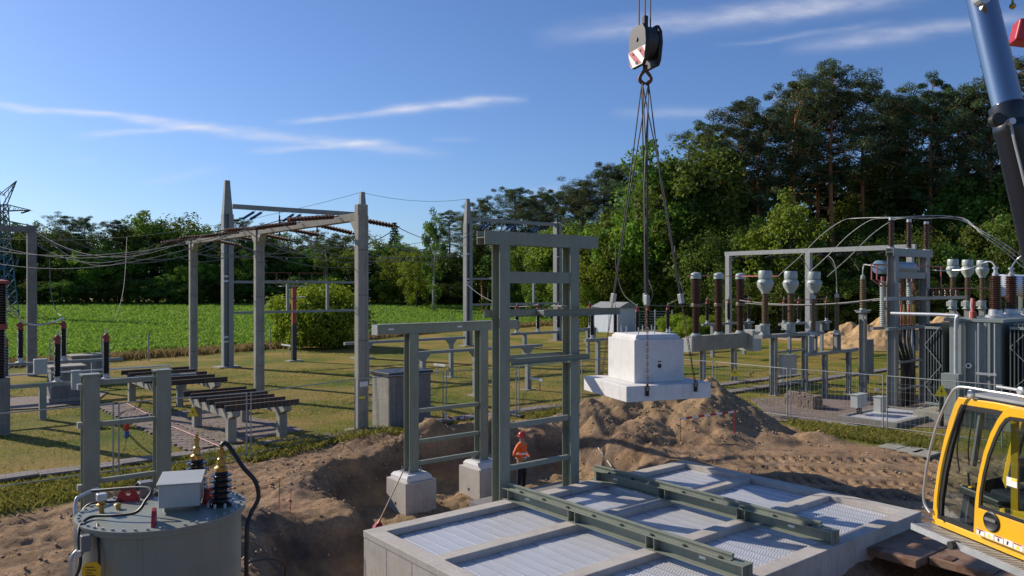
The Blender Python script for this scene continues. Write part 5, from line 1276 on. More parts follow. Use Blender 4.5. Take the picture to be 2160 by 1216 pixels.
# stacks of paving bricks
for i, (px, py, w, d, h, lab) in enumerate(((1715, 866, .95, .8, .58, 'stack of brown paving bricks, nearer one on the gravel'), (1690, 858, .55, .9, .62, 'leaning pile of brown paving bricks left of the brick stack'))):
    p = G(px, py); t = thing('brick_stack', lab, 'bricks', (p.x + w / 2, p.y + d / 2, 0), 'stacks of paving bricks'); br = None
    nx_, ny_, nz_ = int(w / .2), int(d / .11), int(h / .09)
    for a in range(nx_):
        for b_ in range(ny_):
            for c_ in range(nz_):
                if 0 < a < nx_ - 1 and 0 < b_ < ny_ - 1 and c_ < nz_ - 1: continue
                if br is None:
                    ob = MB().box(-.097, -.052, 0, .097, .052, .082).build('brick', BRICKM); br = ob.data; COL.objects.unlink(ob); bpy.data.objects.remove(ob)
                if c_ == nz_ - 1 and random.random() < .3: continue
                ob = bpy.data.objects.new('brick', br); COL.objects.link(ob); ob.parent = t
                ob.location = Vector((p.x + .1 + a * .2 + random.uniform(-.012, .012) + i * c_ * .03, p.y + .055 + b_ * .11 + random.uniform(-.01, .01), .03 + c_ * .09)) - t.location; ob.rotation_euler = (0, 0, R(random.uniform(-4, 4)))

# ------------------------------------------------------------------ light steel gantry
W0 = C(19.0, 67.7)
t = thing('steel_gantry', 'light grey steel gantry with small dark insulators under its long beam before the forest', 'gantry', W0)
for i, o in enumerate((0, 7.6, 15.5)):
    p = W0 - B_ * o; MB().box(p.x - .2, p.y - .2, -.1, p.x + .2, p.y + .2, 7.9).build('post', GALVD, t); MB().box(p.x - .5, p.y - .5, -.1, p.x + .5, p.y + .5, .05).build('footing', CONCO, t)
MB().box(W0.x - .15, W0.y - 15.9, 7.903, W0.x + .15, W0.y + .3, 8.25).build('beam', GALVD, t)
for i, o in enumerate((1.0, 2.4, 4.2, 5.6, 8.8, 10.4, 12.0, 13.6)):
    p = W0 - B_ * o + Z_ * 7.7; pr = []
    for j in range(7): q = .1 + .1 * j; pr += [(.03, q), (.11, q + .03), (.03, q + .07)]
    MB().lathe(p, pr, 9, (-A_ * .8 - Z_ * .12)).build('insulator_string', DARKP, t, True); MB().lathe(p, pr, 9, (A_ * .8 - Z_ * .12)).build('insulator_string', DARKP, t, True)

# ------------------------------------------------------------------ cable portal with red busbars
V0 = C(16.15, 32.7); LV = 3.0; t = thing('cable_portal', 'tall grey green portal with three brown insulators on top and black cables inside', 'portal', V0)
column(t, V0.x, V0.y, 0, 6.5, .34, STEEL2); column(t, V0.x + LV, V0.y, 0, 6.5, .34, STEEL2)
MB().ibeam(V0 + A_ * -.3 + Z_ * 6.66, V0 + A_ * (LV + .5) + Z_ * 6.66, .32, .32, (0, 1, 0), .02, .02).build('head_beam', STEEL2, t)
MB().box(V0.x + .175, V0.y - .14, 5.55, V0.x + LV - .175, V0.y + .14, 5.82).build('upper_beam', STEEL2, t)
MB().box(V0.x - 1.2, V0.y - .30, 4.62, V0.x + 6.9, V0.y - .18, 4.76).build('bus_beam', GALVD, t)
MB().box(V0.x - 1.1, V0.y - .32, 3.38, V0.x + 4.6, V0.y - .18, 3.5).build('clamp_beam', STEEL2, t); MB().box(V0.x - 1.1, V0.y + .3, 3.38, V0.x + 4.6, V0.y + .44, 3.5).build('clamp_beam', STEEL2, t)
for z in (1.95, .8): MB().box(V0.x + .175, V0.y - .05, z - .05, V0.x + LV - .175, V0.y + .05, z + .05).build('cross_bar', STEEL2, t)
for i, o in enumerate((-.15, 1.5, 3.2)):
    c = V0 + A_ * o + Z_ * 6.83; MB().lathe(c, [(.15, 0), (.15, .04), (.1, .06)], 10).build('insulator_foot', GALV, t, True); MB().lathe(c + Z_ * .06, sheds(1.12, .085, .13, 15), 12).build('top_insulator', BROWN, t, True); MB().lathe(c + Z_ * 1.18, [(.1, 0), (.1, .12)], 10).build('top_clamp', GALV, t, True)
for i, o in enumerate((-.3, .35, .95, 1.55, 2.2, 2.75)):
    c = V0 + A_ * o + B_ * (.36 if i % 2 else .3) + Z_ * 3.5; MB().lathe(c + Z_ * .03, sheds(1.9, .09, .13, 22), 10).build('surge_arrester', GREYPORC if i % 2 == 0 else OLIVE, t, True)
    MB().lathe(c + Z_ * 1.93, [(.07, 0), (.07, .2)], 8).build('arrester_cap', PINK, t, True)
for i in range(9):
    o = .5 + 1.9 * i / 8; c = V0 + A_ * o + B_ * .2
    MB().lathe(c + Z_ * 3.52, [(.05, 0), (.07, .1), (.05, .6), (.03, .9)], 8).build('cable_end', BRASS if i % 3 else PINK, t, True)
    MB().tube(smooth_path([c + Z_ * 3.5, c + A_ * random.uniform(-.15, .15) + Z_ * 2.8, V0 + A_ * (.75 + .16 * i) + Z_ * 1.9, V0 + A_ * (.7 + .17 * i) + Z_ * .6, V0 + A_ * (.7 + .17 * i) - Z_ * .1], 4), .042, 7).build('black_cable', BLACK, t, True)
MB().lathe(V0 + A_ * .55 + B_ * .9 + Z_ * 6.05, [(.2, 0), (.30, .03), (.30, .35), (.28, .40), (.28, 3.3), (.2, 3.4)], 18, A_).build('reactor_drum', BARREL if False else M('blue_grey_drum', (.13, .22, .33), .35, 0, .1, 2), t, True)
def bus(pts, r=.03, name='red_busbar'): MB().tube(pts, r, 6).build(name, PINK, t)
bus([V0 + A_ * -1.5 + B_ * .2 + Z_ * 6.12, V0 + A_ * .2 + B_ * .2 + Z_ * 6.12]); bus([V0 + A_ * 1.4 - B_ * .3 + Z_ * 6.1, V0 + A_ * 4.2 - B_ * .3 + Z_ * 6.1]); bus([V0 + A_ * 4.0 - B_ * .3 + Z_ * 6.1, V0 + A_ * 4.0 - B_ * .3 + Z_ * 5.1])
for o in (-1.45, -1.0): bus([V0 + A_ * o + B_ * .2 + Z_ * 6.12, V0 + A_ * o + B_ * .2 + Z_ * 5.5, V0 + A_ * (o + .9) + B_ * .2 + Z_ * 5.2])
for i in range(5): bus([V0 + A_ * (.5 + .5 * i) + B_ * .3 + Z_ * 5.6, V0 + A_ * (.8 + .5 * i) + B_ * .2 + Z_ * 4.4], .02)
bus([V0 + A_ * 2.9 - B_ * .24 + Z_ * 5.12, V0 + A_ * 10 - B_ * .24 + Z_ * 5.12], .025)
for o in (3.1, 3.5, 4.1, 4.7, 5.3, 5.9): MB().lathe(V0 + A_ * o - B_ * .24 + Z_ * 4.762, sheds(.30, .05, .09, 4), 10).build('short_insulator', BROWN, t, True)
# tubular conductors arching over the portal
for i in range(3):
    o = (-.15, 1.5, 3.2)[i]; top = V0 + A_ * o + Z_ * (8.13 + .06 * i)
    sx = (1640, 1697, 1745)[i]; a = P(sx, 584, 37.5 + .8 * i)
    pts = [a, P(sx + 48, 541, 37), P(sx + 92, 497, 36.3), P(sx + 135, 467, 35.5), P(sx + 165, 461, 35), top, P((2010, 2020, 2030)[i], (457, 463, 460)[i], 34), P(2072, 488 + 4 * i, 33), P(2120, 515 + 8 * i, 32.5), P(2175, 556 + 12 * i, 32)]
    wire(smooth_path(pts, 5), .017, ['front', 'middle', 'rear'][i] + ' pale tube conductor arching over the cable portal', mat=GALVD, group='arched tube conductors', n=7)
    b2 = P(sx + 47, 542, 37); wire(smooth_path([b2, b2 + A_ * .5 - Z_ * .3, P(sx + 68, 572, 37.2)]), .018, 'short branch wire hanging from the %s arched conductor' % ['front', 'middle', 'rear'][i])

# ------------------------------------------------------------------ power transformer at the right edge
X0 = C(17.8, 28.1); TH = 4.0; TW = 1.75; TL = 5.6
t = thing('power_transformer', 'large grey green power transformer with ribbed radiators behind the yellow crane cab', 'transformer', X0)
MB().box(X0.x, X0.y, .35, X0.x + TL, X0.y + TW, TH - .12).build('tank', TRAFO, t, bevel=.03)
MB().box(X0.x - .14, X0.y - .14, TH - .118, X0.x + TL + .14, X0.y + TW + .14, TH).build('tank_cover', TRAFO, t, bevel=.01)
MB().box(X0.x - .3, X0.y - 1.3, -.1, X0.x + TL + .3, X0.y + TW + 1.2, .348).build('plinth', CONCO, t)
def radiator(y0, y1, x0, x1, z0, z1):
    n = 7; m = None
    for i in range(n):
        y = y0 + (y1 - y0) * i / (n - 1)
        if m is None:
            ob = MB().box(0, -.016, 0, x1 - x0, .016, z1 - z0).build('radiator_fin', RADI); m = ob.data; COL.objects.unlink(ob); bpy.data.objects.remove(ob)
        ob = bpy.data.objects.new('radiator_fin', m); COL.objects.link(ob); ob.parent = t; ob.location = Vector(((x0 + x1) / 2, y, z0)) - t.location
    for z in (z0 + .1, z1 - .15): MB().box(x0 - .05, y0, z - .05, x0 - .01, y1, z + .05).build('header_pipe', TRAFO, t)
    zs = [z0 + .05 + (z1 - z0 - .1) * k / 4 for k in range(5)]
    for k in range(4):
        a, b = (y0, y1) if k % 2 == 0 else (y1, y0); MB().bar((x0 - .06, a, zs[k]), (x0 - .06, b, zs[k + 1]), .022, .022).build('brace', TRAFO, t)
radiator(X0.y + TW + .30, X0.y + TW + .92, X0.x + .1, X0.x + 4.4, .55, 3.75)
radiator(X0.y - 1.05, X0.y - .28, X0.x + .1, X0.x + 5.2, .55, 3.85)
for y in (.30, .42, 1.14, 1.28): MB().box(X0.x - .12, X0.y + y, .37, X0.x - .002, X0.y + y + .09, TH - .13).build('stiffener', TRAFO, t)
f = lambda y, z, o=.25: X0 - A_ * o + B_ * y + Z_ * z
MB().tube(smooth_path([f(1.38, .9, .35), f(1.38, 3.6, .35), f(1.36, 4.02, .35), f(1.5, 4.12, .3), f(3.9, 4.12, .1)], 4), .07, 10).build('oil_pipe', GALV, t, True)
MB().tube([f(1.18, 1.0, .2), f(1.18, 3.85, .2)], .05, 8).build('conduit', GALVD, t)
for y in (.12, .66): MB().tube([f(y, .5, .2), f(y, 3.85, .2)], .028, 8).build('conduit', GALV, t)
MB().box(X0.x - .26, X0.y + .05, 1.95, X0.x - .22, X0.y + .72, 2.04).build('tie_bar', GALV, t)
MB().cyl(f(1.0, 2.25, .12), .10, .10, 16, -A_).build('gauge', WHITE, t); MB().cyl(f(1.0, 2.25, .222), .055, .006, 14, -A_).build('gauge_dial', BARREL, t)
MB().box(X0.x - .75, X0.y + 1.12, .25, X0.x - .35, X0.y + 1.75, 1.95).build('control_cubicle', TRAFO, t, bevel=.015)
MB().box(X0.x - .762, X0.y + 1.2, .4, X0.x - .751, X0.y + 1.68, 1.8).build('cubicle_door', TRAFO, t, bevel=.004); MB().box(X0.x - .77, X0.y + 1.42, 1.1, X0.x - .763, X0.y + 1.62, 1.4).build('window', DKGREY, t)
tb = []
for i, px in enumerate((2100, 2133, 2168)):
    k = (px - HX) / FPX; yo = .85; X_, D_ = X0.dot(RGT) - CA * yo, X0.dot(FWD) + SA * yo; s = (k * D_ - X_) / (SA - k * CA)
    c = X0 + B_ * yo + A_ * s; MB().lathe(c + Z_ * (TH + .001), [(.36, 0), (.36, .08), (.25, .12), (.24, .28), (.2, .32)], 18).build('bushing_turret', GALV, t, True)
    MB().lathe(c + Z_ * (TH + .32), sheds(1.3, .17, .235, 16), 18).build('bushing', BROWN, t, True); MB().lathe(c + Z_ * (TH + 1.62), [(.12, 0), (.12, .1), (.07, .14), (.07, .26), (.11, .27), (.11, .34)], 12).build('bushing_cap', GALV, t, True); tb.append(c + Z_ * (TH + 1.95))
k = (2112 - HX) / FPX; yo = 1.9; X_, D_ = X0.dot(RGT) - CA * yo, X0.dot(FWD) + SA * yo; s = (k * D_ - X_) / (SA - k * CA)
cv = X0 + B_ * yo + A_ * s
MB().lathe(cv + Z_ * (TH + 1.25), [(.2, 0), (.46, .05), (.48, .1), (.48, 3.6)], 24, A_).build('conservator', WHITEB, t, True); MB().box(cv.x + .6, cv.y - .2, TH + .001, cv.x + .8, cv.y + .02, TH + .80).build('conservator_leg', TRAFO, t); MB().box(cv.x + 2.6, cv.y - .2, .3, cv.x + 2.8, cv.y + .2, TH + .80).build('conservator_leg', TRAFO, t)
for i, x in enumerate((.25, .7, 1.2)): MB().lathe(X0 + A_ * x + B_ * (1.0 + .2 * i) + Z_ * (TH + .001), [(.11, 0), (.11, .25), (.05, .27), (.08, .45), (.05, .75)], 12).build('low_voltage_bushing', GREYPORC if i % 2 else REDOX, t, True)
for i in range(3): wire(smooth_path([tb[i], P(2085 - 0 * i, 552 - 3 * i, 31.5), P(2040, 568, 32), P(1990, 571 + 3 * i, 33), P(1968, 570 + 4 * i, 34)]) if i == 0 else smooth_path([tb[i], P(2130 + 15 * i, 548, 31.5), P(2165, 537 - 4 * i, 31)]), .026, 'pale conductor leaving the %s transformer bushing' % ['left', 'middle', 'right'][i], mat=ALU)
c = P(1986, 826, 28.6); warn_sign(c, toc(c), .24, 'yellow high voltage triangle on a dark stand by the transformer')
tag(MB().bar((c.x, c.y, -.05), c - Z_ * .2, .22, .10).build('sign_stand', BLACK, None, bevel=.02), 'black stand under the yellow triangle near the crane cab', 'sign stand')
# small grating pit with kerb
pk = G(1885, 900); t = thing('grating_pit', 'small pit covered by bluish gratings inside a dark kerb before the transformer', 'pit', (pk.x + 1.8, pk.y + .6, 0))
kx0, ky0, kx1, ky1 = pk.x - .4, pk.y - .3, pk.x + 3.6, pk.y + 2.0
MB().ring(rect(kx0, ky0, kx1, ky1, -.05), rect(kx0 + .2, ky0 + .2, kx1 - .2, ky1 - .2, -.05), (0, 0, .25)).build('kerb', CONCD, t)
pm2 = None
for i in range(11):
    x = kx0 + .38 + i * .32
    if pm2 is None:
        ob = MB().box(-.15, -(ky1 - ky0 - .44) / 2, 0, .15, (ky1 - ky0 - .44) / 2, .03).build('grating_plank', GRATE); pm2 = ob.data; COL.objects.unlink(ob); bpy.data.objects.remove(ob)
    ob = bpy.data.objects.new('grating_plank', pm2); COL.objects.link(ob); ob.parent = t; ob.location = Vector((x, (ky0 + ky1) / 2, .12)) - t.location
MB().box(V0.x - .2, V0.y - 1.2, .1, V0.x + 4.2, V0.y - 1.05, .22).build('kerb_rail', CONCO, t)
MB().box(kx0 + .2, ky0 + .2, -.08, kx1 - .2, ky1 - .2, -.03).build('pit_floor', CONCD, t)
# distant sand heaps and sandy track behind the yard
def heap(px, py, h, r, label, seed, D0):
    p = C((px - HX) / FPX * D0, D0); n = 80; vs = []; fs = []
    for i in range(n):
        for j in range(n):
            u, v = (i / (n - 1) * 2 - 1), (j / (n - 1) * 2 - 1); rr = math.hypot(u, v * 1.2)
            z = h * max(0, 1 - rr) * (1 + .9 * float(fbm(np.array([u * 3 + seed]), np.array([v * 3]), 4)[0])) + (.5 * float(fbm(np.array([u * 8 + seed]), np.array([v * 8]), 5)[0]) if rr < .9 else 0) - .05
            vs.append((p.x + (u * SA + v * CA) * r, p.y + (-u * CA + v * SA) * r, max(z, -.1)))
    for i in range(n - 1):
        for j in range(n - 1): fs.append((i * n + j, i * n + n + j, i * n + n + j + 1, i * n + j + 1))
    o = MB().add(vs, fs).build('sand_heap', SANDM, None, True); tag(o, label, 'sand heap', 'sand heaps behind the yard')
SANDM = M('golden_sand', (.42, .27, .13), .95, 0, .25, 2.0, .5, 8)
heap(1862, 715, 3.0, 4.6, 'golden sand heap beyond the current transformers, nearest the portal', 3, 66)
heap(1798, 718, 2.0, 4.4, 'low sand heap left of the larger golden one', 8, 68)
heap(1992, 700, 3.6, 5.0, 'golden sand heap glimpsed between portal and transformer', 14, 66)
sheet('sandy_track', [C(20, 84), C(29, 72), C(60, 50), C(70, 60), C(40, 78), C(24, 92)], M('track_sand', (.44, .31, .2), .95, 0, .2, .7, .3, 8), .06)

# ------------------------------------------------------------------ lattice pylon at the far left
pb = P(4, 640, 105); pb.z = .3
t = thing('lattice_pylon', 'lattice power pylon with blue painted legs cut by the left edge', 'pylon', pb)
def lattice(z0, z1, w0, w1, mat, name, n):
    m = MB(); cs = lambda z, w: [pb + RGT * sx * w + FWD * sy * w + Z_ * z for sx, sy in ((-1, -1), (1, -1), (1, 1), (-1, 1))]
    for k in range(n):
        za, zb_ = z0 + (z1 - z0) * k / n, z0 + (z1 - z0) * (k + 1) / n; wa, wb = w0 + (w1 - w0) * k / n, w0 + (w1 - w0) * (k + 1) / n
        a, b = cs(za, wa), cs(zb_, wb)
        for i in range(4):
            j = (i + 1) % 4; m.bar(a[i], b[i], .13, .13); m.bar(a[i], b[j], .07, .07); m.bar(a[j], b[i], .07, .07); m.bar(b[i], b[j], .07, .07)
    return m.build(name, mat, t)
lattice(0, 9, 1.5, .85, PYLB, 'painted_legs', 6); lattice(9, 16, .85, .5, PYL, 'tower_body', 7)
def arm(z, L, rise, sgn, h=.9):
    m = MB(); tip = pb + RGT * sgn * L + Z_ * (z + rise)
    for s in (-1, 1):
        b0 = pb + RGT * sgn * .5 + FWD * s * .5 + Z_ * z; b1 = b0 + Z_ * h
        m.bar(b0, tip, .1, .1); m.bar(b1, tip, .1, .1)
        for k in range(5): f = k / 5; m.bar(b0.lerp(tip, f), b1.lerp(tip, f + .1), .05, .05); m.bar(b0.lerp(tip, f), pb + RGT * sgn * .5 - FWD * s * .5 + (b0.lerp(tip, f + .12) - b0) + Z_ * z + FWD * s * 0, .04, .04)
    m.build('cross_arm', PYL, t)
    MB().lathe(tip, [(.05, 0), (.13, .3), (.13, 1.2), (.05, 1.4)], 8, (-Z_ * .3 - RGT * sgn)).build('insulator_string', DARKP, t, True)
for s in (-1, 1): arm(15.2, 3.9, .1, s); arm(13.0, 5.0, .0, s)
for s in (-1, 1):
    m = MB(); a = pb + RGT * s * .4 + Z_ * 16; e = pb + RGT * s * 2.0 + Z_ * 19.3
    for q in (-1, 1): m.bar(a + FWD * q * .4, e, .1, .1); m.bar(pb - RGT * s * .2 + FWD * q * .4 + Z_ * 17.3, e, .08, .08)
    for k in range(4): m.bar(a.lerp(e, k / 4) + FWD * .3 * (1 - k / 4), (pb - RGT * s * .2 + Z_ * 17.3).lerp(e, (k + 1) / 4), .05, .05)
    m.build('peak_horn', PYL, t)

# ------------------------------------------------------------------ field
BD = [(-160, 30), (-33, 50), (-26.6, 57), (-20.4, 65), (-13.6, 78), (-4.8, 95), (14, 112)]
def bdist(X): return np.interp(X, [b[0] for b in BD], [b[1] for b in BD])
def field_z(X, D):
    b = bdist(X); return .35 * sst(0, 4, D - b) + 1.35 * sst(0, 1, (D - b - 5) / (175 - b - 5 + 1e-6))
nX, nD = 260, 150
Xs = np.linspace(-150, 13, nX); tt = np.linspace(0, 1, nD) ** 1.6
XG, TG = np.meshgrid(Xs, tt, indexing='ij'); DG = bdist(XG) + TG * (182 - bdist(XG))
ZG = field_z(XG, DG) + .02 + .16 * fbm(XG * .9, DG * .9, 3) * (TG > 0)
ax = XG * SA + DG * CA; ay = -XG * CA + DG * SA
fi = np.arange(nX * nD).reshape(nX, nD); fq = np.stack([fi[:-1, :-1], fi[1:, :-1], fi[1:, 1:], fi[:-1, 1:]], -1).reshape(-1, 4)
FIELD = M('green_crop_ground', (.10, .18, .018), .9, 0, .3, .5, .6, 3, spec=.08)
fo = bpy.data.objects.new('field', np_mesh('field', np.stack([ax.ravel(), ay.ravel(), ZG.ravel()], 1), fq, None, FIELD)); COL.objects.link(fo); tag(fo, kind='structure')
rs = np.random.default_rng(11)
def blades(name, pts, h, w, mat, lean=.35, n=1, tone=None):
    pts = np.repeat(pts, n, 0) + np.concatenate([rs.normal(0, .12, (len(pts) * n, 2)), np.zeros((len(pts) * n, 1))], 1)
    k = len(pts); a = rs.uniform(0, 2 * np.pi, k); hh = h * rs.uniform(.5, 1.15, k); ww = w * rs.uniform(.6, 1.2, k)
    dx, dy = np.cos(a) * ww, np.sin(a) * ww; lx, ly = rs.normal(0, lean, k) * hh, rs.normal(0, lean, k) * hh
    v = np.empty((k, 4, 3)); v[:, 0] = pts + np.stack([dx, dy, np.zeros(k)], 1); v[:, 1] = pts - np.stack([dx, dy, np.zeros(k)], 1)
    mid = pts + np.stack([lx * .4, ly * .4, hh * .65], 1); v[:, 2] = mid - np.stack([dx, dy, np.zeros(k)], 1) * .8; v[:, 3] = pts + np.stack([lx, ly, hh], 1)
    tn = np.repeat(rs.uniform(0, 1, k) if tone is None else tone, 4)
    o = bpy.data.objects.new(name, np_mesh(name, v.reshape(-1, 3), np.arange(k * 4).reshape(k, 4), {'tone': tn}, mat, False)); COL.objects.link(o); tag(o, kind='stuff'); return o
def w3(X, D, z): return np.stack([X * SA + D * CA, -X * CA + D * SA, z], 1)
k = 110000; X = rs.uniform(-105, 10, k); b_ = bdist(X) + 1.5; D = 1 / (1 / b_ + (1 / 176 - 1 / b_) * rs.uniform(0, 1, k)); ok = np.abs(X / D) < .72; X, D = X[ok], D[ok]
blades('crop_plants', w3(X, D, field_z(X, D)), .36, .11, CROP, .6, 2)
k = 9000; X = rs.uniform(-45, 8, k); D = bdist(X) + rs.normal(0, 1.0, k) - .2; blades('dry_grass', w3(X, D, np.zeros(k)), .55, .035, DRYG, .4, 2)
# rough grass and weeds round the site
def scatter(poly, k, far=None):
    xs = [p.x for p in poly]; ys = [p.y for p in poly]; x = rs.uniform(min(xs), max(xs), k); y = rs.uniform(min(ys), max(ys), k)
    ok = sdf([(p.x, p.y) for p in poly], x, y) < 0; x, y = x[ok], y[ok]; z = ground_z(x, y)[0]; return np.stack([x, y, z - .02], 1)
weeds = [scatter([G(1660, 890), G(1760, 900), G(1960, 925), G(1960, 952), G(1850, 938), G(1700, 912)], 2600), scatter([G(700, 918), G(820, 905), G(1040, 890), G(1040, 905), G(880, 924), G(720, 940)], 2600), scatter([G(480, 955), G(640, 925), G(720, 925), G(700, 940), G(520, 975)], 1500),
         scatter([G(0, 1030), G(300, 990), G(470, 955), G(470, 975), G(160, 1055), G(0, 1080)], 2300), scatter([G(1100, 875), G(1230, 850), G(1235, 862), G(1110, 890)], 500)]
blades('rough_grass', np.concatenate(weeds), .20, .012, GRASSB, .5, 4)
for p, nm in ((G(935, 900), 0), (G(525, 965), 0), (G(752, 925), 0), (G(1095, 880), 0), (G(1720, 905), 0), (G(1905, 925), 0)):
    pass
lx = rs.uniform(-26, 22, 60000); ld = 15 + rs.uniform(0, 1, 60000) ** 1.5 * 34; q = w3(lx, ld, np.zeros(60000)); ok = (sdf(DIRT, q[:, 0], q[:, 1]) > .3) & (np.abs(lx / ld) < .72) & (vn(q[:, 0] * .5, q[:, 1] * .5) + rs.uniform(-.25, .25, 60000) > .42); q = q[ok]; q[:, 2] = ground_z(q[:, 0], q[:, 1])[0] - .015
blades('lawn_grass', q, .085, .010, GRASSB, .8, 3)
k = 2200; X = rs.uniform(-24, 24, k)
# clods and pebbles on the dug sand
def clods(k):
    X = rs.uniform(-14, 15, k); D = rs.uniform(12, 31, k); p = w3(X, D, np.zeros(k)); z, di, wa, hp_, dd = ground_z(p[:, 0], p[:, 1]); ok = (di > .8) & ((X < 6) | (rs.uniform(0, 1, k) < .45) | (hp_ > .2)) & (rs.uniform(0, 1, k) < .25 + .75 * (vn(p[:, 0] * .8, p[:, 1] * .8) > .55) + (hp_ > .15) * .5) & ~((p[:, 0] > bx0) & (p[:, 0] < bx1) & (p[:, 1] > by0) & (p[:, 1] < by1))
    p, z = p[ok], z[ok]; n = len(p); s = .012 + .045 * rs.uniform(0, 1, n) ** 5
    octa = np.array([(1, 0, 0), (0, 1, 0), (-1, 0, 0), (0, -1, 0), (0, 0, .8), (0, 0, -.8)], float); v = octa[None] * s[:, None, None] * rs.uniform(.6, 1.4, (n, 6, 1)); a = rs.uniform(0, 6.28, n); c, s_ = np.cos(a), np.sin(a)
    vx = v[:, :, 0] * c[:, None] - v[:, :, 1] * s_[:, None]; vy = v[:, :, 0] * s_[:, None] + v[:, :, 1] * c[:, None]
    v = np.stack([vx + p[:, :1], vy + p[:, 1:2], v[:, :, 2] + z[:, None] + s[:, None] * .4], 2)
    t = np.array([(0, 1, 4), (1, 2, 4), (2, 3, 4), (3, 0, 4), (1, 0, 5), (2, 1, 5), (3, 2, 5), (0, 3, 5)]); f = (t[None] + (np.arange(n) * 6)[:, None, None]).reshape(-1, 3)
    o = bpy.data.objects.new('sand_clods', np_mesh('sand_clods', v.reshape(-1, 3), f, None, M('clod_sand', (.40, .27, .17), .95, 0, .35, 2.0), False, 3)); COL.objects.link(o); tag(o, kind='stuff')
clods(30000)
# field fence posts
fp_ = None
for i, (px, py) in enumerate(((105, 778), (214, 772), (313, 762), (488, 748), (570, 738), (645, 732), (790, 716), (952, 699), (1020, 694))):
    p = G(px, py); lab = ['leftmost slim post of the field fence', 'slim field fence post behind the lone insulator', 'slim field fence post left of the concrete gantry', 'slim field fence post right of the tall mast', 'slim field fence post left of the bright bush', 'slim field fence post in front of the bright bush', 'slim field fence post right of the big concrete post', 'slim field fence post left of the far mast', 'slim field fence post right of the far mast'][i]
    tag(MB().tube([p - Z_ * .1, p + Z_ * 1.9], .045, 6).build('fence_post', GALVD), lab, 'fence post', 'posts of the field fence')

# ------------------------------------------------------------------ trees
def quads_from(c, nrm, sz, asp, r_):
    k = len(c); nrm = nrm / (np.linalg.norm(nrm, axis=1, keepdims=True) + 1e-9); a = r_.normal(size=(k, 3)); t = np.cross(nrm, a); t /= np.linalg.norm(t, axis=1, keepdims=True) + 1e-9; b = np.cross(nrm, t)
    t = t * sz[:, None]; b = b * (sz * asp)[:, None]; v = np.empty((k, 4, 3)); v[:, 0] = c - t; v[:, 1] = c - b * r_.uniform(.7, 1.2, (k, 1)) + nrm * (sz * .15)[:, None]; v[:, 2] = c + t; v[:, 3] = c + b + nrm * (sz * .15)[:, None]; return v
def leaf_cloud(centers, radii, n, size, asp, r_, flat=1.0, up=.3, droop=0):
    C_, N_, S_, T_ = [], [], [], []
    for c, r in zip(centers, radii):
        d = r_.normal(size=(n, 3)); d /= np.linalg.norm(d, axis=1, keepdims=True); rr = r * r_.uniform(.15, 1, (n, 1)) ** .5; p = d * rr; p[:, 2] *= flat; p[:, 2] -= droop * rr[:, 0] ** 2
        C_.append(c + p); N_.append(d * .8 + r_.normal(size=(n, 3)) * .6 + np.array([0, 0, up])); S_.append(size * r_.uniform(.6, 1.25, n)); T_.append(np.clip(r_.normal(.5 + r_.normal(0, .12), .2, n), 0, 1))
    v = quads_from(np.concatenate(C_), np.concatenate(N_), np.concatenate(S_), asp, r_); return v, np.repeat(np.concatenate(T_), 4)
def mesh_from_leaves(name, v, tone, mat): return np_mesh(name, v.reshape(-1, 3), np.arange(len(v) * 4).reshape(-1, 4), {'tone': tone}, mat, False)
def trunk_mesh(name, segs, mat):
    m = MB()
    for pts, r in segs: m.tube(pts, r, 7)
    me = bpy.data.meshes.new(name); me.from_pydata(m.v, [], m.f); me.materials.append(mat); me.shade_smooth(); return me
def broadleaf(seed, H, rx, mat, bark, low=.18, K=64, n=115, size=.21, lobes=1.0):
    r_ = np.random.default_rng(seed); cz = H * (low + (1 - low) * .5); rz = H * (1 - low) * .5; cs, rd = [], []
    ph = r_.uniform(0, 6.28, 6)
    for i in range(K):
        d = r_.normal(size=3); d /= np.linalg.norm(d); az = math.atan2(d[1], d[0]); k = 1 + lobes * (.16 * math.sin(2 * az + ph[0]) + .12 * math.sin(3 * az + ph[1] + 3 * d[2]) + .14 * math.sin(5 * d[2] + ph[2]))
        u = r_.uniform(.35, 1) ** .6 * k; w = 1 - .25 * max(d[2], 0)
        cs.append(np.array([d[0] * rx * u * w, d[1] * rx * u * w, cz + d[2] * rz * u * .92])); rd.append(r_.uniform(.55, 1.15) * rx * .27)
    v, tn = leaf_cloud(cs, rd, n, size, .62, r_)
    v[:, :, 2] = np.maximum(v[:, :, 2], .15)
    segs = [([(0, 0, -.3), (.1, .05, H * .2), (r_.normal(0, .3), r_.normal(0, .3), H * .55), (r_.normal(0, .4), r_.normal(0, .4), H * .85)], [H * .020, H * .016, H * .010, .03])]
    for i in range(8):
        c = cs[r_.integers(K)]; z0_ = H * r_.uniform(.2, .5); segs.append(([(0, 0, z0_), (c[0] * .5, c[1] * .5, (z0_ + c[2]) / 2 + .3), tuple(c)], [H * .008, H * .005, .02]))
    return mesh_from_leaves('crown', v, tn, mat), trunk_mesh('trunk', segs, bark)
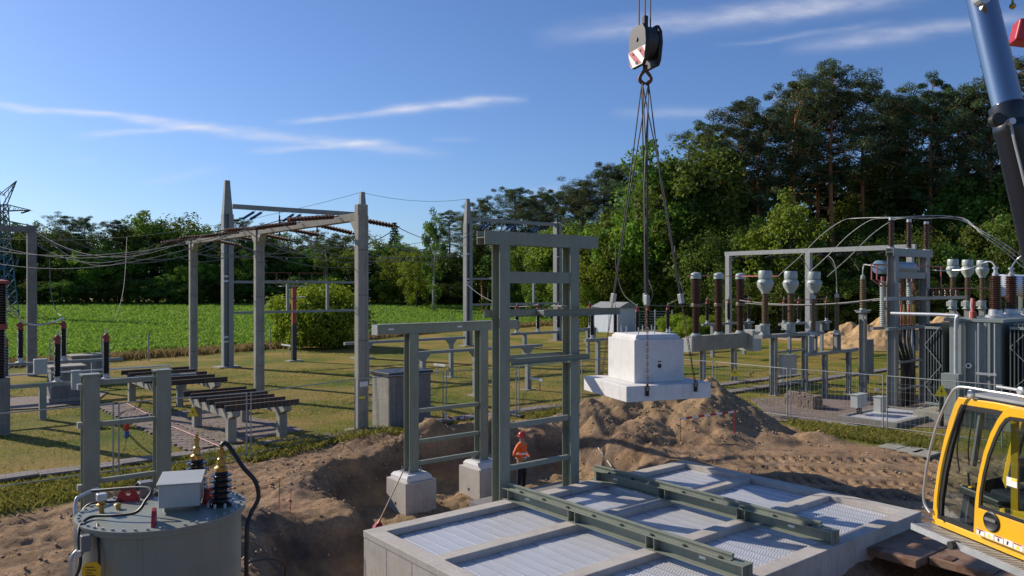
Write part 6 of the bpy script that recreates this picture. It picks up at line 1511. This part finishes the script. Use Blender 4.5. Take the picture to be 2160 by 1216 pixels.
def pine(seed, H, mat=None):
    r_ = np.random.default_rng(seed); cs, rd = [], []; bend = r_.normal(0, .5, 2); low = r_.uniform(.50, .62)
    tp = lambda f: np.array([bend[0] * math.sin(f * 2.6), bend[1] * math.sin(f * 2.2), H * f]); segs = [([tuple(tp(f)) for f in (-.01, .15, .3, .45, .6, .75, .88, .98)], [H * .0125, H * .0110, H * .010, H * .0088, H * .0072, H * .005, H * .003, .02])]
    nb = 46; az = r_.uniform(0, 6)
    for i in range(nb):
        f = low + (1 - low) * (i / (nb - 1)) ** .9; g = (f - low) / (1 - low); az += 2.4 + r_.normal(0, .4)
        L = H * .175 * (math.sin(math.pi * min(1, .20 + g * .72)) ** .8) * r_.uniform(.45, 1.3) + .25
        if g > .93: L *= .6
        b = tp(f); d = np.array([math.cos(az), math.sin(az), r_.uniform(.0, .35) + .35 * g]); e = b + d * L
        segs.append(([tuple(b), tuple(b + d * L * .5 + np.array([0, 0, -.15])), tuple(e)], [.06, .04, .015]))
        for q in np.linspace(.4, 1, 3 if L > 2 else 2):
            cs.append(b + d * L * q + r_.normal(0, .30, 3) + np.array([0, 0, .25])); rd.append(r_.uniform(.7, 1.25) * (.60 + .11 * L) * .86)
    for i in range(5):
        f = low * r_.uniform(.55, 1); b = tp(f); a = r_.uniform(0, 6.28); segs.append(([tuple(b), tuple(b + np.array([math.cos(a), math.sin(a), .1]) * r_.uniform(.8, 2))], [.05, .015]))
    v, tn = leaf_cloud(cs, rd, 175, .135, .34, r_, .62, .8); return mesh_from_leaves('crown', v, tn, mat or NEEDLE), trunk_mesh('trunk', segs, BARK)
def spruce(seed, H):
    r_ = np.random.default_rng(seed); cs, rd = [], []
    for i in range(30):
        f = .10 + .89 * i / 29; L = H * .17 * (1 - f) ** .8 * r_.uniform(.8, 1.2) + .15; nb = 6 if f < .7 else 4; a0 = r_.uniform(0, 6)
        for j in range(nb):
            a = a0 + j * 6.283 / nb + r_.normal(0, .2); l = L * r_.uniform(.75, 1.2)
            for q in (.5, .95): cs.append(np.array([math.cos(a) * l * q, math.sin(a) * l * q, H * f - .22 * l * q])); rd.append(.35 + .16 * l)
    v, tn = leaf_cloud(cs, rd, 24, .24, .4, r_, .6, .5); return mesh_from_leaves('crown', v, tn, SPRUCE), trunk_mesh('trunk', [([(0, 0, -.3), (0, 0, H * .95)], [H * .013, .03])], BARKD)
VAR = {'B': [(broadleaf(20 + i, 16, (5.2, 4.5, 5.8, 4.2)[i], LEAF, BARKD, .12, 80, 105, .20), 16) for i in range(4)],
       'L': [(broadleaf(40 + i, 13, (4.8, 4.2, 5.2)[i], LEAFL, BARKD, .06, 80, 115, .17), 13) for i in range(3)],
       'W': [(broadleaf(60 + i, 16, (3.0, 3.4)[i], LEAF, BARKW, .14, 64, 100, .18, 1.3), 16) for i in range(2)],
       'P': [(pine(80 + i, 26), 26) for i in range(6)], 'S': [(spruce(100 + i, 20), 20) for i in range(3)]}
NAME = {'B': 'broadleaf_tree', 'L': 'light_green_tree', 'W': 'birch_tree', 'P': 'pine_tree', 'S': 'spruce_tree'}
cnt = {}
def tree(kind, px, top, D0, label, group, wide=1.0, base_z=None, v=None):
    X = (px - HX) / FPX * D0; bz_ = 0.0
    if base_z is not None: bz_ = base_z
    elif X < bdist(X) and px < 1100: bz_ = float(field_z(np.array([X]), np.array([min(D0, 182)]))[0]) if D0 > float(bdist(X)) else 0
    h = CAMH + (HY - top) / FPX * D0 - bz_; i = cnt.get(kind, 0); cnt[kind] = i + 1; (cm, tm), H0 = VAR[kind][(i if v is None else v) % len(VAR[kind])]
    s = h / (H0 * (1.0 if kind in 'PS' else .985)); r0 = thing(NAME[kind], label, 'tree', C(X, D0, bz_), group)
    for nm, me in (('crown', cm), ('trunk', tm)): o = bpy.data.objects.new(nm, me); COL.objects.link(o); o.parent = r0
    r0.rotation_euler = (0, 0, random.uniform(0, 6.28)); w = s * wide; r0.scale = (w, w, s); return r0
PLAB = {1480: 'pine whose crown stands just right of the tall leafy oak like tree', 1556: 'narrow pine rising above the left post of the light gantry', 1612: 'lower pine in the dip left of the tallest pines', 1690: 'tall pine above the middle post of the light gantry',
        1770: 'very tall pine with long orange trunk, highest of the forest left of the crane', 1832: 'tall pine directly right of the highest pine', 1972: 'spreading pine standing free against the sky above the cable portal', 2038: 'pine just left of the crane cylinder', 2096: 'pine half hidden by the chrome crane cylinder', 2150: 'tallest pine at the right edge behind the crane cylinder', 1880: 'darker lower pine in the gap left of the spreading pine'}
SLAB = {1020: 'small pine just right of the far mast top', 1085: 'small pine standing highest above the tall portal head beam', 1150: 'small round topped pine right above the tall portal', 1238: 'small pine above the right end of the tall portal head beam', 1302: 'pine touching the left sling ropes from the left', 1346: 'pine directly behind the sling ropes on the skyline'}
BLAB = {1445: 'tall leafy oak like tree rising behind the right sling rope', 1405: 'leafy tree just left of the tall oak like one, behind the slings', 1388: 'dark leafy tree directly behind the middle sling ropes', 1290: 'leafy tree above the right end of the tall portal', 1885: 'dark round tree between the highest pine and the spreading pine', 1030: 'leafy tree right behind the far mast top', 2060: 'leafy tree left of the black crane barrel'}
GP, GB, GL_, GF = 'tall pines of the right hand forest', 'dark broadleaf trees of the right hand forest', 'light green trees in front of the forest', 'trees of the far wood beyond the field'
for (px, top, D0) in ((1480, 272, 98), (1556, 228, 98), (1612, 255, 97), (1690, 184, 97), (1770, 156, 96), (1832, 186, 99), (1972, 182, 94), (2038, 214, 93), (2096, 182, 92), (2150, 138, 92), (2215, 150, 90), (1730, 215, 102), (1650, 240, 103), (1910, 232, 103), (2010, 205, 103), (1520, 290, 104), (1880, 215, 104), (2280, 170, 92)):
    tree('P', px, top, D0, PLAB.get(px, 'dark pine in the inner rows of the forest on the right'), GP, 1.02)
for (px, top, D0) in ((1020, 428, 128), (1085, 404, 126), (1150, 414, 124), (1180, 410, 122), (1212, 416, 121), (1238, 394, 118), (1268, 371, 116), (1302, 356, 114), (1346, 348, 112), (985, 455, 132), (1115, 428, 132)):
    tree('P', px, top, D0, SLAB.get(px, 'smaller dark pine on the falling skyline between far wood and high forest'), 'smaller pines on the falling skyline', 1.25)
for (px, top, D0, w) in ((1445, 256, 95, 1.0), (1405, 292, 97, .95), (1388, 345, 103, 1.1), (1345, 400, 103, 1.1), (1290, 425, 104, 1.1), (1250, 450, 104, 1.15), (1180, 470, 112, 1.1), (1130, 480, 116, 1.1), (1080, 490, 122, 1.1), (1030, 470, 126, 1.0), (1885, 262, 102, .75), (1850, 330, 101, .8), (1930, 330, 102, .8), (1600, 415, 100, .9), (1520, 420, 100, .9), (2060, 330, 92, .9), (2150, 310, 90, .9), (1985, 405, 96, .9), (1690, 430, 101, .9), (2220, 300, 88, .9), (1800, 425, 98, .9)):
    tree('B', px, top, D0, BLAB.get(px, 'dark leafy broadleaf tree standing among the pines on the right'), GB, w)
for (px, top, D0, w, lab) in ((1345, 425, 98, 1.15, 'big light green tree behind the hanging slings, left of centre of its group'), (1405, 418, 97, 1.15, 'big light green tree behind the right sling rope'), (1290, 470, 99, 1.0, 'light green tree just right of the tall portal'), (1460, 480, 94, 1.0, 'light green tree left of the light gantry'), (1655, 398, 82, .9, 'round bright green tree rising behind the light gantry beam'), (1232, 560, 100, 1.2, 'low light green bush tree beside the tall portal column'), (1180, 447, 110, 1.0, 'lighter green tree behind the top of the tall portal')):
    tree('L', px, top, D0, lab, None, w)
for (px, top, D0, w) in ((1575, 452, 84, 1.0), (1515, 470, 87, 1.0), (1722, 470, 82, 1.0), (1790, 480, 81, 1.05), (1850, 500, 80, 1.1), (1930, 470, 79, 1.0), (2005, 490, 78, 1.1), (2080, 420, 80, .9), (2140, 450, 77, 1.0), (2210, 430, 76, 1.0), (1420, 560, 97, 1.3), (1480, 580, 92, 1.4), (1560, 570, 82, 1.4), (1640, 560, 80, 1.4), (1700, 570, 79, 1.5), (1760, 575, 78, 1.5), (1830, 580, 77, 1.5), (1900, 570, 76, 1.5), (1970, 580, 75, 1.5), (2050, 570, 75, 1.5), (2120, 575, 74, 1.5), (2190, 570, 73, 1.5), (1340, 600, 101, 1.4), (1385, 590, 99, 1.4), (1205, 560, 108, 1.3), (1150, 560, 114, 1.3), (1100, 570, 120, 1.3)):
    tree('B', px, top, D0, 'leafy lower tree of the thick forest edge on the right', 'lower trees of the forest edge', w)
far = [(-40, 450, 'B'), (5, 452, 'B'), (62, 466, 'W'), (100, 466, 'B'), (140, 462, 'P'), (156, 472, 'B'), (182, 465, 'P'), (212, 486, 'W'), (244, 470, 'P'), (290, 450, 'B'), (330, 444, 'B'), (372, 442, 'B'), (408, 462, 'B'), (446, 474, 'W'), (500, 466, 'P'), (482, 484, 'B'), (545, 488, 'P'), (575, 484, 'P'), (600, 494, 'B'), (622, 486, 'W'), (655, 492, 'P'), (690, 497, 'W'), (740, 480, 'W'), (795, 492, 'B'), (832, 470, 'S'), (862, 498, 'B'), (945, 452, 'P'), (265, 490, 'P'), (40, 490, 'P'), (-90, 455, 'B'), (-130, 460, 'P'), (715, 500, 'P'), (520, 492, 'P')]
wl_ = {'B': 'broad dark tree', 'W': 'slender leafy tree', 'S': 'pointed spruce', 'P': 'dark pine'}
for i, (px, top, kd) in enumerate(far): tree(kd, px, top, 164 + (i * 7) % 14, wl_[kd] + ' in the far wood beyond the green field', wl_[kd] + 's of the far wood', 1.35 if kd in 'BP' else 1.1)
for i, px in enumerate(range(-150, 1010, 34)): tree('BSPW'[(i * 7) % 4], px + random.uniform(-9, 9), 512 + random.uniform(-14, 22), 160 + (i * 5) % 8, 'lower dark tree at the foot of the far wood', 'lower trees of the far wood', 1.5)
for (px, top, D0, w, lab) in ((210, 512, 158, 1.3, 'light green tree at the edge of the far wood behind the sagging wires'), (392, 556, 155, 1.2, 'small light green tree left of the concrete gantry post'), (432, 540, 157, 1.2, 'light green tree between concrete post and tall mast'), (522, 545, 157, 1.1, 'light green tree between the tall mast and middle concrete post'), (690, 505, 156, 1.1, 'pale green tree left of the big concrete post'), (735, 520, 155, .9, 'pale green tree half hidden by the big concrete post'), (852, 512, 150, 1.2, 'light green tree right of the big concrete post'), (915, 438, 128, .75, 'tall pale leafy tree just left of the far mast'), (880, 520, 140, 1.0, 'leafy tree at the field end left of the far mast')):
    tree('L' if px not in (915, 690) else 'W', px, top, D0, lab, None, w)
for i, px in enumerate(range(-150, 1090, 46)): tree('B', px + random.uniform(-9, 9), 586 + random.uniform(-12, 14), 152 + (i * 5) % 6, 'low bush at the foot of the far wood along the field', 'bushes along the far field edge', 2.2)
# solid depth of the woods behind
def wood_mass(name, pts, k, mat, size):
    c = np.empty((k, 3)); seg = rs.integers(0, len(pts) - 1, k); f = rs.uniform(0, 1, k)
    P0 = np.array([p[:2] for p in pts]); hh = np.array([p[2] for p in pts]); XD = P0[seg] * (1 - f[:, None]) + P0[seg + 1] * f[:, None]; h = hh[seg] * (1 - f) + hh[seg + 1] * f
    XD = XD + rs.normal(0, 1.2, (k, 2)); c = w3(XD[:, 0], XD[:, 1], rs.uniform(0, 1, k) * h)
    v = quads_from(c, rs.normal(size=(k, 3)), np.full(k, size) * rs.uniform(.6, 1.3, k), .7, rs)
    o = bpy.data.objects.new(name, mesh_from_leaves(name, v, np.repeat(rs.uniform(0, .6, k), 4), mat)); COL.objects.link(o); tag(o, kind='stuff')
wood_mass('far_wood', [(-150, 186, 13), (-90, 186, 15), (-40, 184, 14), (-8, 165, 11), (4, 138, 13), (20, 122, 16), (30, 112, 20), (50, 110, 22), (85, 106, 22), (110, 100, 20)], 30000, SPRUCE, .75)
# bright bush
bb = P(676, 725, 66); bb.z = 0
bm_, tm_ = broadleaf(7, 5.3, 4.3, BUSHL, BARKD, .0, 150, 190, .14, .6)
t = thing('bush', 'large round bright green bush at the field edge behind the dark cable pole', 'bush', bb)
for nm, me in (('foliage', bm_), ('stem', tm_)): o = bpy.data.objects.new(nm, me); COL.objects.link(o); o.parent = t
t.scale = (.98, .98, .98)
for i, (px, D0, s, lab) in enumerate(((1425, 80, .42, 'low green shrub beside the wire gate'), (1455, 76, .36, 'low green shrub in front of the forest right of the gate'), (1235, 92, .5, 'small light shrub left of the white container'), (1500, 80, .4, 'low shrub behind the breaker columns'))):
    p = C((px - HX) / FPX * D0, D0); r0 = thing('shrub', lab, 'shrub', p)
    for nm, me in (('foliage', bm_), ('stem', tm_)): o = bpy.data.objects.new(nm, me); COL.objects.link(o); o.parent = r0
    r0.scale = (s, s, s); r0.rotation_euler = (0, 0, i * 1.3)

# ------------------------------------------------------------------ mobile crane at the right edge
KX, KD = 5.33, 9.8; ku = (0.196, -0.98); kw = (0.98, 0.196)
def K(u, w, z): return C(KX + ku[0] * u + kw[0] * w, KD + ku[1] * u + kw[1] * w, z)
def Kp(px, py, w=0.0):                     # photo point on the cab side
    k = (px - HX) / FPX; x0, d0 = KX + kw[0] * w, KD + kw[1] * w
    u = (d0 * k - x0) / (ku[0] - ku[1] * k); D0 = d0 + ku[1] * u; return u, CAMH - (py - HY) / FPX * D0
def KK(px, py, w=0.0): u, z = Kp(px, py, w); return K(u, w, z)
UU = K(1, 0, 0) - K(0, 0, 0); WW = K(0, 1, 0) - K(0, 0, 0)
cr = thing('mobile_crane', 'yellow mobile crane cab with chrome luffing cylinder at the right edge', 'crane', K(1, 1, 0))
CABH = 1.05; L_ = 2.25
fr = [Kp(*p) for p in ((1966, 1104), (1969, 1045), (1978, 985), (1990, 930), (2002, 885), (2012, 855), (2021, 838))]
bot_z = fr[0][1]; top_z = fr[-1][1]
outer = fr + [(1.0, top_z + .015), (L_, top_z)] + [(L_, bot_z), (1.1, bot_z)]
def inset(pts, d):
    n = len(pts); r_ = []
    for i in range(n):
        a, b, c = Vector(pts[i - 1]), Vector(pts[i]), Vector(pts[(i + 1) % n]); e0 = (b - a).normalized(); e1 = (c - b).normalized(); n0 = Vector((e0.y, -e0.x)); n1 = Vector((e1.y, -e1.x)); m_ = (n0 + n1).normalized(); r_.append(tuple(b + m_ * (d / max(.4, m_.dot(n0)))))
    return r_
inn = inset(outer, .085); inn2 = inset(outer, .14)
to3 = lambda pts, w: [K(u, w, z) for u, z in pts]
for w, nm in ((0.0, 'side_frame'), (CABH - .06, 'side_frame')):
    f = MB().ring(to3(outer, w), to3(inn, w), WW * .06).build(nm, YEL, cr, bevel=.01)
    MB().ring(to3(inset(outer, .086), w + .006), to3(inn2, w + .006), WW * .045).build('window_seal', BLACK, f)
    MB().extrude(to3(inset(outer, .142), w + .025), WW * .008).build('side_glass', GLASS, f)
# windscreen, roof, floor, back
m = MB()
for i in range(len(fr) - 1): m.add([K(fr[i][0] + .03, .061, fr[i][1]), K(fr[i][0] + .03, CABH - .061, fr[i][1]), K(fr[i + 1][0] + .03, CABH - .061, fr[i + 1][1]), K(fr[i + 1][0] + .03, .061, fr[i + 1][1])], [(0, 1, 2, 3)])
ob = m.build('windscreen', GLASS, cr, flip=False); sd2 = ob.modifiers.new('thick', 'SOLIDIFY'); sd2.thickness = .008
MB().extrude([K(fr[-1][0] + .02, .061, top_z - .02), K(L_, .061, top_z - .02), K(L_, CABH - .061, top_z - .02), K(fr[-1][0] + .02, CABH - .061, top_z - .02)], Z_ * .04).build('roof', DKGREY, cr, bevel=.01)
MB().extrude([K(.06, .061, bot_z - .01), K(L_, .061, bot_z - .01), K(L_, CABH - .061, bot_z - .01), K(.06, CABH - .061, bot_z - .01)], Z_ * .06).build('cab_floor', DKGREY, cr)
MB().extrude([K(L_ - .02, .061, bot_z + .06), K(L_ - .02, CABH - .061, bot_z + .06), K(L_ - .02, CABH - .061, top_z - .03), K(L_ - .02, .061, top_z - .03)], UU * .05).build('rear_wall', YEL, cr)
# sliding door, proud of the side
dw = -.07
def Kd(px, py): return Kp(px, py, dw)
dl = [Kd(*p) for p in ((2053, 1126), (2056, 1060), (2063, 1005), (2074, 955), (2088, 915), (2104, 884), (2117, 866), (2130, 859))]
zr, zb_ = dl[-1][1], dl[0][1]
dout = dl + [(1.5, zr), (L_, zr - .01), (L_, zb_), (1.4, zb_)]
wl2 = [Kd(*p) for p in ((2064, 1071), (2066, 1040), (2073, 1000), (2083, 960), (2096, 925), (2108, 900), (2120, 884), (2130, 880))]
zw = wl2[0][1]
dinn = wl2 + [(1.5, wl2[-1][1] + .01), (L_ - .16, wl2[-1][1]), (L_ - .16, zw), (1.4, zw)]
d_ = MB().ring(to3(dout, dw), to3(dinn, dw), WW * .06).build('sliding_door', YEL, cr, bevel=.01)
dinn2 = inset(dinn, .035); MB().ring(to3(inset(dinn, .0005), dw - .004), to3(dinn2, dw - .004), WW * .02).build('window_seal', BLACK, d_)
MB().extrude(to3(inset(dinn, .034), dw + .02), WW * .008).build('door_glass', GLASS, d_)
c = KK(2092, 1101, dw); MB().lathe(c + WW * .002, [(.115, 0), (.115, .012), (.10, .022), (.085, .012)], 24, -WW).build('round_handle', BLACK, d_, True)
MB().bar(c - UU * .075 - WW * .02 + Z_ * .02, c + UU * .075 - WW * .02 + Z_ * .02, .02, .03).build('grip', MIDGREY, d_)
# sticker strip along the door foot, with small pictogram marks
s0 = Kd(2056, 1119); s_z0, s_z1 = zb_ + .015, zb_ + .085
us = [s0[0] + .03 + .13 * i for i in range(7)]
for i in range(6):
    MB().extrude(to3([(us[i], s_z0), (us[i + 1] - .012, s_z0), (us[i + 1] - .012, s_z1), (us[i], s_z1)], dw - .0035), WW * .002).build('sticker', WHITE, d_)
    uc = us[i] + .055; q = lambda pts, mt, nm: MB().extrude(to3([(uc + a, s_z0 + b) for a, b in pts], dw - .0055), WW * .0015).build(nm, mt, d_)
    if i % 3 == 0: q([(-.02, .012), (-.005, .012), (.01, .05), (-.01, .058)], SIGNB, 'pictogram')
    elif i % 3 == 1: q([(-.03, .012), (.03, .012), (.0, .058)], SIGNY, 'warning_pictogram')
    else: q([(-.008, .012), (.008, .012), (.012, .045), (-.012, .045)], SIGNB, 'pictogram')
    if i in (0, 2, 4): q([(-.05, .055), (.05, .055), (.05, .068), (-.05, .068)], REDP, 'red_header')
sx = Kd(2132, 1018); MB().extrude(to3([(sx[0] - .07, sx[1] - .05), (sx[0] + .07, sx[1] - .05), (sx[0] + .07, sx[1] + .05), (sx[0] - .07, sx[1] + .05)], dw + .012), WW * .003).build('window_sticker', WHITE, d_)
MB().extrude(to3([(sx[0] + .0, sx[1] + .02), (sx[0] + .066, sx[1] + .02), (sx[0] + .066, sx[1] + .047), (sx[0] + .0, sx[1] + .047)], dw + .010), WW * .0018).build('sticker_band', SIGNY, d_)
# door post inside, seat, console, steering parts
MB().bar(K(1.18, .09, bot_z + .1), K(1.18, .09, top_z - .05), .05, .07).build('inner_post', YEL, cr)
MB().extrude(to3([(1.2, bot_z + .25), (1.9, bot_z + .25), (1.9, bot_z + .62), (1.2, bot_z + .50)], .04), WW * .02).build('inner_panel', YEL, cr)
st = MB(); st.extrude(to3([(.55, bot_z + .42), (1.25, bot_z + .40), (1.25, bot_z + .56), (.6, bot_z + .58)], .30), WW * .48); st = st.build('seat_cushion', NAVY, cr, bevel=.04)
MB().extrude(to3([(1.15, bot_z + .5), (1.35, bot_z + .5), (1.55, bot_z + 1.25), (1.42, bot_z + 1.28)], .32), WW * .44).build('seat_back', NAVY, cr, bevel=.04)
MB().extrude(to3([(.75, bot_z + .06), (1.15, bot_z + .06), (1.1, bot_z + .40), (.8, bot_z + .40)], .38), WW * .3).build('seat_base', MIDGREY, cr, bevel=.02)
MB().extrude(to3([(.30, bot_z + .46), (.95, bot_z + .44), (.98, bot_z + .52), (.34, bot_z + .56)], .12), WW * .15).build('armrest_console', DKGREY, cr, bevel=.02); MB().extrude(to3([(.30, bot_z + .46), (.95, bot_z + .44), (.98, bot_z + .52), (.34, bot_z + .56)], .80), WW * .14).build('armrest_console', DKGREY, cr, bevel=.02)
MB().extrude(to3([(.22, bot_z + .06), (.34, bot_z + .06), (.40, bot_z + .46), (.30, bot_z + .50)], .2), WW * .12).build('console_leg', MIDGREY, cr, bevel=.02); MB().tube([K(.42, .18, bot_z + .55), K(.40, .18, bot_z + .72)], .014, 8).build('joystick', BLACK, cr); MB().bar(K(.42, .30, bot_z + .50), K(.55, .55, bot_z + .60), .03, .2).build('folded_jacket', NAVY, cr, bevel=.03)
MB().extrude(to3([(.58, bot_z + .66), (.64, bot_z + .64), (.72, bot_z + .95), (.66, bot_z + .97)], .55), WW * .32).build('screen', MIDGREY, cr, bevel=.01); MB().tube([K(.7, .1, top_z - .12), K(.55, .12, bot_z + .85)], .035, 8).build('sun_visor_roll', MIDGREY, cr); MB().tube(smooth_path([K(.30, .2, top_z - .25), K(.20, .2, bot_z + 1.0), K(.24, .2, bot_z + .7)]), .01, 6).build('wiper_arm', BLACK, cr); MB().tube(smooth_path([K(.42, .25, top_z - .12), K(.36, .22, bot_z + 1.05), K(.34, .25, bot_z + .8)]), .008, 6).build('cable', BLACK, cr); MB().bar(K(.45, .16, bot_z + .565), K(.50, .16, bot_z + .575), .05, .02).build('blue_yellow_tag', TAGY, cr)
for w in (.3, .55): MB().bar(K(.30, w, bot_z + .06), K(.22, w, bot_z + .18), .10, .02).build('pedal', DKGREY, cr)
# outside handrail following the front post and roof
hr_pts = [KK(1962, 1082, -.12), KK(1950, 1062, -.12), KK(1949, 1035, -.12), KK(1956, 980, -.12), KK(1968, 925, -.12), KK(1985, 875, -.12), KK(2004, 836, -.12), KK(2016, 820, -.12), KK(2034, 817, -.12), KK(2090, 826, -.12), KK(2170, 840, -.12), K(2.3, -.12, top_z + .08)]
MB().tube(smooth_path(hr_pts, 5), .016, 8).build('handrail', GALV, cr, True)
for p in ((2052, 832), (2158, 826)): a = KK(*p, 0); MB().lathe(a, [(.03, 0), (.05, .01), (.05, .04), (.03, .05)], 14, -WW).build('rail_eye', GALV, cr)
MB().tube([K(.5, .5, top_z + .12), K(2.3, .5, top_z + .12)], .02, 8).build('roof_rail', BLUEI if False else GALVD, cr); MB().cbox(K(1.2, .45, top_z + .02), .3, .12, .10).build('work_lamp', DKGREY, cr, bevel=.02); MB().lathe(K(1.1, .38, top_z + .08), [(.03, 0), (.06, .05), (.06, .08)], 12, -UU).build('lamp_reflector', BRASS, cr)
MB().bar(K(.48, .3, top_z + .035), K(L_, .3, top_z + .035), .3, .03).build('roof_grating', GALVD, cr)
MB().tube([K(-.04, -.1, bot_z + .2), K(.03, .0, bot_z + .16)], .014, 8).build('rail_bracket', GALV, cr); MB().tube([K(-.04, -.1, bot_z + .1), K(.03, .0, bot_z + .05)], .014, 8).build('rail_bracket', GALV, cr)
# walkway with serrated grating
wz = bot_z + .01; e0 = Kp(1940, 1106, -.42)
MB().extrude([K(-.05, -.26, wz - .09), K(2.6, -.26, wz - .09), K(2.6, -.235, wz - .09), K(-.05, -.235, wz - .09)], Z_ * .08).build('walkway_edge', GALV, cr)
MB().extrude([K(-.05, -.233, wz - .07), K(2.6, -.233, wz - .07), K(2.6, -.003, wz - .07), K(-.05, -.003, wz - .07)], Z_ * .01).build('walkway_plate', MIDGREY, cr)
for i in range(54): u = -.04 + .048 * i; MB().extrude([K(u, -.232, wz - .059), K(u + .022, -.232, wz - .059), K(u + .022, -.006, wz - .059), K(u, -.006, wz - .059)], Z_ * .042).build('walkway_bar', GALV, cr)
MB().extrude([K(-.02, .03, wz - .12), K(2.4, .03, wz - .12), K(2.4, CABH, wz - .12), K(-.02, CABH, wz - .12)], Z_ * .08).build('cab_base_frame', GALVD, cr)
a = KK(2022, 1150, -.2); MB().cyl(a, .05, .12, 12, -WW).build('under_lamp', DKGREY, cr); MB().bar(a - UU * .06 + Z_ * -.02, a + UU * .28 - Z_ * .03, .08, .03).build('lamp_bracket', BLACK, cr)
# upper carriage, chassis and telescopic boom, mostly outside the picture
MB().extrude([K(2.28, -.2, bot_z - .5), K(6.5, -.2, bot_z - .5), K(6.5, 2.4, bot_z - .5), K(2.28, 2.4, bot_z - .5)], Z_ * 1.4).build('upper_carriage', YEL, cr, bevel=.05)
MB().extrude([K(1.2, 1.2, bot_z - .6), K(2.27, 1.2, bot_z - .6), K(2.27, 1.9, bot_z - .6), K(1.2, 1.9, bot_z - .6)], Z_ * .45).build('cab_carrier', DKGREY, cr)
MB().extrude([K(1.8, -.4, .9), K(9, -.4, .9), K(9, 2.6, .9), K(1.8, 2.6, .9)], Z_ * .75).build('chassis', DKGREY, cr, bevel=.04)
for u in (3.0, 4.6, 7.0): MB().cyl(K(u, -.35, .62), .62, .4, 24, WW).build('wheel', BLACK, cr)
head = Vector((HANG.x, HANG.y, 31.2)); piv = K(5.6, 4.2, 3.4)
bd = (head - piv).normalized()
for i, (a, b, w_) in enumerate(((0, .45, .95), (.448, .72, .82), (.718, 1.0, .70))): MB().bar(piv.lerp(head, a), piv.lerp(head, b), w_, w_ * 1.1, Z_).build('boom_section', MIDGREY, cr, bevel=.04)
MB().bar(head - bd * .5, head + bd * .5, .5, .8).build('boom_head', REDP, cr)
# luffing cylinder
def cyl_pt(px, py, D0): return P(px, py, D0)
ca, cb, cc_ = P(2056, -60, 7.4), P(2126, 226, 7.1), P(2252, 780, 6.6)
ax_ = (ca - cb).normalized()
MB().tube([cb - ax_ * .1, ca + ax_ * 4.5], .128, 40).build('cylinder_rod', CHROME, cr, True)
bd2 = (cc_ - cb).normalized()
MB().lathe(cb, [(.13, -.02), (.158, 0), (.162, .14), (.154, .16), (.154, .18), (.158, .19), (.162, .26), (.15, .28), (.15, 4.3), (.12, 4.35)], 40, bd2).build('cylinder_barrel', BARREL, cr, True)
q = P(2098, 255, 6.95); MB().lathe(q, [(.06, 0), (.06, .06), (.045, .07)], 16, -FWD).build('gland_plug', BLACK, cr); MB().tube([P(2131, 256, 6.88), P(2140, 300, 6.86), P(2170, 420, 6.8), P(2200, 540, 6.7)], .012, 6).build('hydraulic_pipe', GALVD, cr); MB().cyl(P(2129, 258, 6.9), .03, .05, 10, -FWD).build('pipe_union', GALV, cr)
MB().bar(P(2138, 68, 8.4), piv.lerp(head, .13), .24, .24).build('red_bracket', REDP, cr, bevel=.02)
MB().tube([P(2136, -20, 7.3), P(2136, 12, 7.3)], .012, 6).build('hose_hook', BRASS, cr); MB().lathe(P(2136, 20, 7.3), [(.01, 0), (.03, .02), (.03, .04), (.01, .06)], 10).build('hose_end', BRASS, cr)
MB().cyl(P(2064, 2, 7.2), .06, .1, 12, -FWD).build('rod_fitting', GALV, cr)

# ------------------------------------------------------------------ steel road plates under the crane
def plate(pts, z, label, th=.14):
    q = [G(px, py, z) for px, py in pts]; o = MB().extrude([(p.x, p.y, z) for p in q], (0, 0, -th)).build('road_plate', MATST, None, bevel=.012)
    return tag(o, label, 'road plate', 'steel plates under the crane')
p0, p1 = G(1811, 1152, -.10), G(1945, 1098, -.10)
e = (p1 - p0); e.z = 0; e.normalize(); n_ = Vector((e.y, -e.x, 0))
def pl(u0, u1, v0, v1, z, label):
    a = [p0 + e * u + n_ * v for u, v in ((u0, v0), (u1, v0), (u1, v1), (u0, v1))]
    o = MB().extrude([(p.x, p.y, z) for p in a], (0, 0, -.16)).build('road_plate', MATST, None, bevel=.015); return tag(o, label, 'road plate', 'steel plates under the crane')
pl(0, 3.9, 0, 1.15, -.08, 'brown steel road plate nearest the basin corner beside the crane walkway')
pl(.45, 4.4, 1.18, 2.33, -.09, 'second brown steel road plate under the crane walkway')
pl(.2, 4.2, 2.36, 3.5, -.085, 'brown steel road plate at the lower right corner')
pl(4.0, 7.8, .1, 3.4, -.10, 'large brown steel plate under the crane behind the cab')
for i, (px, py) in enumerate(((1850, 1158), (1955, 1118), (2005, 1178))):
    c = G(px, py, -.075); tag(MB().bar(c - e * .14, c + e * .14, .16, .012).build('lifting_pad', RUSTY), ['dark pad on the road plate near the basin corner', 'dark pad on the road plate below the cab front', 'dark pad on the plate below the crane walkway'][i], 'pad')
wire(smooth_path([gpt + Vector((0, 0, gz(gpt) + .03)) for gpt in (G(745, 1210, -1), G(760, 1190, -1), G(775, 1216, -1))] + [G(800, 1260, -1)]), .015, 'dark cable lying in the dirt at the basin corner', 'cable', BLACK, 'loose_cable')
